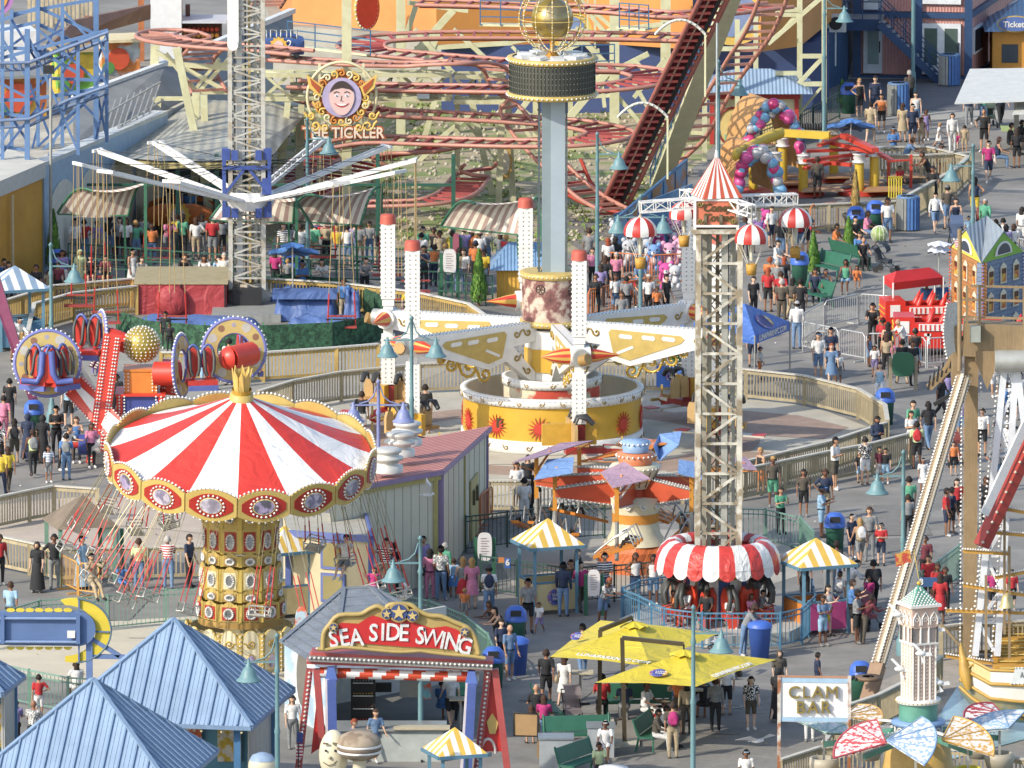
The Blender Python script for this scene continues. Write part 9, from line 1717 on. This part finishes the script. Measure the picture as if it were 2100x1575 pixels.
TXT='''near the upper path bins|1762 240 h 20 165 ak Sk Y gM|1785 295 w 180 178 tt St k|1795 242 s 0 180 tn Sn k|1808 272 h 0 165 ao Sk K|1865 228 s 200 175 th Sk g|1878 268 s 10 165 aw Sd K|1851 292 s 160 165 dt - B|1871 300 s 5 178 tn Sn cw|1899 288 s 10 130 au Su B|1889 298 s 0 118 at St B|1926 303 w 90 105 dw - y|1953 313 s 10 165 lw Pw K|1962 306 i 0 95 tM Sp k|1978 313 s 180 115 tt St k|2018 312 h -30 180 tk Sk n
on the path by the white awning|1987 262 w 0 175 tn Pg k bg|2017 260 s 180 165 aG Pd K|2052 259 w 10 180 tn Pk k|2027 375 w 0 176 tM Sn cg gw|2045 345 i 90 165 an Pd B|2070 318 i 100 170 tk Sk k|2092 312 i 110 170 lk Pk k|2085 345 s 180 165 tk Sk K
beside the kiddie ride railing|1832 345 c 0 172 tb Pg cl|1930 360 i 0 170 aw Sk cg|1906 395 l -80 178 ak Sk k|1913 425 w 0 170 tk Sk cn|1918 478 w 5 165 lw Sd ch|1943 470 h 200 176 th Sd cg|1676 408 s 170 172 th Sk b|1845 400 s 30 120 tr Sk k|1856 362 l 90 170 td Pt b
on the right path|1999 450 h 180 170 an Sy K|2020 492 w 0 165 lG St G|1960 492 w 0 168 an Sn K|1986 497 s 0 105 tl Sl cl|2042 520 i 170 170 th Sh ch|2057 515 i 190 165 tw Sw k|2048 530 i 180 168 tk Sk cg|2063 528 i 170 165 tu Sk K|2078 525 i 160 160 tw Sk B|2095 510 s 150 165 tw Sw K|1962 600 s 180 168 Dl - k|1820 498 s 20 180 tw Sd k
by the toy stall|1601 540 s 170 178 tk Sd k|1620 528 s 180 175 th St k|1652 520 h 190 172 tn Sk k|1640 524 s 170 165 tr Sd K|1582 508 s 40 165 tw Sn k|1541 520 s 180 170 tw Su k|1528 530 s 170 165 tk Pk B|1592 560 i 60 165 tw Pd k
near the green benches|1672 622 i 10 175 tn Pk k|1692 620 i 20 165 ag Pg cg|1735 600 i -10 165 aG Kl K|1757 590 i 0 110 to So K|1712 528 i 60 170 to Sg k|1762 545 i 30 172 tb Pk k|1776 500 i 80 168 tp Sd k|1770 552 i 20 160 tk Pk n|1655 500 i 0 120 tr Sk k|1752 512 i 40 170 tk Pk cb
in the group left of the tent|1608 612 s 180 160 tk Pk R|1578 618 w 170 172 to So r|1594 626 s 180 175 tg Sg g|1601 648 w 180 172 tr Sr b|1603 668 s 170 178 th Ph g|1641 668 s 190 178 tk Pk k|1625 658 w 160 165 th Pt K|1634 716 s 185 180 lw Pd cw|1575 640 s 170 170 tr Sk R|1545 655 s 20 165 tk Pk k
on the path before the silver barriers|1678 780 s 10 178 tw Sd cb bk|1704 770 s 0 178 tn Pn cn|1705 795 w 5 165 dd - R gk|1719 790 s 10 125 tw Sg cu|1543 752 s 0 160 tb Sn K|1558 778 s 90 120 tw So cu
queueing at the fire truck ride|1790 712 l 5 180 tk Pk ck|1782 752 s 60 120 ad Sd k|1794 772 s 0 115 tw Su k|1810 742 s 170 165 tr Sk cr|1821 752 s 180 165 ak Sk K|1827 762 s 180 115 tp Sw k|1818 775 s 160 165 at Pk B|1856 742 l -60 170 tw Sg n|1877 765 p 190 165 ak Kl cg|1805 815 i 0 165 al Pw K|1850 790 v 200 170 tk Pt k|1900 668 p 180 170 tb Pk k|1932 668 s 200 175 tb Pk k|1872 790 s 20 165 tk Pk b
near the corner of the grey railing|1712 1005 c 60 185 tw Sh cn|1774 995 c 190 170 fk Sw cw|1798 958 c 20 180 ln Pn ck|1803 992 s 30 130 tm Sw k|1816 992 s 0 125 tk Sl k|1763 990 s 20 110 tk Sl k|1880 962 s 190 168 te Sk k br|1872 925 s 20 180 tG Pk k|1904 925 w 200 178 tk Pd K|1868 938 c 30 165 tw Sw K|1585 1040 s 10 176 th SG y|1601 1095 p 20 160 tG Pk K|1560 1015 s -60 165 ak So y
on the asphalt behind the right striped kiosk|1692 1068 h 20 178 tn St b bt|1684 1102 p 80 176 tl Sl cb|1746 1145 s 40 150 tn Sn cw|1764 1162 w 190 165 at Sg Y bw|1783 1150 s -10 182 tg Pg b|1807 1160 c 0 145 tr Sn cg|1864 1080 s 180 172 tG Pk k|1862 1110 s 180 160 tg Pk k|1893 1010 s 0 120 dw - cw|1940 1100 s 70 165 tr Sn k gw|1951 1095 s 120 160 tn Sk k|1962 1080 s 20 165 tr Sk K|1990 1010 s 20 160 ap Sd k|1648 1060 s 0 165 th Sk K
between the timber posts|2014 935 s 0 170 tw Sk k|2045 1010 h 10 178 tg Pd cg|1930 865 w 60 175 tk Pk k|1943 850 s 180 165 tu Sd K|1972 905 s 170 170 tu Sd K|1955 975 s 0 120 to Sk k|1983 860 s 20 170 tk Sn k|2040 815 s 10 165 tw Sw k|2060 880 w 90 170 tb Pk k|2022 1075 s 0 165 tk Pk B|2070 960 s 150 168 tw Sd K|2090 860 s 30 172 tw Sk k|1995 780 s 10 165 tg Pk k|2020 760 w 60 172 tb Pd k|2075 1255 s 20 140 tr Sk k
beside the drop tower kiosk|1687 1325 p 30 165 td Sl k gy|1697 1305 p 40 168 aw Sp K|1757 1320 p 80 175 tg Sk k gw|1747 1300 p 90 178 tb Sk k|1783 1262 s -30 130 tM Sk K|1791 1258 w 190 178 tk Pk ck bk|1738 1255 l 100 180 lw St K|1722 1265 s 120 150 tw Sw k|1715 1215 s 150 172 tk Pd k|1700 1222 s 170 168 tg Pg k|1772 1320 l 120 165 lm Ph k
beside the Venetian tower|1903 1240 s 20 165 tr Pk B|1922 1258 s 20 165 tr Pr B|1928 1280 s 170 165 tr Kr K|1938 1262 s 0 160 tk Pk k|1912 1275 w 190 110 tm Sk B|2036 1258 s 200 150 tM Sk k|1897 1200 s 0 165 tm Pk k|1595 1480 w 160 170 Dk - hk|1598 1440 s 10 165 Dh - hh|1676 1425 s 90 135 tn Sn k|1660 1520 s 10 165 tu Pw k|1530 1645 s 10 160 tw Sw cl
near the yellow umbrellas|1120 1446 w 170 178 tk Sk k|1157 1450 w 175 165 dw - B gt|1195 1392 w 180 178 tk Pd ck|1083 1298 s 20 178 tg Sk ck bg|1106 1300 w -20 105 tw Su b|1540 1497 s 0 168 fk Sh K gw|1467 1502 s 170 170 lg Pk b gk|1490 1468 s 180 172 tw Sk y|1444 1478 i 190 175 tk Sk k|1392 1490 l 180 168 ao Ph B|1365 1455 i 150 170 tu Pd k|1408 1505 s 180 165 lt Ph K|1527 1345 l 70 180 tg Pd k|1235 1475 i -170 180 tr Pk k|1281 1482 i 190 172 tn Pg k|1322 1488 i 60 178 tw Pw k|1345 1540 i 80 165 lh Pw k|1362 1532 i 70 165 tw Sw k|1358 1512 i 90 150 tw St ct|1380 1556 s 175 176 th Pt k bM|1336 1500 i 30 90 tr Sk k|1100 1496 i 180 178 tk Pk n|1115 1512 i 170 165 tM Pd B|1090 1530 i 190 160 tk St B|1242 1560 i 0 160 tw Sw cw|1228 1600 i 20 150 te Sk k
in front of the kite ride|1155 1265 s 160 180 ln Pd cn|1171 1250 s 0 165 th Sg k|1190 1255 w 30 168 tM Ph cg gw|1184 1228 s 60 165 tk Pk K|1240 1245 c 10 180 sn Pd cn|1237 1282 l 50 168 fg Sd r|1303 1240 h 20 172 aw Sd B|1340 1242 s 10 170 aw Sd K|1382 1232 s 170 172 th Sh k|1403 1232 s 180 178 tk Pk k|1562 1225 s 170 165 tG Pk K|1650 1240 s 0 165 tk Pk K|1075 1080 s 180 168 tw Pw k|1095 1078 s 180 172 tk Pk K|1060 1045 s 10 165 tw Sw K|1083 1030 s 20 165 tk Sk K
in the line beside the swings|904 1232 s 170 182 fg Pd ck|882 1228 s 180 165 tp Pp K gk|950 1248 w 180 172 ag Kr Y|968 1250 s 175 170 dp - Y|1003 1268 w 185 176 tw Pd cg bn|953 1272 s 180 105 to Sg y|930 1225 s 170 130 tl Kb b|912 1215 s 150 165 lG Pk g|868 1205 s 30 172 tu Pu K|852 1200 s 160 170 fk Pk r|840 1205 s 200 165 tk Pk B|822 1190 s 180 168 tl Pk b|836 1180 s 170 160 tk Sk K|818 1175 s 180 165 tl Sw y|855 1178 s 190 165 tk Pk k|795 1170 s 20 165 tb Pk k|872 1188 s 180 172 tt Sk k|808 1215 s 150 165 tk Pk K|890 1195 s 190 160 tw Pk K|872 890 s 180 178 tk Sk k|742 900 s 180 170 tk Sw k
beside the green fence and bins|1018 1330 l -60 165 ak Pk B|1033 1345 l -70 168 ak Pk K|1045 1395 s 40 178 td Sd n|1028 1375 s 20 165 tn Sn k|925 1492 w 185 178 tw Sk k|945 1485 w 180 168 tG Pk K|905 1480 i 160 165 tb Sb k|600 1535 s 20 165 tw Pg K|722 1560 i 60 165 tu Pu r|770 1562 w 30 165 td Sd b
in the crowd at the left|30 955 w 190 168 ah Sh K bk|57 945 w 175 168 Dn - hn|88 950 s 170 170 Dk - hk|68 978 w 185 170 ae Pk k bg|17 1012 w 190 165 ty Ph B|100 990 s 10 130 sd Sg k|116 935 c 5 178 tk Pk ck|130 965 l 60 172 tw Pk cg|136 985 s 185 165 tb Pd k bg|141 878 s -20 180 tl Sk k|8 905 w 185 165 tp Pp k|-2 960 w 175 168 fk Pk k|157 950 p 0 165 ab Pk B|2 1020 w 170 172 ty Pn k|188 960 s 20 160 tp Pk B|20 870 s 170 165 tk Pk k
behind the swing chairs on the left|77 1215 s -20 168 Dk - hk|112 1207 h 10 182 tk Pg k|168 1208 s 60 178 Dl - cb|285 1210 s 185 172 te Pd b gk|345 1208 l 190 180 sr Pd g|388 1205 s 60 178 tn Pk k|22 1300 w 170 172 tl Pk b|0 1200 s 20 170 tr Pk k
near the blue pavilions|80 1478 h 190 145 tr Sw k|68 1528 i 170 176 fg Pk n|32 1520 i 180 165 tu Pk B|20 1515 i 150 165 tp Pk B|158 1440 i 190 165 lw Sw K
at the flyer tower railing|32 742 l 40 178 lw Sw cw bw|75 632 s -30 168 Dk - k|132 600 l 170 165 td Pw B|165 600 s 10 165 De - he|100 612 s 0 110 tt St k|120 618 s 0 150 tm Sk k|128 600 s 20 165 tu Pk K|215 605 i 0 100 fo So k|192 600 i 10 110 tu Su k|272 598 s 30 165 aw Kw cg bk|288 600 l 20 150 tg Pk b|377 606 l 10 175 tk Pk b|420 604 l -10 165 tw Pw K|450 604 l 0 160 tl Pk K|40 620 s 30 110 tw Sw k|5 615 l 10 172 tb Pk k|18 618 l 0 165 tk Pk K|565 600 s 170 165 tM Pk B|590 600 s 180 130 tg Sk y|620 625 c 0 170 tb Pt cb|705 662 s 0 170 tb Pt k|748 612 l 0 170 tg Pk k|665 612 l -20 165 tw Pw K|672 650 s 180 110 to So k|340 715 s 0 140 tk Pk ck|348 722 s 0 110 tk Pk k|195 770 s 30 165 tu Pu k|460 610 s 0 172 tw Pk g bo
in the plaza behind the left arms|470 790 s 180 172 tw Pw k|440 800 s 20 165 tw Pw k|420 795 s 160 165 tl Pl k|240 860 s 0 165 tk Pk k
in the queue right of the grey column|1208 560 s 170 176 tg Pg b|1247 575 s 180 165 tw Sk R|1262 572 s 185 165 tk Pk K|1215 595 s 20 165 tp Pk k|1241 612 s 170 165 tk Pk B|1264 605 s 0 165 tp Pk g|1310 605 i 20 172 td Sk cn|1285 655 s 190 165 tg Pk k|1262 650 s 40 165 tw Sd k|1330 655 s 10 172 tw Pk g|1347 658 s 20 130 to Sk b|1366 655 s 60 172 tk Pk cn|1222 650 s 0 165 tk Pk k|1275 690 s 0 170 tg Pt b|1290 630 i 30 165 tr Pk k|1232 630 s 190 165 tu Pk K|1500 700 s 180 165 tk Pk k'''
for blk in TXT.split('\n'):
 pl,*rows=blk.split('|')
 for rw in rows:
  v=rw.split();x,y=int(v[0]),int(v[1]);o=person(x,y,v[2],float(v[3])+RN.uniform(-12,12),int(v[4]),v[5],v[6],v[7],v[8]if len(v)>8 else '',pl)
  if v[2]=='l' and y>1500:pass
tops=['tw','tk','tg','tn','tl','ak','tr','tp','tG','lk','tu','sn','fw','to','tt','ty'];bots=['Pk','Sk','Sd','Pd','Sg','Pg','St','Pn'];hrs=['k','K','b','B','k','K','ck','cn','cg','y']
for j,(y0,x0,x1,n,pl)in enumerate(((535,150,470,16,'under the left striped awnings'),(545,570,780,13,'under the middle awnings'),(560,850,1045,12,'under the right awning'),(595,860,1000,8,'by the cypress and round sign'))):
 for i in range(n):
  x=x0+(x1-x0)*(i+RN.uniform(.1,.9))/n;person(int(x),int(y0+RN.uniform(-8,10)),RN.choice('sschlp'),RN.choice((170,190,180,20,-20,150)),RN.choice((165,172,178,160,168)),RN.choice(tops),RN.choice(bots),RN.choice(hrs),'',pl)
for i,tp,bt,h,hh in((2,'lt','Pt','cg',172),(3,'tb','Sb','b',115),(13,'fw','Sg','cb',168),(14,'sk','St','k',178),(15,'tM','Sp','B',120)):
 o,p,f,l=SWING_CHAIRS[i];a=math.degrees(atan2(f.x,-f.y));person(int(p.x*55+1050),1100,'r',a,hh,tp,bt,h,'','in a swing chair '+('left' if i<5 else 'right')+' of the column',p-Vc((0,0,.62*hh/175))-f*.02)
for i,tp in((1,'tk'),(1,'tm'),(7,'ty')):p=FLYER_SEATS[i];e=.28 if tp!='tk' else-.28;person(200,700,'i',0,150,tp,'Sk','k','','in a hanging flyer seat',p+Vc((e,-.0,-.4)))
for k,tp,h in((11,'tk','K'),(0,'tw','k'),(10,'tw','k'),(1,'tp','B'),(9,'to','k'),(2,'tg','k')):a=2*pi*(k+.5)/12-pi/2;n_=Vc((cos(a),sin(a),0));person(1472,1250,'i',math.degrees(a)+90,165 if k>9 else 135,tp,'Pk' if k%2 else 'Sr',h,'','in a red drop tower seat',CT_C+n_*1.42+Vc((0,0,.32)))
for x,tp in((345,'tk'),(365,'tr'),(388,'tb')):person(x,470,'i',180,170,tp,'Pk','k','','in the orange coaster car',K(x,478)+Vc((0,0,.42)))
seen={}
for q in PPL:seen.setdefault(q[3],[]).append(q)
ORD=['leftmost','second from left','third from left','fourth from left','fifth from left']
for lab,qs in seen.items():
 qs.sort(key=lambda q:q[2].location.x)
 for i,q in enumerate(qs):
  l=(lab if len(lab.split())<14 else ' '.join(lab.replace(' and ',' & ',1).split(' & ')[0].split()+lab.split()[-(len(q[4].split())):]))+((', '+ORD[min(i,4)])if len(qs)>1 else '');l=' '.join((l.replace(' standing ',' ').replace(' long sleeved','')if len(l.split())>16 else l).split()[:16]);tag(q[2],l,'person','people in the amusement park')
def more():
 c=K(1043,612);t=thing('yellow_hut','yellow plank hut with blue ribbed metal roof beside the picture drum','hut',c);b=MB();b.box(c+Vc((.4,0,0)),(1.7,2.4,1.35),M('#dba52e',.6,0,.15,1,'rib',None,2));b.build('wall',t)
 b=MB();r=M('#7fa6cc',.5,0,.12,1,'rib',None,2.4);q=c+Vc((.4,0,0));P=[q+Vc(v)for v in((-1.1,-1.5,1.3),(1.1,-1.5,1.3),(1.1,1.5,1.3),(-1.1,1.5,1.3),(-.4,.4,2.1),(1.1,.4,2.1))];b.add(P,[(0,1,5,4),(1,2,5),(2,3,4,5),(3,0,4)],r);b.build('roof',t)
 c=K(1545,285);t=thing('red_gazebo','cream and red gazebo with pale blue hip roof behind the coaster drop','gazebo',c);b=MB();rd=M('#c0342c',.6,0,.1);b.box(c,(3.6,3.0,1.9),M('#dcd3a6',.6,0,.1));b.box(c+Vc((0,-.05,1.9)),(3.8,3.2,.3),rd)
 for x in(-1.75,-.1,1.75):b.box(c+Vc((x,-1.55,0)),(.18,.12,2.0),rd)
 b.build('wall',t);b=MB()
 for x in(-.9,.85):b.slab([c+Vc((x+.6*cos(g),-1.52,.75+.8*sin(g)))for g in[i*pi/12 for i in range(24)]],.03,M('#e2c67a',.6),(0,-1,0));b.path(circ(c+Vc((x,-1.57,.75)),.62,20,v=(0,0,1.25)),.05,M('#a83a34',.6),5,True)
 b.build('round_panels',t);b=MB();hw,hd=2.4,2.3;b.add([c+Vc(v)for v in((-hw,-hd,2.2),(hw,-hd,2.2),(hw,hd,2.2),(-hw,hd,2.2),(-.7,0,2.95),(.7,0,2.95))],[(0,1,5,4),(1,2,5),(2,3,4,5),(3,0,4)],M('#9ab4cc',.5,0,.12,1,'rib',None,2.));b.build('roof',t)
 c=K(165,1185);t=thing('shingle_hut','operator hut with brown shingled pyramid roof beside the spinning ride','hut',c);z=V(165,1072,c.y).z;w=1.05;b=MB();P=[c+Vc((x*w*.95-y*.3,y*w+x*.3,z))for x,y in((-1,-1),(1,-1),(1,1),(-1,1))];ap=c+Vc((.1,0,z+.95));b.add(P+[ap],[(0,1,4),(1,2,4),(2,3,4),(3,0,4)],M('#8f7f6a',.8,0,.25,1,'brick','#6a5c4a',4));b.build('roof',t)
 for p in P:b=MB();g=p.lerp(ap,.12);b.bar(Vc((g.x,g.y,0)),Vc((g.x,g.y,z)),.13,M('#6f9a86',.6));b.build('post',t)
 b=MB();m=M('#6f6c66',.9,0,.1);r=random.Random(3)
 for k in range(26):
  x,y=r.uniform(100,2000),r.uniform(300,1560);p=K(x,y)+Vc((0,0,.022));a=r.uniform(-.5,.5);pts=[p+Vc((cos(a)*i*.5+.05*sin(i*2+k),sin(a)*i*.5+.08*sin(i*1.3+k),0))for i in range(r.randrange(5,14))];n=len(pts);o=Vc((0,.05,0));b.add(pts+[q+o for q in pts],[(i,i+1,n+i+1,n+i)for i in range(n-1)],m)
 b.build('asphalt_cracks')['kind']='structure'
 b=MB();m=M('#84817a',.9,0,.15)
 for k in range(16):
  x,y=r.uniform(100,2000),r.uniform(300,1560);p=K(x,y)+Vc((0,0,.02));w,h,a=r.uniform(.5,1.8),r.uniform(1,5),r.uniform(-.3,.3);b.add([p+Vc((cos(a)*i*w-sin(a)*j*h,sin(a)*i*w+cos(a)*j*h,0))for i,j in((-1,-1),(1,-1),(1,1),(-1,1))],[(0,1,2,3)],m)
 b.build('asphalt_patches')['kind']='structure'
 for k,(x,y)in enumerate(((1640,1120),(1180,1330),(1910,640),(90,1130),(1500,1450))):
  b=MB();b.disc(K(x,y)+Vc((0,0,.026)),.35,M('#5f5e5a',.5,.3),18);b.path(circ(K(x,y)+Vc((0,0,.026)),.33,18),.02,STEEL,4,True);tag(recentre(b.build('manhole_cover')),'round iron manhole cover in the paving '+('right of the drop tower','before the yellow umbrellas','beside the red ticket awning','at the left edge near the picket railing','between umbrellas and clam bar sign')[k],'manhole cover')
 b=MB()
 for k in range(160):p=K(r.uniform(0,2100),r.uniform(420,1570))+Vc((0,0,.03));s=r.uniform(.03,.07);b.slab([p,p+Vc((s,0,0)),p+Vc((s,s,.02)),p+Vc((0,s,.01))],.01,(WHITE,M('#b9a684',.8),M('#6d5f48',.8))[k%3],(0,0,1))
 tag(b.build('scattered_litter',kind='stuff'),'small paper scraps and dry leaves scattered over the paving','litter',None,'stuff')
more()
